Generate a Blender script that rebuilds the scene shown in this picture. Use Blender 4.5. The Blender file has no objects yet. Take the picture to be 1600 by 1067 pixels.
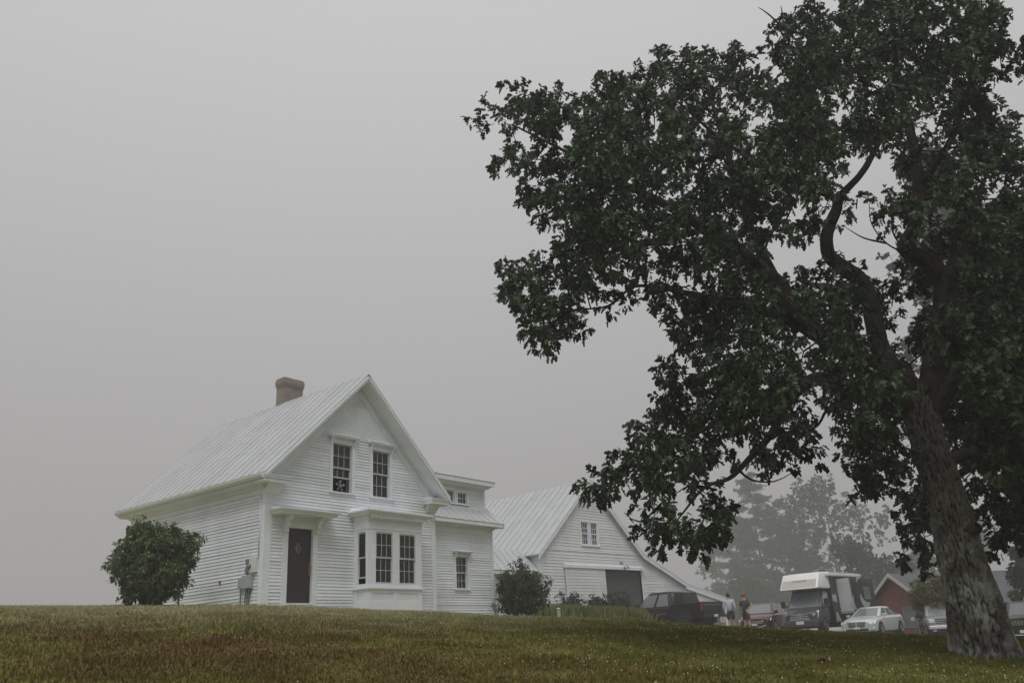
import bpy, bmesh, math, random
import numpy as np
from mathutils import Vector, Matrix, noise

random.seed(7)
rng = np.random.default_rng(11)
SC = bpy.context.scene
COL = SC.collection

# ------------------------------------------------------------------ camera
CAM = Vector((-13.9485, -19.5405, -1.4092))
YAW, PITCH, ROLL, FPX = 0.9188, 0.3525, -0.0586, 1297.2
FW = Vector((math.sin(YAW) * math.cos(PITCH), math.cos(YAW) * math.cos(PITCH), math.sin(PITCH)))
_r = FW.cross(Vector((0, 0, 1))).normalized()
_u = _r.cross(FW)
RT = _r * math.cos(ROLL) + _u * math.sin(ROLL)
UP = -_r * math.sin(ROLL) + _u * math.cos(ROLL)
cd = bpy.data.cameras.new('camera')
cd.sensor_width = 36.0
cd.sensor_fit = 'HORIZONTAL'
cd.lens = FPX / 1600 * 36
cd.clip_start = 0.05
cd.clip_end = 2000
cam = bpy.data.objects.new('camera', cd)
cam.matrix_world = Matrix(((RT.x, UP.x, -FW.x, CAM.x), (RT.y, UP.y, -FW.y, CAM.y),
                           (RT.z, UP.z, -FW.z, CAM.z), (0, 0, 0, 1)))
COL.objects.link(cam)
SC.camera = cam

# ------------------------------------------------------------------ sky, sun, exposure
SUN_EL, SUN_AZ = math.radians(62), math.radians(-128)     # veiled, high behind the photographer's left
world = bpy.data.worlds.new('World')
SC.world = world
world.use_nodes = True
nt = world.node_tree
nt.nodes.clear()
wo = nt.nodes.new('ShaderNodeOutputWorld')
bg = nt.nodes.new('ShaderNodeBackground')
bg.inputs['Strength'].default_value = 0.10
sky = nt.nodes.new('ShaderNodeTexSky')
sky.sky_type = 'NISHITA'
sky.sun_disc = False
sky.sun_elevation = SUN_EL
sky.sun_rotation = SUN_AZ
sky.dust_density = 4.0
hs = nt.nodes.new('ShaderNodeHueSaturation')
hs.inputs['Saturation'].default_value = 0.0
hs.inputs['Value'].default_value = 0.8
nt.links.new(sky.outputs[0], hs.inputs['Color'])
# overcast sky dome: standard CIE overcast distribution (brighter overhead), neutral grey
tc = nt.nodes.new('ShaderNodeTexCoord')
sx = nt.nodes.new('ShaderNodeSeparateXYZ')
nt.links.new(tc.outputs['Generated'], sx.inputs[0])
mr = nt.nodes.new('ShaderNodeMapRange')
mr.inputs['From Min'].default_value = 0.0
mr.inputs['From Max'].default_value = 1.0
mr.inputs['To Min'].default_value = 2.92
mr.inputs['To Max'].default_value = 7.9
nt.links.new(sx.outputs['Z'], mr.inputs['Value'])
cc = nt.nodes.new('ShaderNodeVectorMath')
cc.operation = 'SCALE'
cc.inputs[0].default_value = (1.006, 0.985, 1.0)
nt.links.new(mr.outputs[0], cc.inputs['Scale'])
mx = nt.nodes.new('ShaderNodeMix')
mx.data_type = 'RGBA'
mx.inputs[0].default_value = 0.9
nt.links.new(hs.outputs[0], mx.inputs[6])
nt.links.new(cc.outputs[0], mx.inputs[7])
nt.links.new(mx.outputs[2], bg.inputs['Color'])
nt.links.new(bg.outputs[0], wo.inputs['Surface'])

sl = bpy.data.lights.new('sun', 'SUN')
sl.energy = 1.5
sl.angle = math.radians(35)
sl.color = (1.0, 0.992, 0.98)
so = bpy.data.objects.new('sun', sl)
sd = Vector((math.sin(SUN_AZ) * math.cos(SUN_EL), math.cos(SUN_AZ) * math.cos(SUN_EL), math.sin(SUN_EL)))
so.rotation_euler = sd.to_track_quat('Z', 'Y').to_euler()
so.location = (0, 0, 60)
COL.objects.link(so)

SC.view_settings.view_transform = 'Standard'
SC.view_settings.look = 'None'
SC.view_settings.gamma = 1.0
SC.view_settings.exposure = 0.0
SC.view_settings.use_curve_mapping = False
cy = SC.cycles
cy.use_denoising = True
cy.max_bounces = 8
cy.diffuse_bounces = 3
cy.glossy_bounces = 3
cy.transmission_bounces = 4
cy.transparent_max_bounces = 12
cy.volume_bounces = 1
cy.use_adaptive_sampling = True
cy.adaptive_threshold = 0.02
try:
    cy.denoiser = 'OPENIMAGEDENOISE'
    cy.denoising_input_passes = 'RGB_ALBEDO_NORMAL'
    cy.denoising_prefilter = 'ACCURATE'
except Exception:
    pass

# ------------------------------------------------------------------ helpers
def ray(px, py):
    d = FW + RT * ((px - 800) / FPX) + UP * ((533.5 - py) / FPX)
    return d / math.hypot(d.x, d.y)
def at(px, py, hd):
    """A world point at horizontal distance hd along a sight line (survey helper)."""
    return CAM + ray(px, py) * hd
def project(P):
    d = np.asarray(P) - np.array(CAM)
    z = d @ np.array(FW)
    z = np.where(z < 0.1, 0.1, z)
    return 800 + FPX * (d @ np.array(RT)) / z, 533.5 - FPX * (d @ np.array(UP)) / z

MATS = {}
def M(name, col, rough=0.6, var=0.0, scale=6.0, bump=0.0, bscale=40.0, metal=0.0, spec=0.5, rnd=0.0, detail=4, stretch=None, col2=None):
    if name in MATS:
        return MATS[name]
    m = bpy.data.materials.new(name)
    m.use_nodes = True
    n = m.node_tree
    b = n.nodes['Principled BSDF']
    b.inputs['Roughness'].default_value = rough
    b.inputs['Metallic'].default_value = metal
    b.inputs['Specular IOR Level'].default_value = spec
    c4 = (*col, 1)
    b.inputs['Base Color'].default_value = c4
    tcn = None
    def coord():
        nonlocal tcn
        if tcn is None:
            tcn = n.nodes.new('ShaderNodeTexCoord')
            if stretch:
                mp = n.nodes.new('ShaderNodeMapping')
                mp.inputs['Scale'].default_value = stretch
                n.links.new(tcn.outputs['Object'], mp.inputs[0])
                tcn = mp
        return tcn.outputs[0] if stretch else tcn.outputs['Object']
    last = None
    if var > 0 or col2:
        tx = n.nodes.new('ShaderNodeTexNoise')
        tx.inputs['Scale'].default_value = scale
        tx.inputs['Detail'].default_value = detail
        tx.inputs['Roughness'].default_value = 0.65
        n.links.new(coord(), tx.inputs['Vector'])
        rp = n.nodes.new('ShaderNodeValToRGB')
        rp.color_ramp.elements[0].position = 0.3
        rp.color_ramp.elements[1].position = 0.7
        c0 = tuple(max(0, c * (1 - var)) for c in col)
        c1 = col2 if col2 else tuple(min(1, c * (1 + var)) for c in col)
        rp.color_ramp.elements[0].color = (*c0, 1)
        rp.color_ramp.elements[1].color = (*c1, 1)
        n.links.new(tx.outputs['Fac'], rp.inputs['Fac'])
        last = rp.outputs['Color']
    if rnd > 0:
        oi = n.nodes.new('ShaderNodeObjectInfo')
        mr = n.nodes.new('ShaderNodeMapRange')
        mr.inputs['To Min'].default_value = 1 - rnd
        mr.inputs['To Max'].default_value = 1 + rnd * 0.5
        n.links.new(oi.outputs['Random'], mr.inputs['Value'])
        vm = n.nodes.new('ShaderNodeVectorMath')
        vm.operation = 'SCALE'
        if last is None:
            vm.inputs[0].default_value = col
        else:
            n.links.new(last, vm.inputs[0])
        n.links.new(mr.outputs[0], vm.inputs['Scale'])
        last = vm.outputs[0]
    if last is not None:
        n.links.new(last, b.inputs['Base Color'])
    if bump > 0:
        t2 = n.nodes.new('ShaderNodeTexNoise')
        t2.inputs['Scale'].default_value = bscale
        t2.inputs['Detail'].default_value = 5
        n.links.new(coord(), t2.inputs['Vector'])
        bp = n.nodes.new('ShaderNodeBump')
        bp.inputs['Strength'].default_value = bump
        bp.inputs['Distance'].default_value = 0.02
        n.links.new(t2.outputs['Fac'], bp.inputs['Height'])
        n.links.new(bp.outputs['Normal'], b.inputs['Normal'])
    MATS[name] = m
    return m

def glass_mat(name, tint=(0.55, 0.58, 0.58), rough=0.02):
    if name in MATS:
        return MATS[name]
    m = bpy.data.materials.new(name)
    m.use_nodes = True
    n = m.node_tree
    n.nodes.clear()
    o = n.nodes.new('ShaderNodeOutputMaterial')
    mixs = n.nodes.new('ShaderNodeMixShader')
    fr = n.nodes.new('ShaderNodeFresnel')
    fr.inputs['IOR'].default_value = 1.5
    tr = n.nodes.new('ShaderNodeBsdfTransparent')
    tr.inputs['Color'].default_value = (*tint, 1)
    gl = n.nodes.new('ShaderNodeBsdfGlossy')
    gl.inputs['Roughness'].default_value = rough
    gl.inputs['Color'].default_value = (0.9, 0.9, 0.9, 1)
    tx = n.nodes.new('ShaderNodeTexNoise')
    tx.inputs['Scale'].default_value = 3.0
    bp = n.nodes.new('ShaderNodeBump')
    bp.inputs['Strength'].default_value = 0.06
    bp.inputs['Distance'].default_value = 0.02
    n.links.new(tx.outputs['Fac'], bp.inputs['Height'])
    n.links.new(bp.outputs['Normal'], gl.inputs['Normal'])
    n.links.new(fr.outputs[0], mixs.inputs[0])
    n.links.new(tr.outputs[0], mixs.inputs[1])
    n.links.new(gl.outputs[0], mixs.inputs[2])
    n.links.new(mixs.outputs[0], o.inputs['Surface'])
    MATS[name] = m
    return m

def link(name, me, mat, parent=None, smooth=False, loc=None):
    if mat is not None and not me.materials:
        me.materials.append(mat)
    o = bpy.data.objects.new(name, me)
    COL.objects.link(o)
    if parent is not None:
        o.parent = parent
    if loc is not None:
        o.location = loc
    if smooth:
        me.polygons.foreach_set('use_smooth', [True] * len(me.polygons))
    return o

def thing(name, label, cat, loc=(0, 0, 0), rz=0.0, group=None):
    o = bpy.data.objects.new(name, None)
    o.empty_display_size = 0.2
    COL.objects.link(o)
    o.location = loc
    o.rotation_euler = (0, 0, rz)
    tag(o, label, cat, group)
    return o

def tag(o, label=None, cat=None, group=None, kind=None):
    if label: o['label'] = label
    if cat: o['category'] = cat
    if group: o['group'] = group
    if kind: o['kind'] = kind
    return o

class MB:
    def __init__(s):
        s.v = []
        s.f = []
    def quad(s, a, b, c, d):
        i = len(s.v)
        s.v += [tuple(a), tuple(b), tuple(c), tuple(d)]
        s.f.append((i, i + 1, i + 2, i + 3))
        return s
    def poly(s, pts):
        i = len(s.v)
        s.v += [tuple(p) for p in pts]
        s.f.append(tuple(range(i, i + len(pts))))
        return s
    def hexa(s, p):
        """8 corners: bottom 4 (ccw), top 4 (ccw)."""
        i = len(s.v)
        s.v += [tuple(q) for q in p]
        for f in ((3, 2, 1, 0), (4, 5, 6, 7), (0, 1, 5, 4), (1, 2, 6, 5), (2, 3, 7, 6), (3, 0, 4, 7)):
            s.f.append(tuple(i + k for k in f))
        return s
    def box(s, x0, x1, y0, y1, z0, z1):
        return s.hexa([(x0, y0, z0), (x1, y0, z0), (x1, y1, z0), (x0, y1, z0),
                       (x0, y0, z1), (x1, y0, z1), (x1, y1, z1), (x0, y1, z1)])
    def prism(s, pts, d):
        """Extrude a planar polygon by vector d."""
        i = len(s.v)
        k = len(pts)
        d = Vector(d)
        s.v += [tuple(p) for p in pts] + [tuple(Vector(p) + d) for p in pts]
        s.f.append(tuple(range(i + k - 1, i - 1, -1)))
        s.f.append(tuple(range(i + k, i + 2 * k)))
        for j in range(k):
            j2 = (j + 1) % k
            s.f.append((i + j, i + j2, i + k + j2, i + k + j))
        return s
    def tube(s, pts, rad, n=8, cap=True):
        pts = [Vector(p) for p in pts]
        if not hasattr(rad, '__len__'):
            rad = [rad] * len(pts)
        i0 = len(s.v)
        t = (pts[1] - pts[0]).normalized()
        ref = Vector((0, 0, 1)) if abs(t.z) < 0.9 else Vector((1, 0, 0))
        a = t.cross(ref).normalized()
        for k, p in enumerate(pts):
            t = (pts[min(k + 1, len(pts) - 1)] - pts[max(k - 1, 0)])
            t = t.normalized() if t.length > 1e-9 else Vector((0, 0, 1))
            a = (a - t * a.dot(t))
            a = a.normalized() if a.length > 1e-6 else t.orthogonal().normalized()
            b = t.cross(a)
            for j in range(n):
                w = 2 * math.pi * j / n
                s.v.append(tuple(p + (a * math.cos(w) + b * math.sin(w)) * rad[k]))
        for k in range(len(pts) - 1):
            for j in range(n):
                j2 = (j + 1) % n
                s.f.append((i0 + k * n + j, i0 + k * n + j2, i0 + (k + 1) * n + j2, i0 + (k + 1) * n + j))
        if cap:
            s.f.append(tuple(i0 + j for j in range(n - 1, -1, -1)))
            e = i0 + (len(pts) - 1) * n
            s.f.append(tuple(e + j for j in range(n)))
        return s
    def lathe(s, prof, n=16, c=(0, 0, 0), axis='z'):
        i0 = len(s.v)
        for r, h in prof:
            for j in range(n):
                w = 2 * math.pi * j / n
                x, y = r * math.cos(w), r * math.sin(w)
                p = {'z': (x, y, h), 'y': (x, h, y), 'x': (h, x, y)}[axis]
                s.v.append((p[0] + c[0], p[1] + c[1], p[2] + c[2]))
        for k in range(len(prof) - 1):
            for j in range(n):
                j2 = (j + 1) % n
                s.f.append((i0 + k * n + j, i0 + k * n + j2, i0 + (k + 1) * n + j2, i0 + (k + 1) * n + j))
        s.f.append(tuple(i0 + j for j in range(n - 1, -1, -1)))
        e = i0 + (len(prof) - 1) * n
        s.f.append(tuple(e + j for j in range(n)))
        return s
    def loft(s, rings, closed=True, cap=True):
        i0 = len(s.v)
        n = len(rings[0])
        for r in rings:
            s.v += [tuple(p) for p in r]
        for k in range(len(rings) - 1):
            for j in range(n if closed else n - 1):
                j2 = (j + 1) % n
                s.f.append((i0 + k * n + j, i0 + k * n + j2, i0 + (k + 1) * n + j2, i0 + (k + 1) * n + j))
        if cap and closed:
            s.f.append(tuple(i0 + j for j in range(n - 1, -1, -1)))
            e = i0 + (len(rings) - 1) * n
            s.f.append(tuple(e + j for j in range(n)))
        return s
    def mesh(s, name, fix=True, bevel=0.0, seg=2):
        me = bpy.data.meshes.new(name)
        me.from_pydata(s.v, [], s.f)
        if fix or bevel > 0:
            bm = bmesh.new()
            bm.from_mesh(me)
            if bevel > 0:
                bmesh.ops.remove_doubles(bm, verts=bm.verts, dist=1e-5)
                bmesh.ops.recalc_face_normals(bm, faces=bm.faces)
                es = [e for e in bm.edges if len(e.link_faces) == 2 and e.calc_face_angle(0) > 0.5]
                bmesh.ops.bevel(bm, geom=es, offset=bevel, segments=seg, affect='EDGES', profile=0.5, clamp_overlap=True)
            bmesh.ops.recalc_face_normals(bm, faces=bm.faces)
            bm.to_mesh(me)
            bm.free()
        return me
    def build(s, name, mat, parent=None, smooth=False, bevel=0.0, seg=2, fix=True):
        return link(name, s.mesh(name, fix, bevel, seg), mat, parent, smooth)

def auto_smooth(o, ang=35):
    me = o.data
    me.polygons.foreach_set('use_smooth', [True] * len(me.polygons))
    try:
        me.set_sharp_from_angle(angle=math.radians(ang))
    except Exception:
        pass
    return o

def fast_mesh(name, V, F):
    """V (n,3) float, F (m,k) int — all faces with k corners."""
    me = bpy.data.meshes.new(name)
    V = np.ascontiguousarray(V, dtype=np.float32)
    F = np.ascontiguousarray(F, dtype=np.int32)
    me.vertices.add(len(V))
    me.vertices.foreach_set('co', V.ravel())
    me.loops.add(F.size)
    me.loops.foreach_set('vertex_index', F.ravel())
    me.polygons.add(len(F))
    me.polygons.foreach_set('loop_start', np.arange(len(F), dtype=np.int32) * F.shape[1])
    me.update(calc_edges=True)
    return me

# ------------------------------------------------------------------ shared materials
WHITE = M('white_paint', (0.74, 0.78, 0.81), 0.55, var=0.07, scale=1.3, bump=0.15, bscale=60)
CLAP = M('white_clapboard_paint', (0.74, 0.775, 0.805), 0.6, var=0.09, scale=0.9, bump=0.2, bscale=50, rnd=0.10)
ROOFM = M('white_metal_roofing', (0.44, 0.455, 0.46), 0.42, var=0.08, scale=0.9, spec=0.4, rnd=0.05)
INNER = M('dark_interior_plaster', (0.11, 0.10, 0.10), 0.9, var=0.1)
SASH = M('grey_sash_paint', (0.44, 0.46, 0.45), 0.5, var=0.08)
GLASS = glass_mat('window_glass', (0.5, 0.52, 0.52))
RUBBER = M('tyre_rubber', (0.018, 0.018, 0.018), 0.85, var=0.1, bump=0.2)
RIM = M('alloy_rim', (0.45, 0.46, 0.47), 0.3, metal=0.8, var=0.05)
CHROME = M('chrome', (0.62, 0.63, 0.64), 0.25, metal=0.35, var=0.02)
CARGLASS = M('car_glass', (0.15, 0.17, 0.17), 0.06, spec=0.9, var=0.05)
BLACKPL = M('black_plastic', (0.02, 0.02, 0.021), 0.5, var=0.15)
PLATE = M('licence_plate_white', (0.65, 0.66, 0.66), 0.5, var=0.05)
REDLENS = M('red_lens', (0.22, 0.018, 0.015), 0.2, var=0.1)
LAMPLENS = M('headlamp_lens', (0.68, 0.70, 0.71), 0.12, spec=0.8, var=0.1)
# ------------------------------------------------------------------ terrain
AZT = np.radians([-180, -120, -60, 0, 21.2, 27.8, 35.6, 46.6, 50.4, 55.8, 59.5, 62.3, 67.8, 71.5, 75.1, 77.8, 81.6, 110, 150, 180])
SLT = np.array([-.125, -.10, -.02, .055, .0651, .063, .0586, .0422, .0344, .0271, .022, .0143, .0033, -.0037, -.0098, -.0142, -.0208, -.06, -.11, -.125])
HC = 26.0
def ground_z(x, y):
    """A lawn that climbs from the photographer to a rounded crest by the house, then a level yard."""
    x = np.asarray(x, float)
    y = np.asarray(y, float)
    dx, dy = x - CAM.x, y - CAM.y
    h = np.hypot(dx, dy)
    az = np.arctan2(dx, dy)
    s = np.interp(az, AZT, SLT)
    a = s + 3.2 / HC
    b = 1.6 / HC ** 2
    near = -1.6 + a * h - b * h * h
    h2 = np.minimum(h, 62.0)
    drop = np.interp(az, [0.3, 0.75, 1.0, 1.07, 1.15, 1.22, 1.3], [0.012, 0.005, 0.018, 0.018, 0.011, 0.0055, 0.003])
    far = s * h2 - drop * np.maximum(h2 - HC, 0) - 0.01 * np.maximum(h - 62, 0) * (s > -0.03)
    z = np.where(h < HC, near, far)
    und = 0.020 * np.sin(x * 0.9 + 1.3 * np.sin(y * 0.35)) * np.sin(y * 0.8 + 0.7) * np.clip((h - 3) / 6, 0, 1) * np.clip((24 - h) / 6, 0, 1)
    return CAM.z + z + und
def gz(x, y):
    return float(ground_z(x, y))
def on_ground(px, hd, sink=0.0):
    d = ray(px, 980)
    x, y = CAM.x + d.x * hd, CAM.y + d.y * hd
    return Vector((x, y, gz(x, y) - sink))

def lawn_material():
    m = bpy.data.materials.new('mown_lawn')
    m.use_nodes = True
    n = m.node_tree
    b = n.nodes['Principled BSDF']
    b.inputs['Roughness'].default_value = 0.9
    b.inputs['Specular IOR Level'].default_value = 0.15
    t = n.nodes.new('ShaderNodeTexCoord')
    def nz(scale, detail=4, rough=0.6):
        k = n.nodes.new('ShaderNodeTexNoise')
        k.inputs['Scale'].default_value = scale
        k.inputs['Detail'].default_value = detail
        k.inputs['Roughness'].default_value = rough
        n.links.new(t.outputs['Object'], k.inputs['Vector'])
        return k
    def ramp(src, stops):
        r = n.nodes.new('ShaderNodeValToRGB')
        e = r.color_ramp.elements
        e[0].position, e[0].color = stops[0][0], (*stops[0][1], 1)
        e[1].position, e[1].color = stops[-1][0], (*stops[-1][1], 1)
        for p, c in stops[1:-1]:
            k = e.new(p)
            k.color = (*c, 1)
        n.links.new(src, r.inputs['Fac'])
        return r
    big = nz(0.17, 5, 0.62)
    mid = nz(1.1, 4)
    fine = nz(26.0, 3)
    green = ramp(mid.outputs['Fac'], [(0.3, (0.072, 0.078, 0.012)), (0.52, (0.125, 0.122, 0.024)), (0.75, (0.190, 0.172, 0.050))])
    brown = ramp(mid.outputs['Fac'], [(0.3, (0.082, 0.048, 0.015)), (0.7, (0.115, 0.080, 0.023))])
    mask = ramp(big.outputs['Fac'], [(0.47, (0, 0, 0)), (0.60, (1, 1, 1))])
    # the dry, worn ground lies on the open slope, away from the trees and the house
    sp = n.nodes.new('ShaderNodeSeparateXYZ')
    n.links.new(t.outputs['Object'], sp.inputs[0])
    dst = n.nodes.new('ShaderNodeVectorMath')
    dst.operation = 'DISTANCE'
    n.links.new(t.outputs['Object'], dst.inputs[0])
    dst.inputs[1].default_value = (-8.2, -8.0, -1.9)
    near = n.nodes.new('ShaderNodeMapRange')
    near.inputs['From Min'].default_value = 2.0
    near.inputs['From Max'].default_value = 10.5
    near.inputs['To Min'].default_value = 1.0
    near.inputs['To Max'].default_value = 0.0
    n.links.new(dst.outputs['Value'], near.inputs['Value'])
    ad = n.nodes.new('ShaderNodeMath')
    ad.operation = 'ADD'
    ad.use_clamp = True
    n.links.new(mask.outputs['Color'], ad.inputs[0])
    ad.inputs[1].default_value = 0.25
    ml = n.nodes.new('ShaderNodeMath')
    ml.operation = 'MULTIPLY'
    n.links.new(ad.outputs[0], ml.inputs[0])
    n.links.new(near.outputs[0], ml.inputs[1])
    mix = n.nodes.new('ShaderNodeMix')
    mix.data_type = 'RGBA'
    n.links.new(ml.outputs[0], mix.inputs[0])
    n.links.new(green.outputs['Color'], mix.inputs[6])
    n.links.new(brown.outputs['Color'], mix.inputs[7])
    fr = n.nodes.new('ShaderNodeMapRange')
    fr.inputs['From Min'].default_value = 0.3
    fr.inputs['From Max'].default_value = 0.7
    fr.inputs['To Min'].default_value = 0.55
    fr.inputs['To Max'].default_value = 1.45
    n.links.new(fine.outputs['Fac'], fr.inputs['Value'])
    sc = n.nodes.new('ShaderNodeVectorMath')
    sc.operation = 'SCALE'
    n.links.new(mix.outputs[2], sc.inputs[0])
    n.links.new(fr.outputs[0], sc.inputs['Scale'])
    # turf paler round the house: the crest's lit blade tips painted into the colour
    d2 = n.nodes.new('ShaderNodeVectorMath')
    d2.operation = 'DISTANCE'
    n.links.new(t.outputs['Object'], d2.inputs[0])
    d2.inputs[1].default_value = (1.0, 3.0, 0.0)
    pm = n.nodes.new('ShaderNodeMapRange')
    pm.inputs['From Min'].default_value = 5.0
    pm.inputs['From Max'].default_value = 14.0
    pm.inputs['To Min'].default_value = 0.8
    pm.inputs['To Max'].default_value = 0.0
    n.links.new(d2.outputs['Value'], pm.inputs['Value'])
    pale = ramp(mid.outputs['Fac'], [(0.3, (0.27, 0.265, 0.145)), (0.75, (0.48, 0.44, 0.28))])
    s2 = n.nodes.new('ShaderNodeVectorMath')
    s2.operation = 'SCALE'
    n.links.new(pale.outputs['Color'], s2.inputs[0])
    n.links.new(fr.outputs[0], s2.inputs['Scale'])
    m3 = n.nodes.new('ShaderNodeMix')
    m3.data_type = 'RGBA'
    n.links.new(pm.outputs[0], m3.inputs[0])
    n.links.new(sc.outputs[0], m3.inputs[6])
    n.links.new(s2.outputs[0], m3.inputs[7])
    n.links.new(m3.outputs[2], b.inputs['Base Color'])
    return m
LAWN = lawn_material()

def build_ground():
    rad = np.concatenate([np.linspace(0.3, 34, 90), np.geomspace(35, 280, 40)])
    nang = 288
    ang = np.linspace(-math.pi, math.pi, nang, endpoint=False)
    A, Rr = np.meshgrid(ang, rad)
    X = CAM.x + Rr * np.sin(A)
    Y = CAM.y + Rr * np.cos(A)
    Z = ground_z(X, Y)
    V = np.stack([X, Y, Z], -1).reshape(-1, 3)
    V = np.vstack([V, [[CAM.x, CAM.y, CAM.z - 1.6]]])
    k = np.arange(len(rad) - 1)[:, None] * nang
    j = np.arange(nang)[None, :]
    j2 = (j + 1) % nang
    F = np.stack([k + j, k + nang + j, k + nang + j2, k + j2], -1).reshape(-1, 4)
    me = fast_mesh('ground', V, F)
    c = len(V) - 1
    bm = bmesh.new()
    bm.from_mesh(me)
    bm.verts.ensure_lookup_table()
    for q in range(nang):
        bm.faces.new((bm.verts[c], bm.verts[q], bm.verts[(q + 1) % nang]))
    bmesh.ops.recalc_face_normals(bm, faces=bm.faces)
    bm.normal_update()
    if bm.faces[0].normal.z < 0:
        bmesh.ops.reverse_faces(bm, faces=bm.faces)
    bm.to_mesh(me)
    bm.free()
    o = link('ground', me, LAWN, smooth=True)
    tag(o, 'sloping mown lawn with dry brown patches', 'ground', kind='structure')
build_ground()

def build_grass():
    # blades over the slope that can be seen, thinning with distance
    N = 330000
    u = rng.random(N)
    hd = 6.0 + (34.0 - 6.0) * u ** 1.25
    az = np.radians(rng.uniform(10, 92, N))
    x = CAM.x + hd * np.sin(az)
    y = CAM.y + hd * np.cos(az)
    inside = (x > -0.05) & (x < 11.9) & (y > -0.02) & (y < 8)
    x, y, hd = x[~inside], y[~inside], hd[~inside]
    n = len(x)
    z = ground_z(x, y)
    tuft = np.sin(x * 2.1 + np.sin(y * 1.7) * 2) * np.sin(y * 2.3 + np.sin(x * 1.3) * 2)
    hgt = rng.uniform(0.025, 0.062, n) * (1 + 0.35 * tuft) * (1 + 0.012 * (hd - 10).clip(0, 20))
    wid = rng.uniform(0.006, 0.012, n) * (1 + 0.03 * (hd - 8).clip(0, 20))
    a = rng.uniform(0, 2 * np.pi, n)
    lean = rng.uniform(0.2, 1.1, n)
    la = rng.uniform(0, 2 * np.pi, n)
    P = np.stack([x, y, z - 0.006], -1)
    side = np.stack([np.cos(a) * wid, np.sin(a) * wid, np.zeros(n)], -1)
    tip = P + np.stack([np.cos(la) * lean * hgt * 0.7, np.sin(la) * lean * hgt * 0.7, hgt], -1)
    V = np.stack([P - side, P + side, tip], 1).reshape(-1, 3)
    F = np.arange(3 * n).reshape(-1, 3)
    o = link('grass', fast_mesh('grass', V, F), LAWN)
    tag(o, 'short mown grass blades covering the lawn slope', 'grass', kind='stuff')
build_grass()

def build_clover():
    # clover heads, mostly under and near the oak
    n = 1500
    hd = 6.5 + 16 * rng.random(n) ** 1.1
    az = np.radians(np.clip(rng.normal(70, 13, n), 28, 95))
    x = CAM.x + hd * np.sin(az)
    y = CAM.y + hd * np.cos(az)
    keep = (np.sin(x * 1.1) * np.sin(y * 0.9 + 1) + rng.normal(0, .5, n)) > 0
    x, y = x[keep], y[keep]
    n = len(x)
    z = ground_z(x, y) + rng.uniform(0.035, 0.06, n)
    r = rng.uniform(0.006, 0.013, n)
    oc = np.array([(1, 0, 0), (0, 1, 0), (-1, 0, 0), (0, -1, 0), (0, 0, 1), (0, 0, -1)], float)
    of = np.array([(0, 1, 4), (1, 2, 4), (2, 3, 4), (3, 0, 4), (1, 0, 5), (2, 1, 5), (3, 2, 5), (0, 3, 5)])
    C = np.stack([x, y, z], -1)
    V = (C[:, None, :] + oc[None] * r[:, None, None]).reshape(-1, 3)
    F = (of[None] + 6 * np.arange(n)[:, None, None]).reshape(-1, 3)
    o = link('clover_flowers', fast_mesh('clover', V, F), M('clover_petal', (0.55, 0.54, 0.42), 0.8, var=0.15))
    tag(o, 'tiny white clover flowers scattered through the lawn', 'flowers', kind='stuff')
build_clover()

# the gravel drive the cars stand on
def build_drive():
    pts_l = [(880, 41.5), (1000, 42.5), (1130, 43.0), (1300, 44.0), (1450, 45.0), (1640, 45.5)]
    W = []
    for px, hd in pts_l:
        for k in range(9):
            p = on_ground(px, hd + k * 2.6)
            W.append((p.x, p.y, p.z + 0.03))
    F = []
    for i in range(len(pts_l) - 1):
        for k in range(8):
            F.append((i * 9 + k, (i + 1) * 9 + k, (i + 1) * 9 + k + 1, i * 9 + k + 1))
    me = bpy.data.meshes.new('gravel_drive')
    me.from_pydata(W, [], F)
    bm = bmesh.new(); bm.from_mesh(me)
    bmesh.ops.subdivide_edges(bm, edges=bm.edges, cuts=3, use_grid_fill=True)
    for v in bm.verts:
        v.co.z = gz(v.co.x, v.co.y) + 0.03
    bmesh.ops.recalc_face_normals(bm, faces=bm.faces)
    if sum(f.normal.z for f in bm.faces) < 0:
        bmesh.ops.reverse_faces(bm, faces=bm.faces)
    bm.to_mesh(me); bm.free()
    o = link('gravel_drive', me, M('gravel', (0.13, 0.125, 0.115), 0.95, var=0.35, scale=14, bump=0.6, bscale=60))
    tag(o, 'grey gravel parking yard behind the lawn crest', 'drive', kind='structure')
build_drive()
# ------------------------------------------------------------------ white farmhouse
W_, D_ = 6.74, 7.17
OF, OE, ZER, ZR, OB = 0.46, 0.354, 3.474, 7.06, 0.32
RSL = (ZR - ZER) / (W_ / 2 + OE)
EXPO = 0.0905

house = thing('farmhouse', 'white clapboard farmhouse with steep metal roof and a bay window', 'house', (0, 0, 0))

def row_segments(z0, z1, expo, xr, cuts):
    """Rows of boards between z0 and z1; xr(z) -> (left, right); cuts are openings (x0,x1,z0,z1)."""
    out = []
    z = z0
    while z < z1 - 0.01:
        zt = min(z + expo, z1)
        zm = (z + zt) / 2
        a0, b0 = xr(z)
        a1, b1 = xr(zt)
        am, bm_ = xr(zm)
        if bm_ - am > 0.03:
            segs = [(am, bm_)]
            for (c0, c1, d0, d1) in cuts:
                if d0 < zm < d1:
                    ns = []
                    for (p, q) in segs:
                        if c1 <= p or c0 >= q:
                            ns.append((p, q))
                        else:
                            if c0 > p: ns.append((p, c0))
                            if c1 < q: ns.append((c1, q))
                    segs = ns
            for (p, q) in segs:
                if q - p < 0.02:
                    continue
                pb, pt = (a0, a1) if p == am else (p, p)
                qb, qt = (b0, b1) if q == bm_ else (q, q)
                if qb > pb and qt >= pt:
                    out.append((pb, qb, pt, qt, z, zt))
        z = zt
    return out

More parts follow.
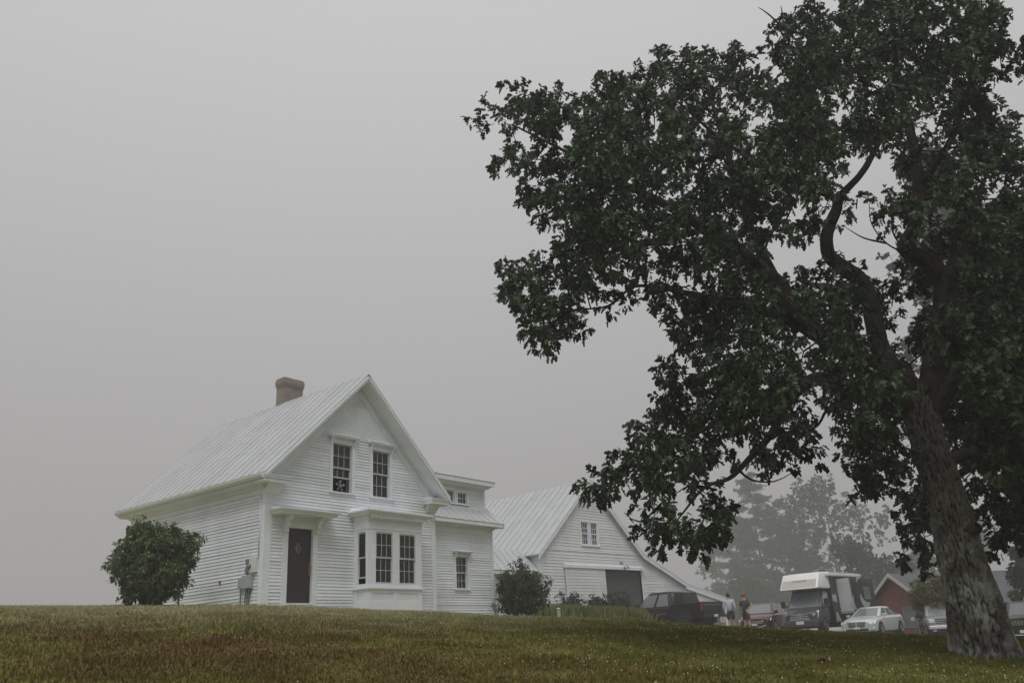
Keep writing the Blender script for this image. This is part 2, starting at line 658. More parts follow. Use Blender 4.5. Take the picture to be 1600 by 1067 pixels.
def clad_wall(parent, name, O, U, N, z0, z1, xr, cuts=(), expo=EXPO, boards=True, mat=None, over=0.024, sheath=None, back=0.0):
    """A wall sheet with openings, and one lapped clapboard per row and gap on its face."""
    O, U, N = Vector(O), Vector(U), Vector(N)
    Z = Vector((0, 0, 1))
    mat = mat or CLAP
    rows = row_segments(z0, z1, expo, xr, cuts)
    mb = MB()
    def P(x, z, d):
        return O + U * x + Z * z + N * d
    for (pb, qb, pt, qt, a, b) in rows:
        mb.quad(P(pb, a, back), P(qb, a, back), P(qt, b, back), P(pt, b, back))
    wall = mb.build(name, sheath or WHITE, parent, fix=False)
    if boards:
        for (pb, qb, pt, qt, a, b) in rows:
            j = random.uniform(-0.003, 0.003)
            k = j + random.uniform(-0.003, 0.003)
            t = over + random.uniform(-0.004, 0.004)
            m = MB()
            m.hexa([P(pb, a + j - 0.004, t), P(qb, a + k - 0.004, t), P(qb, a + k - 0.004, 0.001), P(pb, a + j - 0.004, 0.001),
                    P(pt, b + j, 0.0045), P(qt, b + k, 0.0045), P(qt, b + k, 0.001), P(pt, b + j, 0.001)])
            m.build('clapboard', mat, wall, fix=False)
    return wall

# openings: x0, x1, z0, z1
DOOR = (0.79, 1.655, 0.07, 2.10)
WA = (2.33, 3.094, 3.28, 4.774)
WB = (3.947, 4.70, 3.28, 4.774)
def grow(o, g):
    return (o[0] - g, o[1] + g, o[2] - g, o[3] + g)
RD = 0.64          # depth of the rake frieze below the roof line
def gable_x(z):
    lim = (z + RD - ZER) / RSL - OE
    if z < 3.20:
        return (0.0, W_)
    lo = max(0.0, lim)
    return (lo, W_ - lo)
ZS0 = 5.03
BAYX0, BAYX1, BAYP = 3.20, 5.43, 0.67
front = clad_wall(house, 'front_wall', (0, 0, 0), (1, 0, 0), (0, -1, 0), -0.55, ZS0, gable_x,
                  [grow((DOOR[0], DOOR[1], -0.6, DOOR[3]), 0.06), grow(WA, 0.05), grow(WB, 0.05),
                   (BAYX0 + 0.05, BAYX1 - 0.05, -0.6, 2.6)])
left = clad_wall(house, 'side_wall', (0, D_, 0), (0, -1, 0), (-1, 0, 0), -0.55, 3.0, lambda z: (0.0, D_))
# plain rear and right walls, upper sheathing behind the frieze
m = MB()
m.box(0.02, W_, D_ - 0.02, D_, -0.6, 3.3)
m.poly([(0, D_ - 0.01, 3.3), (W_, D_ - 0.01, 3.3), (W_ / 2, D_ - 0.01, 6.9)])
m.box(W_ - 0.02, W_, 0.03, D_ - 0.03, -0.6, 3.4)
m.box(0.004, 0.02, 0.03, D_ - 0.03, 2.98, 3.4)
m.build('rear_wall', WHITE, house)
# upper gable backing
m = MB()
m.poly([(0.0, 0.012, 3.2), (0.0, 0.012, 3.75), (W_ / 2, 0.012, 6.93), (W_, 0.012, 3.75), (W_, 0.012, 3.2), (W_ - .02, 0.012, 3.2), (W_ - 0.95, 0.012, 3.75), (W_ / 2, 0.012, 6.1), (0.95, 0.012, 3.75), (.02, 0.012, 3.2)])
m.build('gable_backing', WHITE, house, fix=False)
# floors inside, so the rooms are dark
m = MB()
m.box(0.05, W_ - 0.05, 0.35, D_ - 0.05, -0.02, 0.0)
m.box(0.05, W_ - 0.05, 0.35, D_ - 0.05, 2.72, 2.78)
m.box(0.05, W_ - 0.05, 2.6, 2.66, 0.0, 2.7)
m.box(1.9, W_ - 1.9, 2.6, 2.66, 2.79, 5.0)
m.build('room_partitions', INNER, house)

def slope_z(x):
    return ZER + RSL * (min(x, W_ - x) + OE)

# --- metal roof: one ribbed panel per sheet
def roof_panels(parent, name, e0, e1, r0, r1, count, th=0.02, rib=0.035, mat=None):
    """Sheets between an eave line e0->e1 and a ridge line r0->r1 (all Vectors)."""
    e0, e1, r0, r1 = Vector(e0), Vector(e1), Vector(r0), Vector(r1)
    n = (e1 - e0).cross(r0 - e0).normalized()
    if n.z < 0: n = -n
    roof = MB()
    roof.hexa([e0 - n * 0.05, e1 - n * 0.05, r1 - n * 0.05, r0 - n * 0.05, e0 - n * 0.004, e1 - n * 0.004, r1 - n * 0.004, r0 - n * 0.004])
    ro = roof.build(name, WHITE, parent)
    for k in range(count):
        a, b = k / count, (k + 1) / count
        ea, eb = e0.lerp(e1, a), e0.lerp(e1, b)
        ra, rb = r0.lerp(r1, a), r0.lerp(r1, b)
        du = (eb - ea).normalized()
        m = MB()
        g = 0.0015
        wob = random.uniform(-0.003, 0.003)
        m.hexa([ea + du * g, eb - du * g, rb - du * g, ra + du * g,
                ea + du * g + n * (th + wob), eb - du * g + n * (th + wob), rb - du * g + n * th, ra + du * g + n * th])
        # raised seam along one edge, and two low stiffening ribs
        for off, hh, ww in ((0.03, rib, 0.022), ((eb - ea).length * 0.36, rib * 0.25, 0.03), ((eb - ea).length * 0.68, rib * 0.25, 0.03)):
            pa, pb = ea + du * off + n * th * 0.9, ra + du * min(off, max(0.03, (rb - ra).length * off / max(1e-6, (eb - ea).length))) + n * th * 0.9
            m.hexa([pa - du * ww, pa + du * ww, pb + du * ww, pb - du * ww,
                    pa - du * ww * 0.35 + n * hh, pa + du * ww * 0.35 + n * hh, pb + du * ww * 0.35 + n * hh, pb - du * ww * 0.35 + n * hh])
        m.build('roof_panel', mat or ROOFM, ro, fix=False)
    return ro
XR = W_ / 2
YB = D_ + OB
rl = roof_panels(house, 'roof', (-OE, YB, ZER), (-OE, -OF, ZER), (XR, YB, ZR), (XR, -OF, ZR), 20)
rr = roof_panels(house, 'roof', (W_ + OE, -OF, ZER), (W_ + OE, YB, ZER), (XR, -OF, ZR), (XR, YB, ZR), 20)
m = MB()
m.prism([(XR - 0.10, -OF - 0.01, ZR - 0.06), (XR, -OF - 0.01, ZR + 0.045), (XR + 0.10, -OF - 0.01, ZR - 0.06), (XR, -OF - 0.01, ZR + 0.02)], (0, YB + OF + 0.02, 0))
m.build('ridge_cap', ROOFM, rl)

# --- rake trim on the front (and rear) gable
def rake(parent, y_front, y_wall):
    s = 1 if y_wall > y_front else -1
    for side in (0, 1):
        fx = (lambda x: x) if side == 0 else (lambda x: W_ - x)
        def pt(x, below, y):
            return (fx(x), y, ZER + RSL * (x + OE) - below)
        # bargeboard in two steps under the metal edge
        m = MB()
        m.hexa([pt(-OE, 0.21, y_front + s * 0.02), pt(XR, 0.21, y_front + s * 0.02), pt(XR, 0.21, y_front + s * 0.06), pt(-OE, 0.21, y_front + s * 0.06),
                pt(-OE, 0.055, y_front + s * 0.02), pt(XR, 0.055, y_front + s * 0.02), pt(XR, 0.055, y_front + s * 0.06), pt(-OE, 0.055, y_front + s * 0.06)])
        m.hexa([pt(-OE, 0.145, y_front - s * 0.012), pt(XR, 0.145, y_front - s * 0.012), pt(XR, 0.145, y_front + s * 0.018), pt(-OE, 0.145, y_front + s * 0.018),
                pt(-OE, 0.055, y_front - s * 0.022), pt(XR, 0.055, y_front - s * 0.022), pt(XR, 0.055, y_front + s * 0.018), pt(-OE, 0.055, y_front + s * 0.018)])
        m.build('rake_board', WHITE, parent)
        m = MB()
        m.hexa([pt(-OE + 0.02, 0.205, y_front + s * 0.062), pt(XR, 0.205, y_front + s * 0.062), pt(XR, 0.205, y_wall), pt(-OE + 0.02, 0.205, y_wall),
                pt(-OE + 0.02, 0.18, y_front + s * 0.062), pt(XR, 0.18, y_front + s * 0.062), pt(XR, 0.18, y_wall), pt(-OE + 0.02, 0.18, y_wall)])
        m.build('rake_soffit', WHITE, parent)
        m = MB()
        m.hexa([pt(0.0, RD, y_wall - s * 0.028), pt(XR, RD, y_wall - s * 0.028), pt(XR, RD, y_wall + s * 0.004), pt(0.0, RD, y_wall + s * 0.004),
                pt(0.0, 0.207, y_wall - s * 0.028), pt(XR, 0.207, y_wall - s * 0.028), pt(XR, 0.207, y_wall + s * 0.004), pt(0.0, 0.207, y_wall + s * 0.004)])
        # bed moulding in the angle
        m.hexa([pt(0.0, 0.27, y_wall - s * 0.06), pt(XR, 0.27, y_wall - s * 0.06), pt(XR, 0.27, y_wall - s * 0.03), pt(0.0, 0.27, y_wall - s * 0.03),
                pt(0.0, 0.208, y_wall - s * 0.12), pt(XR, 0.208, y_wall - s * 0.12), pt(XR, 0.208, y_wall - s * 0.03), pt(0.0, 0.208, y_wall - s * 0.03)])
        m.build('rake_frieze', WHITE, parent)
rake(house, -OF, 0.0)
rake(house, YB, D_)

# --- eaves: fascia, half-round gutter, soffit, frieze along the sides
for sx_, x0 in ((-1, 0.0), (1, W_)):
    m = MB()
    xe = x0 + sx_ * OE
    m.box(min(xe - sx_ * 0.03, xe), max(xe - sx_ * 0.03, xe), -OF + 0.07, YB - 0.07, ZER - 0.22, ZER - 0.03)
    m.box(min(x0, xe - sx_ * 0.03), max(x0, xe - sx_ * 0.03), -OF + 0.07, YB - 0.07, ZER - 0.24, ZER - 0.215)
    m.build('soffit', WHITE, house)
    m = MB()
    m.box(min(x0 - sx_ * 0.002, x0 + sx_ * 0.028), max(x0 - sx_ * 0.002, x0 + sx_ * 0.028), 0.0, D_, 3.0, ZER - 0.241)
    m.hexa([(x0 + sx_ * 0.03, 0, 3.13), (x0 + sx_ * 0.03, D_, 3.13), (x0 + sx_ * 0.06, D_, 3.13), (x0 + sx_ * 0.06, 0, 3.13),
            (x0 + sx_ * 0.03, 0, 3.232), (x0 + sx_ * 0.03, D_, 3.232), (x0 + sx_ * 0.15, D_, 3.232), (x0 + sx_ * 0.15, 0, 3.232)])
    m.build('frieze_board', WHITE, house)
    m = MB()
    prof = [(0.0, 0.0), (0.0, -0.10), (0.03, -0.125), (0.075, -0.125), (0.115, -0.06), (0.125, 0.0), (0.118, 0.0), (0.105, -0.055), (0.07, -0.115), (0.033, -0.115), (0.01, -0.095), (0.01, 0.0)]
    m.prism([(xe + sx_ * (0.002 + p), -OF + 0.05, ZER - 0.035 + q) for p, q in prof], (0, YB + OF - 0.1, 0))
    m.build('gutter', M('white_aluminium', (0.66, 0.68, 0.67), 0.4, var=0.05), house)

# --- cornice returns and the flared blocks above the corner boards
for sx_, x0 in ((-1, 0.0), (1, W_)):
    m = MB()
    xa, xb = x0 + sx_ * (OE + 0.02), x0 - sx_ * 0.52
    lo, hi = min(xa, xb), max(xa, xb)
    m.box(lo, hi, -OF + 0.03, -0.002, 3.235, 3.33)
    m.box(lo - 0.02, hi + 0.02, -OF, -0.002, 3.331, 3.39)
    m.hexa([(lo - 0.03, -OF - 0.02, 3.391), (hi + 0.03, -OF - 0.02, 3.391), (hi + 0.03, -0.03, 3.391), (lo - 0.03, -0.03, 3.391),
            (lo - 0.03, -OF - 0.02, 3.41), (hi + 0.03, -OF - 0.02, 3.41), (hi + 0.03, -0.03, 3.50), (lo - 0.03, -0.03, 3.50)])
    m.build('cornice_return', WHITE, house)
    m = MB()
    a, b = (x0 - 0.03, x0 + 0.40) if sx_ < 0 else (x0 - 0.40, x0 + 0.03)
    m.hexa([(a, -0.05, 2.99), (b, -0.05, 2.99), (b, -0.002, 2.99), (a, -0.002, 2.99),
            (a - 0.06 if sx_ < 0 else a, -0.22, 3.234), (b if sx_ < 0 else b + 0.06, -0.22, 3.234), (b, -0.002, 3.234), (a, -0.002, 3.234)])
    m.build('frieze_return', WHITE, house)
    # corner board: front face and side face with a small capital
    m = MB()
    fa, fb = (-0.03, 0.215) if sx_ < 0 else (W_ - 0.16, W_ + 0.03)
    m.box(fa, fb, -0.032, 0.0, -0.55, 2.72)
    m.box(fa - 0.012, fb + 0.012, -0.046, 0.0, 2.721, 2.78)
    m.box(fa, fb, -0.032, 0.0, 2.781, 2.99)
    xs = x0 + (-0.032 if sx_ < 0 else 0.002)
    m.box(xs, xs + 0.03, 0.002, 0.13, -0.55, 2.999)
    m.build('corner_board', WHITE, house, bevel=0.004, seg=1)

# --- decorative shingles in the peak (small, joined)
m = MB()
def shingle_x(z):
    lo = (z + RD - ZER) / RSL - OE
    return lo, W_ - lo
row = 0
z = ZS0 - 0.015
while z < 6.08:
    lo, hi = shingle_x(z + 0.06)
    w = 0.118
    x = XR - w * (round((XR - lo) / w) + (0.5 if row % 2 else 0)) - w
    fancy = 0 if z < 5.72 else 1
    while x < hi:
        if x + w * 0.5 > lo and x + w * 0.5 < hi:
            zb, zt = z, z + 0.15
            y0, y1 = -0.022 - random.uniform(0, .003), -0.004
            if fancy:
                pr = [(x + 0.004, zb + 0.03), (x + w / 2, zb), (x + w - 0.004, zb + 0.03), (x + w - 0.004, zt), (x + 0.004, zt)]
            else:
                pr = [(x + 0.004, zb + 0.055), (x + w / 2, zb - 0.012), (x + w - 0.004, zb + 0.055), (x + w - 0.004, zt), (x + 0.004, zt)]
            i = len(m.v)
            fr = [(p, y0 + (q - zb) / 0.15 * (y1 - y0), q) for p, q in pr]
            bk = [(p, 0.0, q) for p, q in pr]
            m.v += fr + bk
            k = len(pr)
            m.f.append(tuple(range(i, i + k)))
            for j in range(k):
                m.f.append((i + j, i + k + j, i + k + (j + 1) % k, i + (j + 1) % k))
        x += w
    row += 1
    z += 0.105
o = m.build('shingles', CLAP, house)
tag(o, kind='stuff')
m = MB()
m.quad((shingle_x(ZS0)[0] - 0.1, 0.002, ZS0), (shingle_x(ZS0)[1] + 0.1, 0.002, ZS0), (XR, 0.002, 6.5), (XR, 0.002, 6.5))
m.box(shingle_x(ZS0)[0] + .02, shingle_x(ZS0)[1] - .02, -0.03, 0.0, ZS0 - 0.05, ZS0 - 0.012)
lo, hi = shingle_x(6.13)
m.box(lo, hi, -0.045, 0.0, 6.12, 6.155)
for k in range(6):
    xx = lo + 0.03 + (hi - lo - 0.06) * (k + 0.5) / 6
    ztop = 6.155 + max(0.01, 0.20 - abs(xx - XR) * RSL)
    m.box(xx - 0.016, xx + 0.016, -0.03, 0.0, 6.156, ztop)
m.build('peak_panel', WHITE, house)

# --- windows
def scroll_bracket(m, x, w, y0, ztop, h, d):
    """A curved bracket hanging under a hood: profile in the yz plane, thickness w along x."""
    prof = [(0, 0), (-d, 0), (-d, -h * 0.14), (-d * 0.86, -h * 0.26), (-d * 0.62, -h * 0.34), (-d * 0.52, -h * 0.48),
            (-d * 0.56, -h * 0.62), (-d * 0.44, -h * 0.74), (-d * 0.24, -h * 0.78), (-d * 0.30, -h * 0.92), (-d * 0.16, -h), (0, -h)]
    m.prism([(x - w / 2, y0 + p, ztop + q) for p, q in prof], (w, 0, 0))

def hood(parent, x0, x1, z, y0=-0.03, d=0.13, th=0.055):
    m = MB()
    m.hexa([(x0, y0 - d, z), (x1, y0 - d, z), (x1, y0, z), (x0, y0, z),
            (x0 - 0.03, y0 - d - 0.035, z + th), (x1 + 0.03, y0 - d - 0.035, z + th), (x1 + 0.03, y0, z + th), (x0 - 0.03, y0, z + th)])
    m.hexa([(x0 - 0.03, y0 - d - 0.035, z + th + 0.001), (x1 + 0.03, y0 - d - 0.035, z + th + 0.001), (x1 + 0.03, y0 + 0.02, z + th + 0.001), (x0 - 0.03, y0 + 0.02, z + th + 0.001),
            (x0 - 0.02, y0 - d - 0.02, z + th + 0.02), (x1 + 0.02, y0 - d - 0.02, z + th + 0.02), (x1 + 0.02, y0 + 0.02, z + th + 0.06), (x0 - 0.02, y0 + 0.02, z + th + 0.06)])
    return m.build('hood', WHITE, parent)

def sash_panes(win, x0, x1, z0, z1, y, nx, nz, stile=0.04, mun=0.018, sashmat=None, frame_w=None):
    """One sash: a frame mesh with muntins, and each pane as its own child of the window."""
    m = MB()
    sm = sashmat or SASH
    d = 0.03
    m.box(x0, x0 + stile, y, y + d, z0, z1)
    m.box(x1 - stile, x1, y, y + d, z0, z1)
    m.box(x0 + stile, x1 - stile, y, y + d, z0, z0 + stile * 1.2)
    m.box(x0 + stile, x1 - stile, y, y + d, z1 - stile, z1)
    gx0, gx1, gz0, gz1 = x0 + stile, x1 - stile, z0 + stile * 1.2, z1 - stile
    for i in range(1, nx):
        c = gx0 + (gx1 - gx0) * i / nx
        m.box(c - mun / 2, c + mun / 2, y + 0.004, y + 0.024, gz0, gz1)
    for j in range(1, nz):
        c = gz0 + (gz1 - gz0) * j / nz
        for i in range(nx):
            a = gx0 + (gx1 - gx0) * i / nx + (mun / 2 if i else 0)
            b = gx0 + (gx1 - gx0) * (i + 1) / nx - (mun / 2 if i < nx - 1 else 0)
            m.box(a, b, y + 0.005, y + 0.023, c - mun / 2, c + mun / 2)
    m.build('sash', sm, win)
    for i in range(nx):
        for j in range(nz):
            a = gx0 + (gx1 - gx0) * i / nx
            b = gx0 + (gx1 - gx0) * (i + 1) / nx
            c = gz0 + (gz1 - gz0) * j / nz
            e = gz0 + (gz1 - gz0) * (j + 1) / nz
            t = random.uniform(-0.0015, 0.0015)
            q = MB().quad((a, y + 0.014 + t, c), (b, y + 0.014 - t, c), (b, y + 0.014 + t, e), (a, y + 0.014 - t, e))
            q.build('pane', GLASS, win, fix=False)

def curtain(win, x0, x1, z0, z1, y, mat, folds=7, amp=0.02):
    m = MB()
    n = folds * 4
    pts = [(x0 + (x1 - x0) * k / n, y + amp * math.sin(k * math.pi / 2) * random.uniform(.6, 1.2)) for k in range(n + 1)]
    for k in range(n):
        m.quad((*pts[k], z0), (*pts[k + 1], z0), (*pts[k + 1], z1), (*pts[k], z1))
    m.build('curtain', mat, win, smooth=True, fix=False)

CURT = M('pale_lace_curtain', (0.36, 0.36, 0.35), 0.9, var=0.2, scale=18)
CURT_R = M('maroon_curtain', (0.10, 0.045, 0.05), 0.9, var=0.25, scale=8)
CURT_D = M('grey_blind', (0.22, 0.22, 0.22), 0.9, var=0.15, scale=12)

def reveal(m, x0, x1, z0, z1, y0, y1):
    t = 0.012
    m.box(x0 - t, x0, y0, y1, z0 - t, z1 + t)
    m.box(x1, x1 + t, y0, y1, z0 - t, z1 + t)
    m.box(x0, x1, y0, y1, z1, z1 + t)
    m.box(x0, x1, y0, y1, z0 - t, z0)

def dh_window(parent, op, y=0.0, case=0.11, hooded=True, raise_lower=0.0, label=None, nx=3, nz=2, drop=0.10):
    """Double-hung window: casing, hood with brackets, sill, sashes and panes. y is the wall face."""
    x0, x1, z0, z1 = op
    m = MB()
    yc = y - 0.036
    m.box(x0 - case, x0, yc, y + 0.002, z0 - 0.002, z1)
    m.box(x1, x1 + case, yc, y + 0.002, z0 - 0.002, z1)
    m.box(x0 - case, x1 + case, yc - 0.003, y + 0.002, z1 + 0.0005, z1 + drop)
    m.box(x0 - case - 0.03, x1 + case + 0.03, yc - 0.04, y + 0.002, z0 - 0.05, z0 - 0.0025)
    m.box(x0 - case, x1 + case, yc + 0.008, y + 0.002, z0 - 0.13, z0 - 0.0505)
    reveal(m, x0, x1, z0, z1, y + 0.003, y + 0.12)
    win = m.build('window', WHITE, parent)
    if label: win['label'] = label
    if hooded:
        h = MB()
        for xx in (x0 - case + 0.03, x1 + case - 0.03):
            scroll_bracket(h, xx, 0.055, yc - 0.004, z1 + drop + 0.07, 0.24, 0.11)
        h.box(x0 - case + 0.02, x1 + case - 0.02, yc - 0.005, y + 0.002, z1 + drop + 0.0005, z1 + drop + 0.07)
        h.build('hood_bracket', WHITE, win)
        hood(win, x0 - case - 0.06, x1 + case + 0.06, z1 + drop + 0.071, y0=y - 0.002, d=0.15)
    zm = (z0 + z1) / 2
    sash_panes(win, x0, x1, zm - 0.02, z1, y + 0.045, nx, nz)
    r = raise_lower
    sash_panes(win, x0, x1, z0 + r, zm + 0.02 + r, y + 0.08, nx, nz)
    return win

w = dh_window(house, WA, raise_lower=0.44, label='window with raised lower sash and a small fan in the opening')
# box fan in the open lower half
fan = MB()
fx, fz, fy = (WA[0] + WA[1]) / 2 + 0.03, 3.28 + 0.225, 0.10
fan.box(WA[0] + 0.10, WA[1] - 0.08, fy, fy + 0.02, 3.29, 3.30)
fan.box(WA[0] + 0.10, WA[0] + 0.115, fy, fy + 0.02, 3.301, 3.70)
fan.box(WA[1] - 0.095, WA[1] - 0.08, fy, fy + 0.02, 3.301, 3.70)
for k in range(5):
    a = 2 * math.pi * k / 5 + 0.3
    ca, sa = math.cos(a), math.sin(a)
    fan.poly([(fx, fy + 0.012, fz), (fx + 0.17 * math.cos(a - 0.28), fy + 0.0, fz + 0.17 * math.sin(a - 0.28)), (fx + 0.185 * ca, fy + 0.012, fz + 0.185 * sa), (fx + 0.16 * math.cos(a + 0.25), fy + 0.03, fz + 0.16 * math.sin(a + 0.25))])
fan.lathe([(0.05, fy - 0.004), (0.045, fy - 0.012), (0.012, fy - 0.014)], 14, (fx, 0, fz), 'y')
fan.build('fan', M('fan_plastic', (0.20, 0.21, 0.21), 0.5, var=0.05), w)
w2 = dh_window(house, WB, label='window with small panes and a pale curtain behind the lower part')
curtain(w2, WB[0] + 0.12, WB[1] - 0.2, 3.3, 3.62, 0.17, CURT, 4)
curtain(w, WA[0] + 0.02, WA[0] + 0.2, 3.75, 4.75, 0.2, CURT_D, 3)

# --- front door with bracketed hood
m = MB()
x0, x1, z0, z1 = DOOR
m.box(x0 - 0.185, x0, -0.036, 0.002, -0.5, z1 + 0.002)
m.box(x1, x1 + 0.185, -0.036, 0.002, -0.5, z1 + 0.002)
m.box(x0 - 0.185, x1 + 0.185, -0.040, 0.002, z1 + 0.0025, 2.42)
m.box(x0, x1, -0.06, 0.05, -0.5, z0 - 0.045)
m.box(x0 - 0.01, x1 + 0.01, -0.085, 0.10, z0 - 0.0445, z0 - 0.004)
reveal(m, x0, x1, z0, z1, 0.003, 0.14)
dcase = m.build('door_casing', WHITE, house)
m = MB()
for xx in (x0 - 0.10, x1 + 0.10):
    scroll_bracket(m, xx, 0.10, -0.041, 2.42, 0.46, 0.30)
m.build('hood_bracket', WHITE, dcase)
m = MB()
m.box(0.20, 2.17, -0.47, -0.002, 2.421, 2.465)
m.hexa([(0.18, -0.49, 2.466), (2.19, -0.49, 2.466), (2.19, -0.002, 2.466), (0.18, -0.002, 2.466),
        (0.14, -0.54, 2.525), (2.23, -0.54, 2.525), (2.23, -0.002, 2.525), (0.14, -0.002, 2.525)])
m.hexa([(0.13, -0.545, 2.526), (2.24, -0.545, 2.526), (2.24, -0.002, 2.526), (0.13, -0.002, 2.526),
        (0.13, -0.545, 2.545), (2.24, -0.545, 2.545), (2.24, -0.002, 2.63), (0.13, -0.002, 2.63)])
m.build('door_hood', WHITE, house)
DOORM = M('dark_brown_door_paint', (0.024, 0.017, 0.019), 0.45, var=0.2, scale=3, bump=0.08, bscale=30)
m = MB()
m.box(x0 + 0.004, x1 - 0.004, 0.055, 0.10, z0, z1 - 0.004)
door = m.build('door', DOORM, house)
door['label'] = 'dark brown flush door with a diamond window'
cx, cz, hw, hh = (x0 + x1) / 2 - 0.03, 1.55, 0.115, 0.165
m = MB()
pts = [(cx, cz - hh), (cx + hw, cz), (cx, cz + hh), (cx - hw, cz)]
inn = [(cx, cz - hh + 0.04), (cx + hw - 0.028, cz), (cx, cz + hh - 0.04), (cx - hw + 0.028, cz)]
for k in range(4):
    k2 = (k + 1) % 4
    m.prism([(pts[k][0], 0.04, pts[k][1]), (pts[k2][0], 0.04, pts[k2][1]), (inn[k2][0], 0.04, inn[k2][1]), (inn[k][0], 0.04, inn[k][1])], (0, 0.018, 0))
m.build('diamond_frame', M('weathered_frame', (0.16, 0.15, 0.15), 0.5, var=0.2), door)
MB().poly([(inn[0][0], 0.05, inn[0][1]), (inn[1][0], 0.05, inn[1][1]), (inn[2][0], 0.05, inn[2][1])]).build('diamond_pane', M('dark_leaded_glass', (0.06, 0.05, 0.05), 0.1, var=0.2), door, fix=False)
MB().poly([(inn[0][0], 0.05, inn[0][1]), (inn[2][0], 0.05, inn[2][1]), (inn[3][0], 0.05, inn[3][1])]).build('diamond_pane', M('amber_leaded_glass', (0.22, 0.13, 0.06), 0.15, var=0.3), door, fix=False)
m = MB()
m.box(x1 - 0.075, x1 - 0.025, 0.035, 0.055, 0.82, 1.18)
m.tube([(x1 - 0.05, 0.03, 1.13), (x1 - 0.05, -0.02, 1.10), (x1 - 0.05, -0.02, 0.92), (x1 - 0.05, 0.03, 0.88)], 0.011, 6)
m.build('handle', M('brass', (0.35, 0.23, 0.10), 0.35, metal=0.8, var=0.1), door)
m = MB()
for zz in (0.35, 1.85):
    m.lathe([(0.012, zz - 0.05), (0.012, zz + 0.05)], 8, (x0 + 0.004, 0.046, 0))
m.build('hinge', BLACKPL, door)

# --- bay window (box bay)
bay = MB()
bx0, bx1, by = BAYX0, BAYX1, -BAYP
zsill, zt = 0.50, 2.16
wins = [(3.49, 4.18), (4.46, 5.16)]
wz0, wz1 = 0.585, 2.085
# base with recessed panels
bay.box(bx0, bx1, by, -0.002, -0.55, 0.07)
bay.box(bx0 + 0.025, bx1 - 0.025, by + 0.025, -0.004, 0.0705, 0.43)
for (a, b) in ((bx0, bx0 + 0.16), (4.22, 4.42), (bx1 - 0.16, bx1)):
    bay.box(a, b, by, by + 0.0245, 0.0705, 0.33)
bay.box(bx0, bx1, by, by + 0.0245, 0.3305, 0.43)
bay.box(bx0, bx0 + 0.0245, by + 0.0248, -0.45, 0.0705, 0.43)
bay.box(bx0, bx0 + 0.0245, -0.16, -0.004, 0.0705, 0.43)
bay.box(bx0 - 0.05, bx1 + 0.05, by - 0.05, -0.002, 0.431, 0.48)
# posts
for (a, b) in ((bx0, wins[0][0]), (wins[0][1], wins[1][0]), (wins[1][1], bx1)):
    bay.box(a, b, by, by + 0.06, 0.4805, zt)
for xx in (bx0, bx1 - 0.06):
    bay.box(xx, xx + 0.06, by + 0.0605, by + 0.125, 0.4805, zt)
    bay.box(xx, xx + 0.06, -0.19, -0.002, 0.4805, zt)
    bay.box(xx, xx + 0.06, by + 0.1255, -0.1905, 0.4805, wz0)
    bay.box(xx, xx + 0.06, by + 0.1255, -0.1905, wz1, zt)
for (a, b) in wins:
    bay.box(a + 0.0005, b - 0.0005, by, by + 0.06, 0.4805, wz0)
    bay.box(a + 0.0005, b - 0.0005, by, by + 0.06, wz1, zt)
bay.box(bx0 - 0.015, bx1 + 0.015, by - 0.015, -0.002, zt + 0.0005, 2.38)
bay.hexa([(bx0 - 0.02, by - 0.02, 2.381), (bx1 + 0.02, by - 0.02, 2.381), (bx1 + 0.02, -0.002, 2.381), (bx0 - 0.02, -0.002, 2.381),
          (bx0 - 0.05, by - 0.05, 2.56), (bx1 + 0.05, by - 0.05, 2.56), (bx1 + 0.05, -0.002, 2.56), (bx0 - 0.05, -0.002, 2.56)])
bayo = bay.build('bay_window', WHITE, house)
m = MB()
CX0, CX1 = bx0 - 0.22, bx1 + 0.42
m.hexa([(bx0 - 0.14, by - 0.14, 2.561), (bx1 + 0.2, by - 0.14, 2.561), (bx1 + 0.2, -0.002, 2.561), (bx0 - 0.14, -0.002, 2.561),
        (CX0, by - 0.24, 2.66), (bx1 + 0.28, by - 0.24, 2.66), (bx1 + 0.28, -0.002, 2.66), (CX0, -0.002, 2.66)])
m.box(CX0 - 0.02, bx1 + 0.30, by - 0.26, -0.002, 2.661, 2.71)
m.hexa([(CX0 - 0.02, by - 0.26, 2.711), (bx1 + 0.30, by - 0.26, 2.711), (bx1 + 0.30, -0.002, 2.711), (CX0 - 0.02, -0.002, 2.711),
        (CX0 + 0.15, by + 0.1, 2.76), (bx1 + 0.1, by + 0.1, 2.76), (bx1 + 0.1, -0.002, 2.86), (CX0 + 0.15, -0.002, 2.86)])
m.build('bay_cornice', WHITE, bayo)
# scalloped fringe under the front of the cornice
m = MB()
xx = bx0 - 0.05
while xx < bx1 + 0.18:
    m.prism([(xx + 0.003, by - 0.165, 2.575), (xx + 0.003, by - 0.165, 2.50), (xx + 0.030, by - 0.165, 2.445), (xx + 0.057, by - 0.165, 2.50), (xx + 0.057, by - 0.165, 2.575)], (0, 0.02, 0))
    xx += 0.085
fr = m.build('fringe', WHITE, bayo)
# sashes (parts of the bay; panes are sub-parts)
def shift_children(parent, before):
    return [o for o in COL.objects if o.parent is parent and o not in before]
for (a, b) in wins:
    zm = (wz0 + wz1) / 2
    sash_panes(bayo, a, b, zm - 0.02, wz1, by + 0.012, 3, 2)
    sash_panes(bayo, a, b, wz0, zm + 0.02, by + 0.045, 3, 2)
curtain(bayo, wins[0][0] + .02, wins[0][1] - .02, wz0, wz1, by + 0.2, CURT_R, 6)
curtain(bayo, wins[1][0] + .38, wins[1][1] - .02, wz0, wz1, by + 0.18, CURT_D, 3)
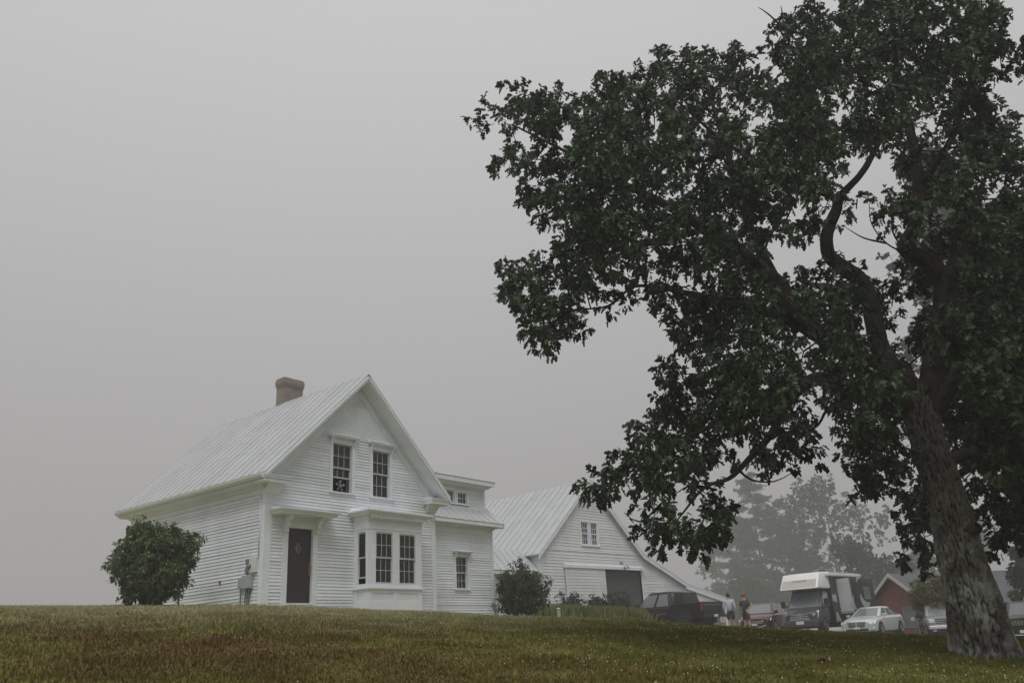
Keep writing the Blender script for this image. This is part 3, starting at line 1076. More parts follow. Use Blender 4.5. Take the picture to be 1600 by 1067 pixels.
# the narrow side window, one pane over one, lower sash open a hand's width
for xx, s in ((bx0, 1), (bx1, -1)):
    m = MB()
    ya, yb = by + 0.125, -0.19
    xa = xx + s * 0.015
    xb = xx + s * 0.04
    lo, hi = min(xa, xb), max(xa, xb)
    zm = (wz0 + wz1) / 2
    for (c0, c1, off) in ((zm - 0.02, wz1, 0.0), (wz0 + 0.16, zm + 0.02, s * 0.026)):
        m.box(lo + off, hi + off, ya, ya + 0.04, c0, c1)
        m.box(lo + off, hi + off, yb - 0.04, yb, c0, c1)
        m.box(lo + off, hi + off, ya + 0.0405, yb - 0.0405, c0, c0 + 0.045)
        m.box(lo + off, hi + off, ya + 0.0405, yb - 0.0405, c1 - 0.04, c1)
    m.build('sash', SASH, bayo)
    for (c0, c1, off) in ((zm + 0.02, wz1 - 0.04, 0.0), (wz0 + 0.2, zm - 0.02, s * 0.026)):
        g = (lo + hi) / 2 + off
        pq = [(g, ya + 0.04, c0), (g, yb - 0.04, c0), (g, yb - 0.04, c1), (g, ya + 0.04, c1)]
        MB().quad(*(pq[::-1] if s > 0 else pq)).build('pane', GLASS, bayo, fix=False)

m = MB()
m.box(bx1 - 0.115, bx1 - 0.10, by + 0.1, -0.1, wz0, wz1)
m.build('light_stop_panel', CURT_D, bayo)  # added panel, stops daylight showing through the far side window
# --- brick chimney just behind the ridge
BRICK = M('old_chimney_brick', (0.20, 0.155, 0.14), 0.9, var=0.2, scale=5, bump=0.4, bscale=30, col2=(0.25, 0.20, 0.18))
def brick_material(name, c1, c2, mortar, scale):
    m_ = bpy.data.materials.new(name)
    m_.use_nodes = True
    n = m_.node_tree
    b = n.nodes['Principled BSDF']
    b.inputs['Roughness'].default_value = 0.9
    t = n.nodes.new('ShaderNodeTexCoord')
    sp = n.nodes.new('ShaderNodeSeparateXYZ')
    n.links.new(t.outputs['Object'], sp.inputs[0])
    ad = n.nodes.new('ShaderNodeMath'); ad.operation = 'ADD'
    n.links.new(sp.outputs['X'], ad.inputs[0]); n.links.new(sp.outputs['Y'], ad.inputs[1])
    cb = n.nodes.new('ShaderNodeCombineXYZ')
    n.links.new(ad.outputs[0], cb.inputs['X']); n.links.new(sp.outputs['Z'], cb.inputs['Y'])
    br = n.nodes.new('ShaderNodeTexBrick')
    br.inputs['Color1'].default_value = (*c1, 1)
    br.inputs['Color2'].default_value = (*c2, 1)
    br.inputs['Mortar'].default_value = (*mortar, 1)
    br.inputs['Scale'].default_value = scale
    br.inputs['Mortar Size'].default_value = 0.02
    br.inputs['Brick Width'].default_value = 0.8
    br.inputs['Row Height'].default_value = 0.27
    n.links.new(cb.outputs[0], br.inputs['Vector'])
    nz_ = n.nodes.new('ShaderNodeTexNoise'); nz_.inputs['Scale'].default_value = 3.0
    n.links.new(t.outputs['Object'], nz_.inputs['Vector'])
    mp = n.nodes.new('ShaderNodeMapRange'); mp.inputs['To Min'].default_value = 0.7; mp.inputs['To Max'].default_value = 1.25
    n.links.new(nz_.outputs['Fac'], mp.inputs['Value'])
    vs = n.nodes.new('ShaderNodeVectorMath'); vs.operation = 'SCALE'
    n.links.new(br.outputs['Color'], vs.inputs[0]); n.links.new(mp.outputs[0], vs.inputs['Scale'])
    n.links.new(vs.outputs[0], b.inputs['Base Color'])
    bp = n.nodes.new('ShaderNodeBump'); bp.inputs['Strength'].default_value = 0.5; bp.inputs['Distance'].default_value = 0.01
    bp.invert = True
    n.links.new(br.outputs['Fac'], bp.inputs['Height'])
    n.links.new(bp.outputs['Normal'], b.inputs['Normal'])
    MATS[name] = m_
    return m_
CHB = brick_material('weathered_chimney_brick', (0.23, 0.20, 0.18), (0.27, 0.225, 0.20), (0.29, 0.28, 0.26), 3.6)
m = MB()
hx0, hx1, hy0, hy1 = 3.33, 4.14, 3.88, 4.32
m.box(hx0, hx1, hy0, hy1, 5.9, 7.62)
for k, (z, g) in enumerate(((7.62, 0.0), (7.69, 0.012), (7.76, 0.03), (7.83, 0.04), (7.90, 0.04), (7.97, 0.015))):
    m.box(hx0 - g, hx1 + g, hy0 - g, hy1 + g, z + 0.0005, z + 0.07)
m.box(hx0 + 0.12, hx1 - 0.12, hy0 + 0.1, hy1 - 0.1, 8.0405, 8.06)
m.build('chimney', CHB, rl)
m = MB()
m.box(hx0 - 0.02, hx1 + 0.02, hy0 - 0.02, hy1 + 0.02, 6.0, 7.1)
m.build('flashing', M('lead_flashing', (0.22, 0.23, 0.23), 0.5, var=0.2), rl)

# --- rear wing with upper storey
YW, XW1 = 1.6, 11.68
WW = (9.53, 10.17, 0.715, 1.865)
wing = clad_wall(house, 'wing_wall', (0, YW, 0), (1, 0, 0), (0, -1, 0), -0.75, 2.74, lambda z: (W_ + 0.001, XW1), [grow(WW, 0.05)])
m = MB()
m.box(XW1 - 0.02, XW1, YW + 0.01, 6.6, -0.8, 3.2)
m.poly([(XW1 - 0.01, YW + 0.01, 3.15), (XW1 - 0.01, 6.6, 3.15), (XW1 - 0.01, 4.1, 5.4)])
m.box(W_ + 0.01, XW1 - 0.03, YW + 0.3, YW + 0.32, -0.1, 0.0)
m.box(W_ + 0.01, XW1 - 0.03, 6.55, 6.57, -0.8, 3.2)
m.box(W_ + 0.01, XW1 - 0.03, YW + 0.2, 6.5, 2.95, 3.0)
m.build('wing_side_wall', WHITE, house)
m = MB()
m.box(W_ + 0.03, XW1 + 0.03, YW - 0.03, YW + 0.002, 2.74, 3.02)
m.box(W_ + 0.03, XW1 + 0.26, YW - 0.33, YW + 0.002, 3.0205, 3.045)
m.box(W_ + 0.03, XW1 + 0.30, YW - 0.37, YW - 0.332, 3.03, 3.15)
m.hexa([(W_ + .03, YW - 0.06, 2.94), (XW1 + .05, YW - 0.06, 2.94), (XW1 + .05, YW - 0.031, 2.94), (W_ + .03, YW - 0.031, 2.94),
        (W_ + .03, YW - 0.14, 3.02), (XW1 + .13, YW - 0.14, 3.02), (XW1 + .13, YW - 0.031, 3.02), (W_ + .03, YW - 0.031, 3.02)])
m.box(XW1 - 0.002, XW1 + 0.03, YW - 0.03, 6.5, 2.85, 3.05)
m.build('wing_cornice', WHITE, house)
m = MB()
m.box(XW1 - 0.11, XW1 + 0.03, YW - 0.032, YW, -0.75, 2.739)
m.box(XW1 + 0.0015, XW1 + 0.03, YW + 0.001, YW + 0.12, -0.75, 2.739)
m.build('corner_board', WHITE, house)
dh = dh_window(house, WW, y=YW, case=0.09, drop=0.05, label='small window with bracketed hood in the low wing')
curtain(dh, WW[0] + 0.03, WW[1] - 0.03, WW[2] + .02, WW[3] - 0.02, YW + 0.18, CURT_D, 6)
YE = YW - 0.37
wroof = roof_panels(house, 'wing_roof', (W_ - 0.1, YE, 3.16), (XW1 + 0.38, YE, 3.16), (W_ - 0.1, 4.1, 5.48), (XW1 + 0.38, 4.1, 5.48), 13, rib=0.03)
roof_panels(house, 'wing_roof', (XW1 + 0.38, 6.97, 3.16), (W_ - 0.1, 6.97, 3.16), (XW1 + 0.38, 4.1, 5.48), (W_ - 0.1, 4.1, 5.48), 13, rib=0.03)
m = MB()
for (ya, za, yb, zb) in ((YE, 3.16, 4.1, 5.48), (6.97, 3.16, 4.1, 5.48)):
    m = MB()
    xa, xb = XW1 + 0.345, XW1 + 0.375
    m.hexa([(xa, ya, za - 0.20), (xb, ya, za - 0.20), (xb, yb, zb - 0.20), (xa, yb, zb - 0.20), (xa, ya, za - 0.052), (xb, ya, za - 0.052), (xb, yb, zb - 0.052), (xa, yb, zb - 0.052)])
    xa = XW1 + 0.0
    m.hexa([(xa, ya, za - 0.21), (xb - 0.03, ya, za - 0.21), (xb - 0.03, yb, zb - 0.21), (xa, yb, zb - 0.21), (xa, ya, za - 0.19), (xb - 0.03, ya, za - 0.19), (xb - 0.03, yb, zb - 0.19), (xa, yb, zb - 0.19)])
    m.build('rake_board', WHITE, wroof)
pass
# dormer storey
YD = 1.85
DW = [(10.02, 10.57, 3.89, 4.34), (9.29, 9.84, 3.89, 4.38)]
dw = clad_wall(house, 'dormer_wall', (0, YD, 0), (1, 0, 0), (0, -1, 0), 3.55, 4.52, lambda z: (W_ - 0.3, 11.62), [grow(DW[0], 0.04), grow(DW[1], 0.04)])
m = MB()
m.poly([(11.62, YD, 3.55), (11.62, 4.1, 5.3), (11.62, 4.1, 5.6), (11.62, YD, 4.85)])
m.box(W_, 11.58, YD + 0.25, YD + 0.27, 3.7, 4.8)
m.build('dormer_side_wall', WHITE, house)
m = MB()
m.box(11.53, 11.65, YD - 0.03, YD - 0.0005, 3.56, 4.52)
m.box(W_ - 0.2, 11.65, YD - 0.032, YD + 0.002, 4.5205, 4.66)
m.box(W_ - 0.2, 11.85, YD - 0.30, YD + 0.002, 4.6605, 4.69)
m.hexa([(W_ - 0.2, YD - 0.12, 4.575), (11.72, YD - 0.12, 4.575), (11.72, YD - 0.033, 4.575), (W_ - 0.2, YD - 0.033, 4.575),
        (W_ - 0.2, YD - 0.24, 4.66), (11.80, YD - 0.24, 4.66), (11.80, YD - 0.033, 4.66), (W_ - 0.2, YD - 0.033, 4.66)])
m.box(W_ - 0.2, 11.90, YD - 0.345, YD - 0.302, 4.665, 4.80)
m.build('dormer_cornice', WHITE, house)
roof_panels(house, 'dormer_roof', (W_ - 1.2, YD - 0.36, 4.83), (11.94, YD - 0.36, 4.83), (W_ - 1.2, 4.2, 5.72), (11.94, 4.2, 5.72), 13, rib=0.025)
m = MB()
m.hexa([(11.88, YD - 0.34, 4.66), (11.91, YD - 0.34, 4.66), (11.91, 4.15, 5.54), (11.88, 4.15, 5.54), (11.88, YD - 0.34, 4.775), (11.91, YD - 0.34, 4.775), (11.91, 4.15, 5.655), (11.88, 4.15, 5.655)])
m.build('rake_board', WHITE, house)
for k, op in enumerate(DW):
    x0, x1, z0, z1 = op
    m = MB()
    c = 0.075
    m.box(x0 - c, x0, YD - 0.036, YD + 0.002, z0, z1)
    m.box(x1, x1 + c, YD - 0.036, YD + 0.002, z0, z1)
    m.box(x0 - c, x1 + c, YD - 0.038, YD + 0.002, z1 + 0.0005, z1 + c)
    m.box(x0 - c - 0.015, x1 + c + 0.015, YD - 0.06, YD + 0.002, z0 - 0.05, z0 - 0.0005)
    reveal(m, x0, x1, z0, z1, YD + 0.003, YD + 0.1)
    wn = m.build('window', WHITE, house)
    sash_panes(wn, x0, x1, z0, z1, YD + 0.03, 3, 2, sashmat=WHITE)
    if k == 1:
        curtain(wn, x0 + 0.02, x1 - 0.02, z0 + 0.01, z1 - 0.01, YD + 0.1, CURT, 6, 0.012)

# --- electric meter and boxes on the side wall
GREYBOX = M('grey_enamel_box', (0.36, 0.40, 0.40), 0.5, var=0.08)
GREYD = M('dull_grey_metal', (0.17, 0.18, 0.18), 0.55, var=0.15)
ut = thing('utility_meter', 'grey electric meter and cable boxes on the clapboard side wall', 'meter', (-0.02, 0.45, 0.0))
def ub(name, y0, y1, z0, z1, d, mat, bev=0.008):
    m = MB().box(-d, 0.012, y0 - 0.45, y1 - 0.45, z0, z1)
    return m.build(name, mat, ut, bevel=bev)
ub('meter_box', 0.34, 0.66, 0.48, 0.82, 0.17, GREYBOX)
ub('cable_box', 0.70, 0.92, 0.53, 0.78, 0.10, GREYBOX)
ub('upper_panel', 0.17, 0.45, 0.88, 1.28, 0.10, M('pale_panel', (0.62, 0.65, 0.63), 0.5, var=0.05))
ub('junction_box', 0.49, 0.64, 1.12, 1.26, 0.08, GREYD)
ub('junction_box', 0.52, 0.66, 0.89, 1.03, 0.07, GREYD)
m = MB().lathe([(0.06, -0.10), (0.06, -0.15), (0.045, -0.18)], 14, (0, -0.05, 1.05), 'x')
m.build('meter_dial', GREYD, ut, smooth=True)
m = MB()
for (ya, za, yb, zb) in ((0.60, 0.48, 0.60, -0.1), (0.52, 0.48, 0.50, -0.1), (0.40, 0.48, 0.46, -0.1), (0.82, 0.53, 0.82, -0.1), (0.58, 0.89, 0.56, 0.8), (0.565, 1.13, 0.565, 1.02)):
    m = MB()
    m.tube([(-0.04, ya - 0.45, za), (-0.05, (ya + yb) / 2 - 0.45 + 0.01, (za + zb) / 2), (-0.04, yb - 0.45, zb)], 0.013, 6)
    m.build('cable', M('black_cable', (0.05, 0.05, 0.05), 0.6, var=0.1), ut)
pass
m = MB()
m.tube([(-0.03, 0.13 - 0.45, 1.28), (-0.03, 0.13 - 0.45, 2.98)], 0.02, 8)
m.build('conduit', WHITE, ut, smooth=True)
wo_ = MB().box(-0.05, 0.0, 1.86, 1.94, 0.71, 0.81).build('wall_outlet', GREYD, None, bevel=0.006)
tag(wo_, 'tiny grey outdoor socket low on the clapboard side wall', 'socket')
# ------------------------------------------------------------------ white barn
BA = at(841.4, 859.7, 48.0)
BTH = math.radians(-4.5)
barn = thing('barn', 'white clapboard barn with metal roof and long lean-to slope', 'barn', (BA.x, BA.y, 0.0), BTH)
BCLAP = M('barn_clapboard_paint', (0.70, 0.72, 0.71), 0.65, var=0.08, scale=0.7, rnd=0.08)
PK = (5.02, 8.03)
KK = (10.05, 3.69)
R2 = (14.85, 1.98)
EN = (20.2, 1.06)
def barn_x(z):
    if z > PK[1] - 0.05:
        return (PK[0], PK[0])
    lo = 0.0 if z < 3.64 else (z - 3.64) / (PK[1] - 3.64) * PK[0]
    if z > KK[1]:
        hi = PK[0] + (PK[1] - z) / (PK[1] - KK[1]) * (KK[0] - PK[0])
    elif z > R2[1]:
        hi = KK[0] + (KK[1] - z) / (KK[1] - R2[1]) * (R2[0] - KK[0])
    elif z > EN[1]:
        hi = R2[0] + (R2[1] - z) / (R2[1] - EN[1]) * (EN[0] - R2[0])
    else:
        hi = EN[0]
    return (lo, hi)
BW = [(4.03, 4.72, 4.15, 5.5), (4.96, 5.62, 4.15, 5.5)]
BDOOR = (5.9, 9.85, -1.2, 2.74)
PANEL = (17.0, 19.9, -1.2, 0.55)
bw = clad_wall(barn, 'gable_wall', (0, 0, 0), (1, 0, 0), (0, -1, 0), -1.6, 8.0, barn_x,
               [BDOOR, (4.0, 5.65, 4.12, 5.53), PANEL], expo=0.17, mat=BCLAP, over=0.030)
# side and rear walls
m = MB()
m.box(0.0, 0.04, 0.01, 14.0, -1.6, 3.7)
m.box(0.05, 20.0, 13.95, 14.0, -1.6, 1.0)
m.poly([(0.05, 13.97, 1.0), (20.0, 13.97, 1.0), (14.85, 13.97, 1.9), (10.05, 13.97, 3.6), (5.02, 13.97, 7.9), (0.05, 13.97, 3.6)])
m.box(20.16, 20.2, 0.01, 14.0, -1.6, 1.0)
m.build('side_wall', WHITE, barn)
m = MB()
m.box(0.1, 10.0, 3.5, 3.6, -1.6, 3.4)
m.box(10.05, 20.0, 3.5, 3.6, -1.6, 0.9)
m.box(0.1, 10.0, 0.5, 3.4, 3.5, 3.6)
m.build('loft_partition', M('old_barn_boards', (0.12, 0.11, 0.10), 0.9, var=0.2, scale=4), barn)
# floor of the barn just inside the doorway
MB().box(5.0, 10.5, 0.1, 3.4, -1.5, -0.62).build('threshold', M('concrete', (0.25, 0.25, 0.24), 0.9, var=0.15), barn)
def brow(name, a, b, y0, y1, cnt):
    return roof_panels(barn, name, a, b, y0, y1, cnt, rib=0.05)
OV = 0.28
brow('roof', (-0.30, 14.2, 3.40), (-0.30, -OV, 3.40), (PK[0], 14.2, PK[1] + .06), (PK[0], -OV, PK[1] + .06), 26)
brow('roof', (KK[0] + .02, -OV, KK[1] + .04), (KK[0] + .02, 14.2, KK[1] + .04), (PK[0], -OV, PK[1] + .06), (PK[0], 14.2, PK[1] + .06), 26)
brow('lean_to_roof', (R2[0] + .05, -OV, R2[1] + .05), (R2[0] + .05, 14.2, R2[1] + .05), (KK[0] - .02, -OV, KK[1] + .07), (KK[0] - .02, 14.2, KK[1] + .07), 26)
brow('lean_to_roof', (EN[0] + .25, -OV * .5, EN[1] + .0), (EN[0] + .25, 14.2, EN[1] + .0), (R2[0], -OV * .5, R2[1] + .06), (R2[0], 14.2, R2[1] + .06), 26)
# rake boards
def along(m, p, q, y0, y1, t0, t1):
    m.hexa([(p[0], y0, p[1] - t0), (q[0], y0, q[1] - t0), (q[0], y1, q[1] - t0), (p[0], y1, p[1] - t0),
            (p[0], y0, p[1] - t1), (q[0], y0, q[1] - t1), (q[0], y1, q[1] - t1), (p[0], y1, p[1] - t1)])
m = MB()
along(m, (-0.28, 3.40), (PK[0], PK[1] + .06), -OV + .01, -OV + .05, 0.26, 0.06)
along(m, (PK[0], PK[1] + .06), (KK[0], KK[1] + .06), -OV + .01, -OV + .05, 0.26, 0.06)
along(m, (KK[0], KK[1] + .06), (R2[0], R2[1] + .06), -OV + .01, -OV + .05, 0.24, 0.06)
along(m, (R2[0], R2[1] + .06), (EN[0] + .2, EN[1]), -OV * .5 + .01, -OV * .5 + .04, 0.34, 0.055)
for (p, q) in (((-0.0, 3.62), PK), (PK, KK), (KK, R2)):
    along(m, p, q, -0.035, 0.002, 0.24, 0.02)
m.build('rake_board', WHITE, barn)
m = MB()
m.box(-0.03, 0.20, -0.04, 0.0, -1.6, 3.5)
m.box(EN[0] - 0.25, EN[0] + 0.02, -0.06, 0.0, -1.6, 0.62)
m.box(16.9, EN[0] - .26, -0.05, 0.0, -0.95, -0.72)
m.build('corner_board', WHITE, barn)
m = MB()
m.hexa([(0.2, -0.05, 3.74), (9.75, -0.05, 3.74), (9.75, 0.0, 3.74), (0.2, 0.0, 3.74), (0.2, -0.03, 3.80), (9.7, -0.03, 3.80), (9.7, 0.0, 3.80), (0.2, 0.0, 3.80)])
m.build('belt_board', WHITE, barn)
# sliding-door track cover
m = MB()
m.hexa([(2.08, -0.24, 2.755), (10.0, -0.24, 2.755), (10.0, -0.0235, 2.755), (2.08, -0.0235, 2.755), (2.08, -0.24, 2.93), (10.0, -0.24, 2.93), (10.0, -0.0235, 2.99), (2.08, -0.0235, 2.99)])
m.build('track_cover', WHITE, barn)
# the white sliding leaf, pushed to the left
m = MB()
m.box(2.12, 5.88, -0.15, -0.10, -0.75, 2.75)
leaf = m.build('sliding_door', WHITE, barn)
z = -0.75
while z < 2.7:
    b = MB()
    t = min(z + 0.17, 2.75)
    b.hexa([(2.12, -0.172, z), (5.86, -0.172, z), (5.86, -0.1505, z), (2.12, -0.1505, z), (2.12, -0.155, t), (5.86, -0.155, t), (5.86, -0.1505, t), (2.12, -0.1505, t)])
    b.build('clapboard', BCLAP, leaf, fix=False)
    z = t
m = MB()
m.box(9.86, 10.0, -0.04, 0.0, -1.4, 2.754)
m.build('door_post', WHITE, barn)
# dark inner leaf closing the doorway, with a small white plate of figures
DK = M('dark_grey_door_boards', (0.075, 0.077, 0.08), 0.7, var=0.15, scale=2)
dd = MB().box(5.86, 9.86, 0.12, 0.17, -1.3, 2.75).build('inner_door', DK, barn)
m = MB()
for k in range(1, 14):
    xx = 5.86 + 4.0 * k / 14
    m.box(xx - 0.006, xx + 0.006, 0.1185, 0.1199, -1.2, 2.7)
m.build('door_joint', M('door_joint_dark', (0.035, 0.036, 0.038), 0.8, var=0.05), dd)  # narrow dark joints between the door boards
m = MB()
for k, (a, b) in enumerate(((0, .11), (.15, .26), (.31, .33), (.38, .50), (.55, .66))):
    m.box(7.95 + a, 7.95 + b, 0.112, 0.1195, 0.02, 0.12)
m.build('door_plate', M('pale_marks', (0.5, 0.5, 0.5), 0.7, var=0.1), dd)
# lamp over the door
m = MB()
m.tube([(7.80, -0.24, 2.93), (7.80, -0.42, 3.02), (7.80, -0.5, 2.95)], 0.02, 6)
m.lathe([(0.03, 2.95), (0.10, 2.86), (0.11, 2.82)], 12, (7.80, -0.5, 0))
m.box(7.62, 7.98, -0.06, -0.024, 3.16, 3.24)
m.box(7.70, 7.92, -0.262, -0.242, 2.80, 2.90)
m.build('door_lamp', GREYD, barn)
# gable windows
for k, op in enumerate(BW):
    x0, x1, z0, z1 = op
    m = MB()
    m.box(x0 - 0.1, x0, -0.04, 0.0, z0, z1)
    m.box(x1, x1 + 0.1, -0.04, 0.0, z0, z1)
    m.box(x0 - 0.1, x1 + 0.1, -0.045, 0.0, z1 + .001, z1 + 0.09)
    m.box(x0 - 0.14, x1 + 0.11, -0.09, 0.0, z0 - 0.09, z0 - .001)
    reveal(m, x0, x1, z0, z1, 0.002, 0.12)
    wn = m.build('window', WHITE, barn)
    zm = (z0 + z1) / 2
    sash_panes(wn, x0, x1, zm - 0.02, z1, 0.03, 3, 2, stile=0.05, mun=0.03, sashmat=WHITE)
    sash_panes(wn, x0, x1, z0, zm + 0.02, 0.065, 3, 2, stile=0.05, mun=0.03, sashmat=WHITE)
    curtain(wn, x0 + .02, x1 - .02, z0, z1, 0.13, M('barn_window_curtain', (0.62, 0.62, 0.60), .9, var=.12, scale=12), 5, 0.01)
# lean-to end: two small panes under the eave and a weathered panel
m = MB()
m.box(16.9, 17.02, -0.04, 0.02, -0.72, 1.0)
m.box(18.2, 18.32, -0.041, 0.02, 0.22, 0.8)
m.box(17.02, 19.95, 0.05, 0.09, -0.9, 0.2)
m.build('lean_to_frame', WHITE, barn)
MB().box(17.02, 19.95, 0.0, 0.045, -0.72, 0.2).build('lean_to_panel', M('weathered_olive_panel', (0.16, 0.165, 0.12), 0.8, var=0.2, scale=2), barn)
for (a, b) in ((17.03, 18.19), (18.33, 19.4)):
    MB().quad((a, 0.03, 0.21), (b, 0.03, 0.21), (b, 0.03, 0.72), (a, 0.03, 0.72)).build('pane', GLASS, barn, fix=False)

# ------------------------------------------------------------------ low shed between house and barn
shed = thing('connecting_shed', 'low white shed with metal roof joining the barn', 'shed', (BA.x, BA.y, 0.0), BTH)
clad_wall(shed, 'front_wall', (-11, 0.35, 0), (1, 0, 0), (0, -1, 0), -1.5, 2.5, lambda z: (0.0, 10.95), expo=0.17, mat=BCLAP, over=0.030)
m = MB()
m.box(-11, -0.05, 2.0, 2.05, -1.5, 2.9)
m.poly([(-11, 0.35, 2.5), (-11, 2.0, 2.9), (-11, 1.12, 3.6)])
m.poly([(-0.04, 0.30, 2.5), (-0.04, 2.0, 2.5), (-0.04, 1.12, 3.55)])
m.build('rear_wall', WHITE, shed)
roof_panels(shed, 'roof', (-11.2, -0.03, 2.49), (-0.02, -0.03, 2.49), (-11.2, 1.12, 3.70), (-0.02, 1.12, 3.70), 21, rib=0.045)
roof_panels(shed, 'roof', (-0.02, 2.3, 2.6), (-11.2, 2.3, 2.6), (-0.02, 1.12, 3.70), (-11.2, 1.12, 3.70), 21, rib=0.045)
m = MB()
m.box(-11.2, -0.02, -0.02, 0.02, 2.30, 2.44)
m.box(-11.2, -0.02, 0.021, 0.34, 2.32, 2.345)
m.build('fascia', WHITE, shed)

# ------------------------------------------------------------------ brick houses behind the yard
RBRICK = brick_material('red_house_brick', (0.17, 0.05, 0.036), (0.22, 0.07, 0.048), (0.16, 0.09, 0.07), 3.2)
SLATE = M('grey_shingle_roof', (0.10, 0.105, 0.115), 0.85, var=0.25, scale=5)
TRIM = M('cream_trim', (0.50, 0.46, 0.43), 0.6, var=0.1)
def brick_house(px, hd, ang, w, l, zw, zr, label, gw=None, gable_side=1):
    """Corner nearest the camera; ang is the heading of the long side measured from the sight line."""
    c = on_ground(px, hd)
    d = ray(px, 980)
    base = math.atan2(d.y, d.x)
    rz = base - ang
    h = thing('brick_house', label, 'house', c, rz)
    # local: +x along the long side, +y along the gable wall (to the left), origin the near corner
    m = MB()
    m.box(0, l, 0, 0.2, -1.0, zw)
    m.box(0, l, w - 0.2, w, -1.0, zw)
    m.box(0, 0.2, 0.2, w - 0.2, -1.0, zw)
    m.box(l - 0.2, l, 0.2, w - 0.2, -1.0, zw)
    for x in (0.0, l - 0.2):
        m.prism([(x, 0, zw), (x, w, zw), (x, w / 2, zr - 0.12)], (0.2, 0, 0))
    m.build('wall', RBRICK, h)
    e = 0.4
    sl = (zr - zw) / (w / 2)
    for s in (0, 1):
        y0 = -e if s == 0 else w + e
        zz = zw - e * sl + 0.08
        a = MB()
        a.hexa([(-e, y0, zz), (l + e, y0, zz), (l + e, w / 2, zr + .08), (-e, w / 2, zr + .08),
                (-e, y0, zz + 0.1), (l + e, y0, zz + 0.1), (l + e, w / 2, zr + 0.18), (-e, w / 2, zr + 0.18)])
        ro = a.build('roof', SLATE, h)
        for x in (-e - 0.04, l + e):
            b = MB()
            b.hexa([(x, y0, zz - 0.14), (x + 0.04, y0, zz - 0.14), (x + 0.04, w / 2, zr - 0.06), (x, w / 2, zr - 0.06),
                    (x, y0, zz + 0.12), (x + 0.04, y0, zz + 0.12), (x + 0.04, w / 2, zr + 0.2), (x, w / 2, zr + 0.2)])
            b.build('rake_board', TRIM, ro)
    if gw:
        y0, y1, z0, z1 = gw
        m = MB()
        m.box(-0.05, 0.0, y0 - .08, y0, z0 - .08, z1 + .08); m.box(-0.05, 0.0, y1, y1 + .08, z0 - .08, z1 + .08)
        m.box(-0.05, 0.0, y0, y1, z1, z1 + .08); m.box(-0.07, 0.0, y0, y1, z0 - .08, z0)
        m.box(-0.03, -0.001, (y0 + y1) / 2 - .03, (y0 + y1) / 2 + .03, z0, z1)
        m.box(-0.03, -0.001, y0, (y0 + y1) / 2 - .031, (z0 + z1) / 2 - .03, (z0 + z1) / 2 + .03)
        m.box(-0.03, -0.001, (y0 + y1) / 2 + .031, y1, (z0 + z1) / 2 - .03, (z0 + z1) / 2 + .03)
        wn = m.build('window', M('grey_trim', (0.2, 0.2, 0.21), 0.6, var=0.1), h)
        for a in range(2):
            for b in range(2):
                ya, yb = (y0, (y0 + y1) / 2 - .03) if a == 0 else ((y0 + y1) / 2 + .03, y1)
                za, zb = (z0, (z0 + z1) / 2 - .03) if b == 0 else ((z0 + z1) / 2 + .03, z1)
                MB().quad((-0.008, ya, za), (-0.008, yb, za), (-0.008, yb, zb), (-0.008, ya, zb)).build('pane', CARGLASS, wn, fix=False)
    return h
brick_house(1462, 63.5, math.radians(42), 5.4, 15.0, 2.15, 4.15, 'red brick house with white gable trim behind the pale sedan', gw=(1.1, 2.3, 0.8, 2.0))
brick_house(1640, 72.0, math.radians(118), 6.0, 11.0, 2.3, 4.7, 'brick house with grey roof beyond the oak trunk')
# a round white lid on the wall foot, seen between the parked cars
# ------------------------------------------------------------------ vehicles
def paint(name, col, rough=0.28, metal=0.2):
    m = M(name, col, rough, var=0.04, scale=2.0, metal=metal, spec=0.6)
    b = m.node_tree.nodes['Principled BSDF']
    b.inputs['Coat Weight'].default_value = 0.5
    b.inputs['Coat Roughness'].default_value = 0.15
    return m

def wheel(parent, x, y, r, w, rim_mat, side):
    """Tyre and rim; axle along local y."""
    t = MB()
    s = side
    t.lathe([(r * 0.62, -w / 2), (r * 0.93, -w / 2), (r, -w * 0.36), (r, w * 0.36), (r * 0.93, w / 2), (r * 0.62, w / 2)], 28, (x, y, r), 'y')
    wh = t.build('wheel', RUBBER, parent, smooth=False)
    auto_smooth(wh, 40)
    m = MB()
    yo = y + s * w * 0.42
    m.lathe([(r * 0.62, s * -0.02), (r * 0.64, s * 0.03), (r * 0.57, s * 0.03), (r * 0.55, s * 0.0)][::1], 28, (x, yo, r), 'y')
    for k in range(5):
        a = 2 * math.pi * k / 5 + 0.3
        for da in (-0.13, 0.13):
            c0, s0 = math.cos(a), math.sin(a)
            c1, s1 = math.cos(a + da), math.sin(a + da)
            px_, pz_ = -s0 * 0.03, c0 * 0.03
            m.hexa([(x + c0 * .05 - px_, yo - .01, r + s0 * .05 - pz_), (x + c1 * r * .6 - px_, yo - .01, r + s1 * r * .6 - pz_), (x + c1 * r * .6 + px_, yo - .01, r + s1 * r * .6 + pz_), (x + c0 * .05 + px_, yo - .01, r + s0 * .05 + pz_),
                    (x + c0 * .05 - px_, yo + .02 * s, r + s0 * .05 - pz_), (x + c1 * r * .6 - px_, yo + .02 * s, r + s1 * r * .6 - pz_), (x + c1 * r * .6 + px_, yo + .02 * s, r + s1 * r * .6 + pz_), (x + c0 * .05 + px_, yo + .02 * s, r + s0 * .05 + pz_)])
    m.lathe([(0.07, -0.01), (0.06, s * 0.035)], 12, (x, yo, r), 'y')
    m.build('rim', rim_mat, wh)
    return wh

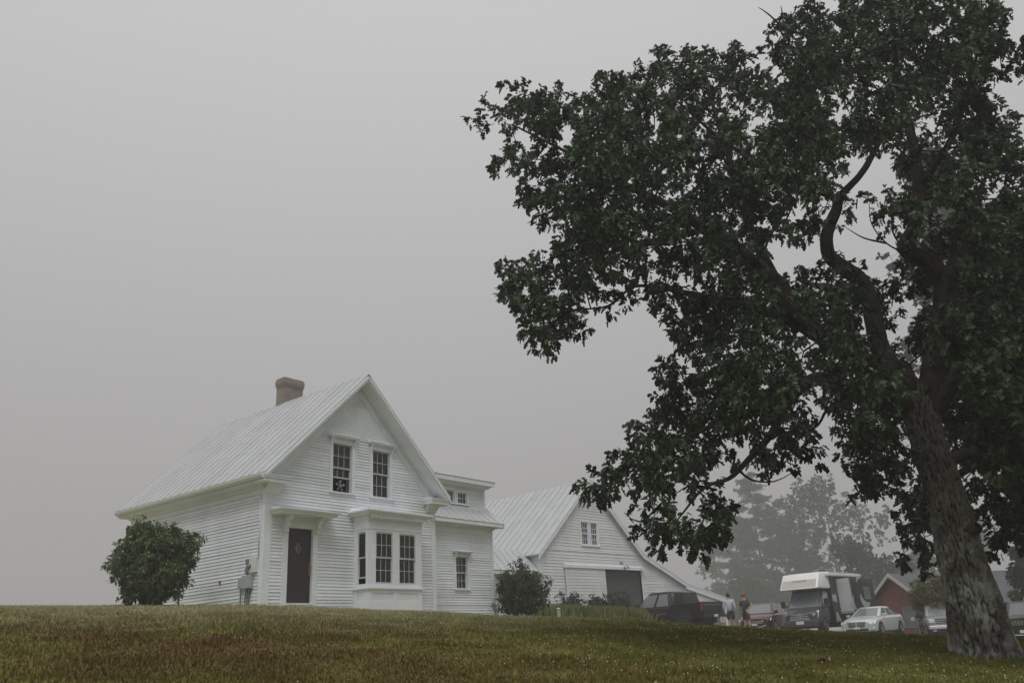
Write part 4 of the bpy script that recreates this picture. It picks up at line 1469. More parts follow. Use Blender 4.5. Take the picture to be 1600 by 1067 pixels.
def body_loft(stations):
    """stations: (x, half width, z bottom, z shoulder, z top, top half width) -> rings around the section."""
    rings = []
    for (x, w, zb, zs, zt, tw) in stations:
        zmid = zb + (zs - zb) * 0.45
        half = [(0.0, zb), (w * 0.86, zb), (w * 0.965, zb + 0.05), (w, zmid), (w * 0.985, zs - 0.02), (w * 0.94, zs + 0.01), (tw, zt - 0.015), (tw * 0.5, zt + 0.008), (0.0, zt + 0.014)]
        ring = [(x, y, z) for y, z in half] + [(x, -y, z) for y, z in half[-2:0:-1]]
        rings.append(ring)
    return rings

def cabin(parent, paintm, spec, pillars=(), name='cabin'):
    """Greenhouse: frustum with rounded roof plus glass panels. spec: xb0,xb1 (rear,front at base), xt0,xt1, yb,yt, zb,zt."""
    xb0, xb1, xt0, xt1, yb, yt, zb, zt = spec
    m = MB()
    rings = []
    for (x0, x1, y, z) in ((xb0, xb1, yb, zb), (xt0, xt1, yt, zt - 0.06), (xt0 + 0.06, xt1 - 0.08, yt - 0.06, zt - 0.01), (xt0 + 0.25, xt1 - 0.3, yt - 0.25, zt + 0.005)):
        c = 0.08
        rings.append([(x0, -y + c, z), (x0, y - c, z), (x0 + c, y, z), (x1 - c, y, z), (x1, y - c, z), (x1, -y + c, z), (x1 - c, -y, z), (x0 + c, -y, z)])
    m.loft(rings)
    cab = m.build(name, paintm, parent)
    auto_smooth(cab, 30)
    def lerp3(a, b, t):
        return tuple(a[i] + (b[i] - a[i]) * t for i in range(3))
    zt2 = zt - 0.06
    def panel(nm, bl, br, tr, tl, ix, iz0, iz1, n):
        B = [lerp3(bl, br, ix), lerp3(bl, br, 1 - ix)]
        T = [lerp3(tl, tr, ix), lerp3(tl, tr, 1 - ix)]
        q = [lerp3(B[0], T[0], iz0), lerp3(B[1], T[1], iz0), lerp3(B[1], T[1], 1 - iz1), lerp3(B[0], T[0], 1 - iz1)]
        q2 = [tuple(p[i] + n[i] * 0.012 for i in range(3)) for p in q]
        o = MB().hexa([tuple(p[i] - n[i] * 0.01 for i in range(3)) for p in q] + q2).build(nm, CARGLASS, cab)
        return o
    # windshield, rear window
    nf = Vector((zt2 - zb, 0, xb1 - xt1)).normalized()
    panel('windshield', (xb1, -yb, zb), (xb1, yb, zb), (xt1, yt, zt2), (xt1, -yt, zt2), 0.09, 0.06, 0.05, nf)
    nr = Vector((-(zt2 - zb), 0, xt0 - xb0)).normalized()
    panel('rear_window', (xb0, -yb, zb), (xb0, yb, zb), (xt0, yt, zt2), (xt0, -yt, zt2), 0.10, 0.10, 0.08, nr)
    for s in (-1, 1):
        ns = Vector((0, s * (zt2 - zb), yb - yt)).normalized()
        xs = [0.0] + list(pillars) + [1.0]
        for k in range(len(xs) - 1):
            a, b = xs[k], xs[k + 1]
            ga = 0.035 if k else 0.07
            gb = 0.035 if k < len(xs) - 2 else 0.07
            P = lambda t, top: ((xt0 + (xt1 - xt0) * t) if top else (xb0 + (xb1 - xb0) * t), s * (yt if top else yb), zt2 if top else zb)
            panel('side_window', P(a + ga, 0), P(b - gb, 0), P(b - gb, 1), P(a + ga, 1), 0.0, 0.08, 0.10, ns)
    return cab

def boxpart(parent, name, mat, dims, bevel=0.02, seg=2):
    return MB().box(*dims).build(name, mat, parent, bevel=bevel, seg=seg)

def place(px, hd, head):
    """Empty location on the ground and z rotation for a heading given as angle from 'towards the camera'."""
    p = on_ground(px, hd)
    d = ray(px, 980)
    back = math.atan2(-d.y, -d.x)
    return p + Vector((0, 0, 0.03)), back + head

def underbody(parent, x0, x1, hw, z0, z1):
    boxpart(parent, 'underbody', BLACKPL, (x0, x1, -hw, hw, z0, z1), 0.03)

def arch(m, x, y, r, s):
    pts = []
    for k in range(13):
        a = math.pi * k / 12
        pts.append((a, r + 0.06))
    out = [(x + math.cos(a) * (r + 0.075), y, r + math.sin(a) * (r + 0.075)) for a, _ in pts]
    inn = [(x + math.cos(a) * (r + 0.02), y, r + math.sin(a) * (r + 0.02)) for a, _ in pts]
    for k in range(12):
        m.hexa([out[k], inn[k], tuple(Vector(inn[k]) + Vector((0, s * 0.03, 0))), tuple(Vector(out[k]) + Vector((0, s * 0.03, 0))),
                out[k + 1], inn[k + 1], tuple(Vector(inn[k + 1]) + Vector((0, s * 0.03, 0))), tuple(Vector(out[k + 1]) + Vector((0, s * 0.03, 0)))])

def well(parent, x, hw, r):
    """Dark wheel housing behind the tyre."""
    for s in (-1, 1):
        m = MB()
        m.lathe([(r + 0.05, s * (hw - 0.3)), (r + 0.05, s * (hw + 0.004))], 24, (x, 0, r), 'y')
        m.build('wheel_housing', BLACKPL, parent)

# ---- pale sedan
def sedan():
    loc, rz = place(1366, 51.5, math.radians(-20))
    t = thing('sedan', 'pale silver sedan parked nose-on at the edge of the lawn', 'car', loc, rz)
    P = paint('pale_silver_paint', (0.54, 0.58, 0.56), 0.3, 0.15)
    st = [(-2.48, 0.70, 0.38, 0.80, 0.92, 0.60), (-2.40, 0.84, 0.26, 0.88, 1.02, 0.72), (-1.9, 0.91, 0.22, 0.92, 1.06, 0.76), (-1.1, 0.93, 0.20, 0.92, 1.04, 0.78),
          (0.0, 0.93, 0.19, 0.90, 1.00, 0.79), (0.9, 0.93, 0.20, 0.88, 0.99, 0.80), (1.3, 0.925, 0.20, 0.84, 0.96, 0.80), (1.9, 0.91, 0.20, 0.76, 0.87, 0.78), (2.28, 0.85, 0.21, 0.68, 0.79, 0.70), (2.44, 0.74, 0.25, 0.60, 0.70, 0.58)]
    b = MB().loft(body_loft(st)).build('body', P, t)
    auto_smooth(b, 35)
    cabin(t, P, (-1.95, 1.12, -1.05, 0.18, 0.80, 0.60, 0.98, 1.48), pillars=(0.28, 0.62))
    for x in (-1.45, 1.48):
        well(t, x, 0.93, 0.335)
        for s in (-1, 1):
            wheel(t, x, s * 0.84, 0.335, 0.22, RIM, s)
    # grille, lamps, bumper intake, plate, mirrors
    m = MB()
    m.hexa([(2.47, -0.40, 0.48), (2.47, 0.40, 0.48), (2.3, 0.40, 0.48), (2.3, -0.40, 0.48), (2.45, -0.48, 0.72), (2.45, 0.48, 0.72), (2.2, 0.48, 0.72), (2.2, -0.48, 0.72)])
    g = m.build('grille', BLACKPL, t)
    m = MB()
    for k in range(4):
        zz = 0.535 + k * 0.05
        m.box(2.46 - k * .005, 2.485 - k * .005, -0.40 - k * .015, 0.40 + k * .015, zz, zz + 0.016)
    m.box(2.44, 2.50, -0.025, 0.025, 0.48, 0.74)
    m.build('grille_bar', CHROME, g)
    for s in (-1, 1):
        m = MB()
        m.hexa([(2.47, s * 0.50, 0.55), (2.24, s * 0.90, 0.60), (2.0, s * 0.84, 0.60), (2.25, s * 0.48, 0.56), (2.42, s * 0.52, 0.69), (2.02, s * 0.925, 0.77), (1.8, s * 0.84, 0.76), (2.15, s * 0.50, 0.70)])
        m.build('headlight', LAMPLENS, t)
        m = MB()
        m.hexa([(2.47, s * 0.62, 0.32), (2.33, s * 0.87, 0.35), (2.2, s * 0.80, 0.35), (2.3, s * 0.6, 0.33), (2.46, s * 0.66, 0.42), (2.31, s * 0.885, 0.44), (2.2, s * 0.8, 0.44), (2.3, s * 0.62, 0.42)])
        m.build('fog_lamp', LAMPLENS, t)
        boxpart(t, 'mirror', P, (0.78, 0.92, min(s * 0.86, s * 1.06), max(s * 0.86, s * 1.06), 0.98, 1.10), 0.03)
        boxpart(t, 'taillight', REDLENS, (-2.47, -2.30, min(s * 0.55, s * 0.86), max(s * 0.55, s * 0.86), 0.72, 0.86), 0.02)
    underbody(t, -1.0, 1.05, 0.8, 0.15, 0.24)
    boxpart(t, 'bumper_intake', BLACKPL, (2.32, 2.475, -0.58, 0.58, 0.27, 0.38), 0.02)
    boxpart(t, 'licence_plate', PLATE, (2.46, 2.488, -0.16, 0.16, 0.36, 0.48), 0.004, 1)
    return t
sedan()

# ---- pickups
def pickup(px, hd, head, label, P, grille='bars', lift=0.0, covered=False):
    loc, rz = place(px, hd, head)
    t = thing('pickup_truck', label, 'truck', loc, rz)
    r = 0.41
    z0 = 0.42 + lift
    # front clip, cab lower, bed as one loft
    st = [(-0.95, 1.0, z0, 1.12, 1.20, 0.88), (0.0, 1.0, z0, 1.12, 1.19, 0.90), (1.0, 1.0, z0, 1.12, 1.20, 0.90), (1.3, 1.0, z0, 1.12, 1.22, 0.90), (2.2, 0.985, z0, 1.08, 1.20, 0.88), (2.72, 0.96, z0 + .04, 1.04, 1.15, 0.84), (2.86, 0.90, z0 + .08, 0.98, 1.08, 0.78)]
    b = MB().loft(body_loft(st)).build('body', P, t)
    auto_smooth(b, 35)
    cab = cabin(t, P, (-0.98, 1.50, -0.80, 0.62, 0.90, 0.72, 1.15, 1.90 + lift), pillars=(0.46,))
    # bed: sides, floor, tailgate
    m = MB()
    for s in (-1, 1):
        a, b_ = (s * 0.86, s * 1.0)
        m.hexa([(-2.90, min(a, b_), z0), (-0.96, min(a, b_), z0), (-0.96, max(a, b_), z0), (-2.90, max(a, b_), z0),
                (-2.92, min(a, b_), 1.26), (-0.96, min(a, b_), 1.26), (-0.96, max(a, b_), 1.26), (-2.92, max(a, b_), 1.26)])
    m.box(-2.88, -0.97, -0.855, 0.855, z0 + 0.1, z0 + 0.25)
    m.build('bed', P, t, bevel=0.03)
    tg = boxpart(t, 'tailgate', P, (-2.95, -2.88, -0.85, 0.85, z0 + 0.16, 1.25), 0.02)
    boxpart(tg, 'tailgate_trim', GREYD, (-2.965, -2.94, -0.78, 0.78, 1.09, 1.13), 0.006, 1)
    if covered:
        boxpart(t, 'bed_cover', BLACKPL, (-2.87, -0.99, -0.84, 0.84, 1.235, 1.275), 0.01)
        m = MB()
        m.hexa([(-1.75, -0.60, 1.276), (-1.02, -0.60, 1.276), (-1.02, 0.72, 1.276), (-1.75, 0.72, 1.276), (-1.62, -0.55, 1.84), (-1.05, -0.55, 1.86), (-1.05, 0.68, 1.86), (-1.62, 0.68, 1.84)])
        m.build('cargo', BLACKPL, t, bevel=0.05)
    underbody(t, -2.7, 2.6, 0.62, 0.24, z0 + 0.05)
    boxpart(t, 'side_step', BLACKPL, (-0.9, 1.35, -1.0, 1.0, 0.30, z0 + 0.02), 0.03)
    boxpart(t, 'rear_bumper', BLACKPL, (-3.08, -2.90, -0.98, 0.98, z0 + 0.0, z0 + 0.17), 0.03)
    boxpart(t, 'front_bumper', CHROME if grille == 'bars' else BLACKPL, (2.80, 2.98, -0.96, 0.96, z0 + 0.08, z0 + 0.27), 0.04)
    boxpart(t, 'lower_valance', BLACKPL, (2.72, 2.90, -0.90, 0.90, z0 - 0.10, z0 + 0.10), 0.03)
    boxpart(t, 'licence_plate', PLATE, (-3.10, -3.081, -0.16, 0.16, z0 + 0.03, z0 + 0.15), 0.004, 1)
    for x in (-1.78, 1.98):
        well(t, x, 1.0, r)
        for s in (-1, 1):
            wheel(t, x, s * 0.90, r, 0.27, RIM if grille == 'bars' else M('dark_rim', (0.07, 0.07, 0.075), 0.4, metal=0.5), s)
    m = MB()
    for x in (-1.78, 1.98):
        for s in (-1, 1):
            arch(m, x, s * 0.985, r, s)
    m.build('arch_trim', BLACKPL, t)
    for s in (-1, 1):
        boxpart(t, 'taillight', REDLENS, (-2.965, -2.86, min(s * 0.86, s * 1.005), max(s * 0.86, s * 1.005), 0.84, 1.20), 0.015)
        hl = boxpart(t, 'headlight', LAMPLENS, (2.55, 2.90, min(s * 0.62, s * 0.93), max(s * 0.62, s * 0.93), 0.82, 1.02), 0.03)
        boxpart(t, 'mirror', BLACKPL, (1.12, 1.28, min(s * 0.93, s * 1.22), max(s * 0.93, s * 1.22), 1.20, 1.44), 0.03)
        boxpart(t, 'fog_lamp', LAMPLENS, (2.86, 2.92, min(s * 0.62, s * 0.78), max(s * 0.62, s * 0.78), z0 - 0.02, z0 + 0.05), 0.01)
    gr = boxpart(t, 'grille', BLACKPL, (2.72, 2.90, -0.60, 0.60, 0.72, 1.05), 0.02)
    m = MB()
    for k in range(4):
        m.box(2.89, 2.925, -0.60, 0.60, 0.73 + k * 0.095, 0.765 + k * 0.095)
    m.box(2.89, 2.93, -0.64, -0.60, 0.70, 1.07)
    m.box(2.89, 2.93, 0.60, 0.64, 0.70, 1.07)
    m.build('grille_bar', CHROME if grille == 'bars' else GREYD, gr)
    if grille == 'bars':
        boxpart(gr, 'grille_badge', M('red_badge', (0.22, 0.03, 0.03), 0.4, var=0.1), (2.925, 2.94, -0.17, 0.17, 0.84, 0.94), 0.004, 1)
    return t
BLACKP = paint('black_truck_paint', (0.008, 0.0075, 0.009), 0.3, 0.0)
BLACKP.node_tree.nodes['Principled BSDF'].inputs['Coat Weight'].default_value = 0.2
BLACKP.node_tree.nodes['Principled BSDF'].inputs['Specular IOR Level'].default_value = 0.35
pk = pickup(1046, 48.0, math.radians(-128), 'black crew-cab pickup parked by the barn door', BLACKP, grille='dark', lift=0.06, covered=True)
m = MB()
for k in range(6):
    m.box(-0.6 + k * 0.11, -0.53 + k * 0.11, 1.0055, 1.0085, 0.78, 0.84)
m.build('side_lettering', M('dull_badge', (0.2, 0.2, 0.2), 0.5, var=0.1), pk)
m = MB()
for k in range(3):
    m.box(-3.12, -3.09, 0.20 - .9 + k * 0.16, 0.26 - .9 + k * 0.16, 0.22, 0.5)
m.build('hitch_reflector', PLATE, pk)
pickup(1473, 55.0, math.radians(6), 'silver pickup facing the lawn, half hidden by the oak trunk', paint('silver_truck_paint', (0.33, 0.34, 0.36), 0.3, 0.4))

# ---- crossovers
def crossover(px, hd, head, label, P, wid=0.93, h=1.66, boxy=False):
    loc, rz = place(px, hd, head)
    t = thing('crossover', label, 'car', loc, rz)
    z0 = 0.26
    hz = 1.02 if not boxy else 1.14
    st = [(-2.35, wid * .86, 0.45, 0.98, 1.08, wid * .78), (-2.28, wid * .95, z0 + .05, 1.02, 1.12, wid * .84), (-1.4, wid, z0, 1.02, 1.12, wid * .87), (0, wid, z0, 1.0, 1.08, wid * .88), (0.85, wid, z0, 0.98, hz + .04, wid * .87),
          (1.7, wid * .98, z0, 0.90, hz - .04, wid * .84), (2.15, wid * .93, z0 + .02, 0.78 if not boxy else .98, hz - .15 if not boxy else hz - .06, wid * .76), (2.32, wid * .82, z0 + .08, 0.68 if not boxy else .94, 0.76 if not boxy else hz - .12, wid * .62)]
    b = MB().loft(body_loft(st)).build('body', P, t)
    auto_smooth(b, 35)
    cabin(t, P, (-2.2, 1.12 if not boxy else 0.95, -1.85, 0.22 if not boxy else 0.5, wid * .9, wid * .72, 1.05, h), pillars=(0.33, 0.63))
    for x in (-1.38, 1.42):
        well(t, x, wid, 0.36)
        for s in (-1, 1):
            wheel(t, x, s * (wid - .1), 0.36, 0.23, RIM, s)
    g = boxpart(t, 'grille', BLACKPL, (2.15, 2.345, -0.42, 0.42, 0.50 if not boxy else 0.72, 0.68 if not boxy else 0.95), 0.02)
    m = MB()
    if boxy:
        for k in range(7):
            y = -0.36 + k * 0.12
            m.box(2.33, 2.37, y - 0.035, y + 0.035, 0.74, 0.94)
    else:
        for k in range(3):
            m.box(2.33, 2.37, -0.44, 0.44, 0.52 + k * 0.055, 0.54 + k * 0.055)
    m.build('grille_bar', CHROME if not boxy else GREYD, g)
    for s in (-1, 1):
        m = MB()
        zl = 0.62 if not boxy else 0.80
        m.hexa([(2.35, s * 0.46, zl), (2.14, s * wid * .97, zl + .05), (1.9, s * wid * .9, zl + .05), (2.15, s * 0.44, zl), (2.32, s * 0.46, zl + .12), (1.98, s * wid * .99, zl + .18), (1.8, s * wid * .9, zl + .18), (2.1, s * 0.44, zl + .12)])
        m.build('headlight', LAMPLENS, t)
        boxpart(t, 'mirror', P, (0.85, 1.0, min(s * wid * .92, s * wid * 1.16), max(s * wid * .92, s * wid * 1.16), 1.06, 1.22), 0.03)
        boxpart(t, 'taillight', REDLENS, (-2.34, -2.2, min(s * .62, s * .84), max(s * .62, s * .84), 0.85, 1.05), 0.02)
    m = MB()
    pts = [(2.36, -0.62, 0.42), (2.37, -0.4, 0.335), (2.37, 0.4, 0.335), (2.36, 0.62, 0.42)]
    m.tube(pts, 0.022, 6)
    m.build('bumper_trim', CHROME, t)
    boxpart(t, 'lower_bumper', BLACKPL, (2.0, 2.335, -0.74, 0.74, 0.22, 0.40), 0.03)
    boxpart(t, 'licence_plate', PLATE, (2.335, 2.36, -0.16, 0.16, 0.42, 0.54), 0.004, 1)
    return t
crossover(1196, 53.5, math.radians(-14), 'dark red crossover parked beside the motorhome', paint('dark_red_paint', (0.085, 0.022, 0.022), 0.25, 0.3))
crossover(1612, 47.0, math.radians(-8), 'black boxy off-roader beyond the oak trunk', paint('black_suv_paint', (0.015, 0.014, 0.014), 0.3, 0.1), boxy=True, h=1.78)

# ---- motorhome
def motorhome():
    loc, rz = place(1252, 49.8, math.radians(-24))
    t = thing('motorhome', 'motorhome with white cab-over cap and its slide-out extended', 'motorhome', loc, rz)
    WH = M('motorhome_white_gelcoat', (0.74, 0.74, 0.72), 0.3, var=0.04, spec=0.6)
    TAN = M('motorhome_tan_band', (0.46, 0.44, 0.40), 0.35, var=0.06)
    DK_ = M('motorhome_dark_side', (0.028, 0.022, 0.022), 0.3, var=0.15, spec=0.6)
    SILV = M('motorhome_silver_swoosh', (0.36, 0.37, 0.38), 0.35, var=0.05)
    GRAPH = M('cab_graphite_paint', (0.055, 0.06, 0.065), 0.3, var=0.06, spec=0.6)
    # van cab: hood loft; front bumper at x = 0, running back to -2.1
    st = [(-1.75, 1.0, 0.45, 1.25, 1.35, 0.92), (-1.0, 0.99, 0.45, 1.20, 1.32, 0.90), (-0.55, 0.97, 0.45, 1.10, 1.22, 0.86), (-0.15, 0.92, 0.46, 0.98, 1.08, 0.78), (0.0, 0.82, 0.50, 0.86, 0.96, 0.68)]
    b = MB().loft(body_loft(st)).build('hood', GRAPH, t)
    auto_smooth(b, 35)
    m = MB()
    m.hexa([(-2.1, -1.0, 1.3), (-0.72, -0.97, 1.26), (-0.72, 0.97, 1.26), (-2.1, 1.0, 1.3), (-2.1, -0.92, 2.22), (-1.52, -0.86, 2.22), (-1.52, 0.86, 2.22), (-2.1, 0.92, 2.22)])
    cab = m.build('cab', GRAPH, t, bevel=0.05)
    n = Vector((0.96, 0, 0.80)).normalized()
    q = [(-0.765, -0.85, 1.30), (-0.765, 0.85, 1.30), (-1.46, 0.78, 2.12), (-1.46, -0.78, 2.12)]
    SHADE = M('windshield_with_sunshade', (0.20, 0.23, 0.25), 0.08, var=0.08, spec=0.9)
    MB().hexa([tuple(Vector(p) - n * 0.01) for p in q] + [tuple(Vector(p) + n * 0.022) for p in q]).build('windshield', SHADE, cab)
    for s in (-1, 1):
        y0, y1 = s * 0.985, s * 0.90
        MB().hexa([(-2.0, y0 + s * .0, 1.38), (-1.02, y0 - s * .012, 1.36), (-1.02, y0 - s * .04, 1.36), (-2.0, y0 - s * .03, 1.38), (-2.0, y1 + s * .03, 2.05), (-1.5, y1 + s * .022, 2.05), (-1.5, y1 - .02 * s, 2.05), (-2.0, y1 - s * .02, 2.05)]).build('side_window', SILV, cab)
    g = boxpart(t, 'grille', BLACKPL, (-0.12, 0.015, -0.50, 0.50, 0.72, 0.98), 0.03)
    m = MB()
    for k in range(3):
        m.box(0.005, 0.05, -0.52 + k * 0.02, 0.52 - k * 0.02, 0.73 + k * 0.09, 0.765 + k * 0.09)
    m.box(0.0, 0.045, -0.55, 0.55, 0.66, 0.70)
    m.build('grille_bar', CHROME, g)
    # three-pointed star in a ring
    m = MB()
    for k in range(24):
        a, b_ = 2 * math.pi * k / 24, 2 * math.pi * (k + 1) / 24
        m.hexa([(0.05, .13 * math.cos(a), .855 + .13 * math.sin(a)), (0.05, .13 * math.cos(b_), .855 + .13 * math.sin(b_)), (0.05, .105 * math.cos(b_), .855 + .105 * math.sin(b_)), (0.05, .105 * math.cos(a), .855 + .105 * math.sin(a)),
                (0.07, .13 * math.cos(a), .855 + .13 * math.sin(a)), (0.07, .13 * math.cos(b_), .855 + .13 * math.sin(b_)), (0.07, .105 * math.cos(b_), .855 + .105 * math.sin(b_)), (0.07, .105 * math.cos(a), .855 + .105 * math.sin(a))])
    for k in range(3):
        a = math.pi / 2 + 2 * math.pi * k / 3
        m.prism([(0.052, .115 * math.cos(a), .855 + .115 * math.sin(a)), (0.052, .022 * math.cos(a + 1.57), .855 + .022 * math.sin(a + 1.57)), (0.052, .022 * math.cos(a - 1.57), .855 + .022 * math.sin(a - 1.57))], (0.012, 0, 0))
    m.build('emblem', CHROME, g)
    for s in (-1, 1):
        m = MB()
        m.hexa([(0.0, s * 0.56, 0.74), (-0.22, s * 0.93, 0.76), (-0.3, s * 0.9, 0.76), (-0.1, s * 0.55, 0.74), (-0.08, s * 0.58, 0.98), (-0.42, s * 0.955, 1.12), (-0.5, s * 0.9, 1.12), (-0.2, s * 0.55, 0.98)])
        m.build('headlight', LAMPLENS, t)
        mi = boxpart(t, 'mirror', BLACKPL, (-0.98, -0.84, min(s * 1.12, s * 1.36), max(s * 1.12, s * 1.36), 1.36, 1.72), 0.04)
        MB().tube([(-0.95, s * 0.98, 1.40), (-0.92, s * 1.14, 1.48)], 0.03, 6).build('mirror_arm', BLACKPL, mi)
    underbody(t, -7.3, -0.4, 0.8, 0.22, 0.5)
    boxpart(t, 'front_bumper', GRAPH, (-0.25, 0.06, -0.95, 0.95, 0.28, 0.64), 0.06)
    boxpart(t, 'licence_plate', PLATE, (0.06, 0.075, -0.22, 0.22, 0.44, 0.60), 0.004, 1)
    for x in (-0.85, -5.0):
        well(t, x, 1.0, 0.37)
        for s in (-1, 1):
            wheel(t, x, s * 0.93, 0.37, 0.25, RIM, s)
    # cab-over cap: rounded shell, tan lower band, lettering
    xs = [(-2.4, 1.12, 2.22, 3.12), (-1.3, 1.12, 2.20, 3.12), (-0.72, 1.10, 2.24, 3.06), (-0.50, 1.05, 2.30, 2.94), (-0.42, 0.98, 2.38, 2.78)]
    rings = []
    for (x, w, z0, z1) in xs:
        c = 0.10
        rings.append([(x, -w + c, z0), (x, w - c, z0), (x, w, z0 + c), (x, w, z1 - c), (x, w - c, z1), (x, -w + c, z1), (x, -w, z1 - c), (x, -w, z0 + c)])
    m = MB()
    m.hexa([(-2.4, -1.12, 2.24), (-0.40, -1.10, 2.26), (-0.40, 1.10, 2.26), (-2.4, 1.12, 2.24),
            (-2.4, -1.10, 3.15), (-1.02, -1.06, 3.10), (-1.02, 1.06, 3.10), (-2.4, 1.10, 3.15)])
    cap = m.build('cab_over_cap', WH, t, bevel=0.07, seg=3)
    auto_smooth(cap, 40)
    fx = lambda z: -0.40 - (z - 2.26) * 0.62 / 0.84 + 0.012
    m = MB()
    m.hexa([(fx(2.35), -0.98, 2.35), (fx(2.35), 0.98, 2.35), (fx(2.35) - .03, 0.98, 2.35), (fx(2.35) - .03, -0.98, 2.35), (fx(2.76), -0.97, 2.76), (fx(2.76), 0.97, 2.76), (fx(2.76) - .03, 0.97, 2.76), (fx(2.76) - .03, -0.97, 2.76)])
    m.build('cap_band', TAN, cap)
    # coach body
    body = MB()
    L0, L1 = -7.55, -2.1
    rings = []
    for x in (L0, L0 + 0.15, L1):
        w = 1.12
        z0, z1 = (0.95, 3.05) if x < L0 + 0.1 else (0.45, 3.14)
        c = 0.14
        rings.append([(x, -w + .02, z0), (x, w - .02, z0), (x, w, z0 + .04), (x, w, z1 - c), (x, w - c, z1), (x, -w + c, z1), (x, -w, z1 - c), (x, -w, z0 + .04)])
    bo = body.loft(rings).build('coach_body', DK_, t)
    auto_smooth(bo, 40)
    m = MB()
    m.box(L0 + 0.3, L1 + 0.3, -1.0, 1.0, 3.141, 3.17)
    m.build('roof_skin', WH, bo)
    # white upper strip / awning along the left side
    m = MB()
    m.box(-6.6, -1.7, 1.10, 1.27, 2.90, 3.08)
    m.build('awning', WH, bo, bevel=0.05)
    boxpart(bo, 'roof_unit', GREYD, (-4.7, -3.6, -0.4, 0.5, 3.171, 3.42), 0.08)
    boxpart(bo, 'roof_vent', BLACKPL, (-2.7, -2.4, 0.5, 0.8, 3.171, 3.3), 0.03)
    # slide-out box on the left side
    m = MB().box(-6.7, -3.05, 1.10, 1.86, 0.86, 2.78)
    slide = m.build('slide_out', DK_, t, bevel=0.03)
    m = MB()
    m.box(-3.048, -3.028, 1.13, 1.84, 1.0, 2.76)
    sf = m.build('slide_out_end', M('slide_out_grey_white', (0.50, 0.52, 0.53), 0.35, var=0.04), slide)
    m = MB()
    m.box(-3.027, -3.02, 1.13, 1.84, 2.48, 2.492)
    m.box(-3.027, -3.015, 1.12, 1.86, 0.90, 0.98)
    m.box(-3.06, -3.012, 1.845, 1.885, 0.86, 2.78)
    m.build('slide_out_trim', SILV, slide)
    # window and swooshes on the slide-out side
    ring = []
    def arc_strip(cx, cz, r0, r1, a0, a1, n=14, taper=True):
        m = MB()
        for k in range(n):
            ta, tb = k / n, (k + 1) / n
            def pt(tt, inner):
                a = math.radians(a0 + (a1 - a0) * tt)
                wdt = (r1 - r0) * (math.sin(math.pi * min(1, tt * 1.0)) * 0.8 + 0.2 if taper else 1)
                r = r0 if inner else r0 + wdt
                return (cx - r * math.cos(a) * 1.6, cz + r * math.sin(a))
            a, b_, c_, d_ = pt(ta, 1), pt(ta, 0), pt(tb, 0), pt(tb, 1)
            m.quad((a[0], 1.868, a[1]), (b_[0], 1.868, b_[1]), (c_[0], 1.868, c_[1]), (d_[0], 1.868, d_[1]))
        return m
    arc_strip(-5.35, 2.0, 0.55, 0.90, 190, 290).build('swoosh', SILV, slide, fix=False)
    arc_strip(-5.0, 2.2, 0.62, 0.78, 95, 150).build('swoosh', SILV, slide, fix=False)
    arc_strip(-4.1, 1.5, 0.55, 0.75, 150, 235).build('swoosh', SILV, slide, fix=False)
    m = MB().box(-5.95, -4.95, 1.862, 1.876, 1.62, 2.3)
    m.build('slide_window', CARGLASS, slide, bevel=0.004, seg=1)
    m = MB()
    m.hexa([(-2.9, 1.122, 0.5), (-2.2, 1.122, 0.5), (-2.2, 1.135, 0.5), (-2.9, 1.135, 0.5), (-2.5, 1.122, 1.0), (-2.3, 1.122, 1.0), (-2.3, 1.135, 1.0), (-2.5, 1.135, 1.0)])
    m.build('side_stripe', SILV, bo)
    m = MB()
    m.hexa([(-2.7, 1.122, 1.5), (-2.15, 1.122, 1.6), (-2.15, 1.135, 1.6), (-2.7, 1.135, 1.5), (-2.7, 1.122, 1.95), (-2.15, 1.122, 1.9), (-2.15, 1.135, 1.9), (-2.7, 1.135, 1.95)])
    m.build('side_stripe', SILV, bo)
    # lettering on the cap: worn, only partly legible in the photograph
    cu = bpy.data.curves.new('cap_lettering', 'FONT')
    cu.body = 'FORESTER'
    cu.size = 0.17
    cu.extrude = 0.003
    cu.align_x = 'CENTER'
    cu.align_y = 'CENTER'
    cu.space_character = 1.15
    tmp = bpy.data.objects.new('tmp', cu)
    COL.objects.link(tmp)
    bpy.context.view_layer.update()
    me = bpy.data.meshes.new_from_object(tmp.evaluated_get(bpy.context.evaluated_depsgraph_get()))
    bpy.data.objects.remove(tmp)
    me.materials.clear()
    lo = link('cap_lettering', me, M('dark_lettering', (0.08, 0.08, 0.085), 0.5, var=0.1), cap)
    sa_, ca_ = math.sin(math.atan2(.62, .84)), math.cos(math.atan2(.62, .84))
    lo.matrix_local = Matrix(((0, -sa_, ca_, fx(2.69) + .006), (1, 0, 0, 0.0), (0, ca_, sa_, 2.69), (0, 0, 0, 1)))
    return t
motorhome()

# ------------------------------------------------------------------ people
def skin_mesh(name, pts, edges, radii, sub=2):
    me = bpy.data.meshes.new(name)
    me.from_pydata(pts, edges, [])
    o = bpy.data.objects.new(name, me)
    COL.objects.link(o)
    md = o.modifiers.new('skin', 'SKIN')
    md.use_smooth_shade = True
    for i, r in enumerate(radii):
        me.skin_vertices[0].data[i].radius = r if hasattr(r, '__len__') else (r, r)
        me.skin_vertices[0].data[i].use_root = (i == 0)
    s = o.modifiers.new('sub', 'SUBSURF')
    s.levels = sub
    s.render_levels = sub
    bpy.context.view_layer.update()
    out = bpy.data.meshes.new_from_object(o.evaluated_get(bpy.context.evaluated_depsgraph_get()))
    bpy.data.objects.remove(o)
    bpy.data.meshes.remove(me)
    out.name = name
    return out

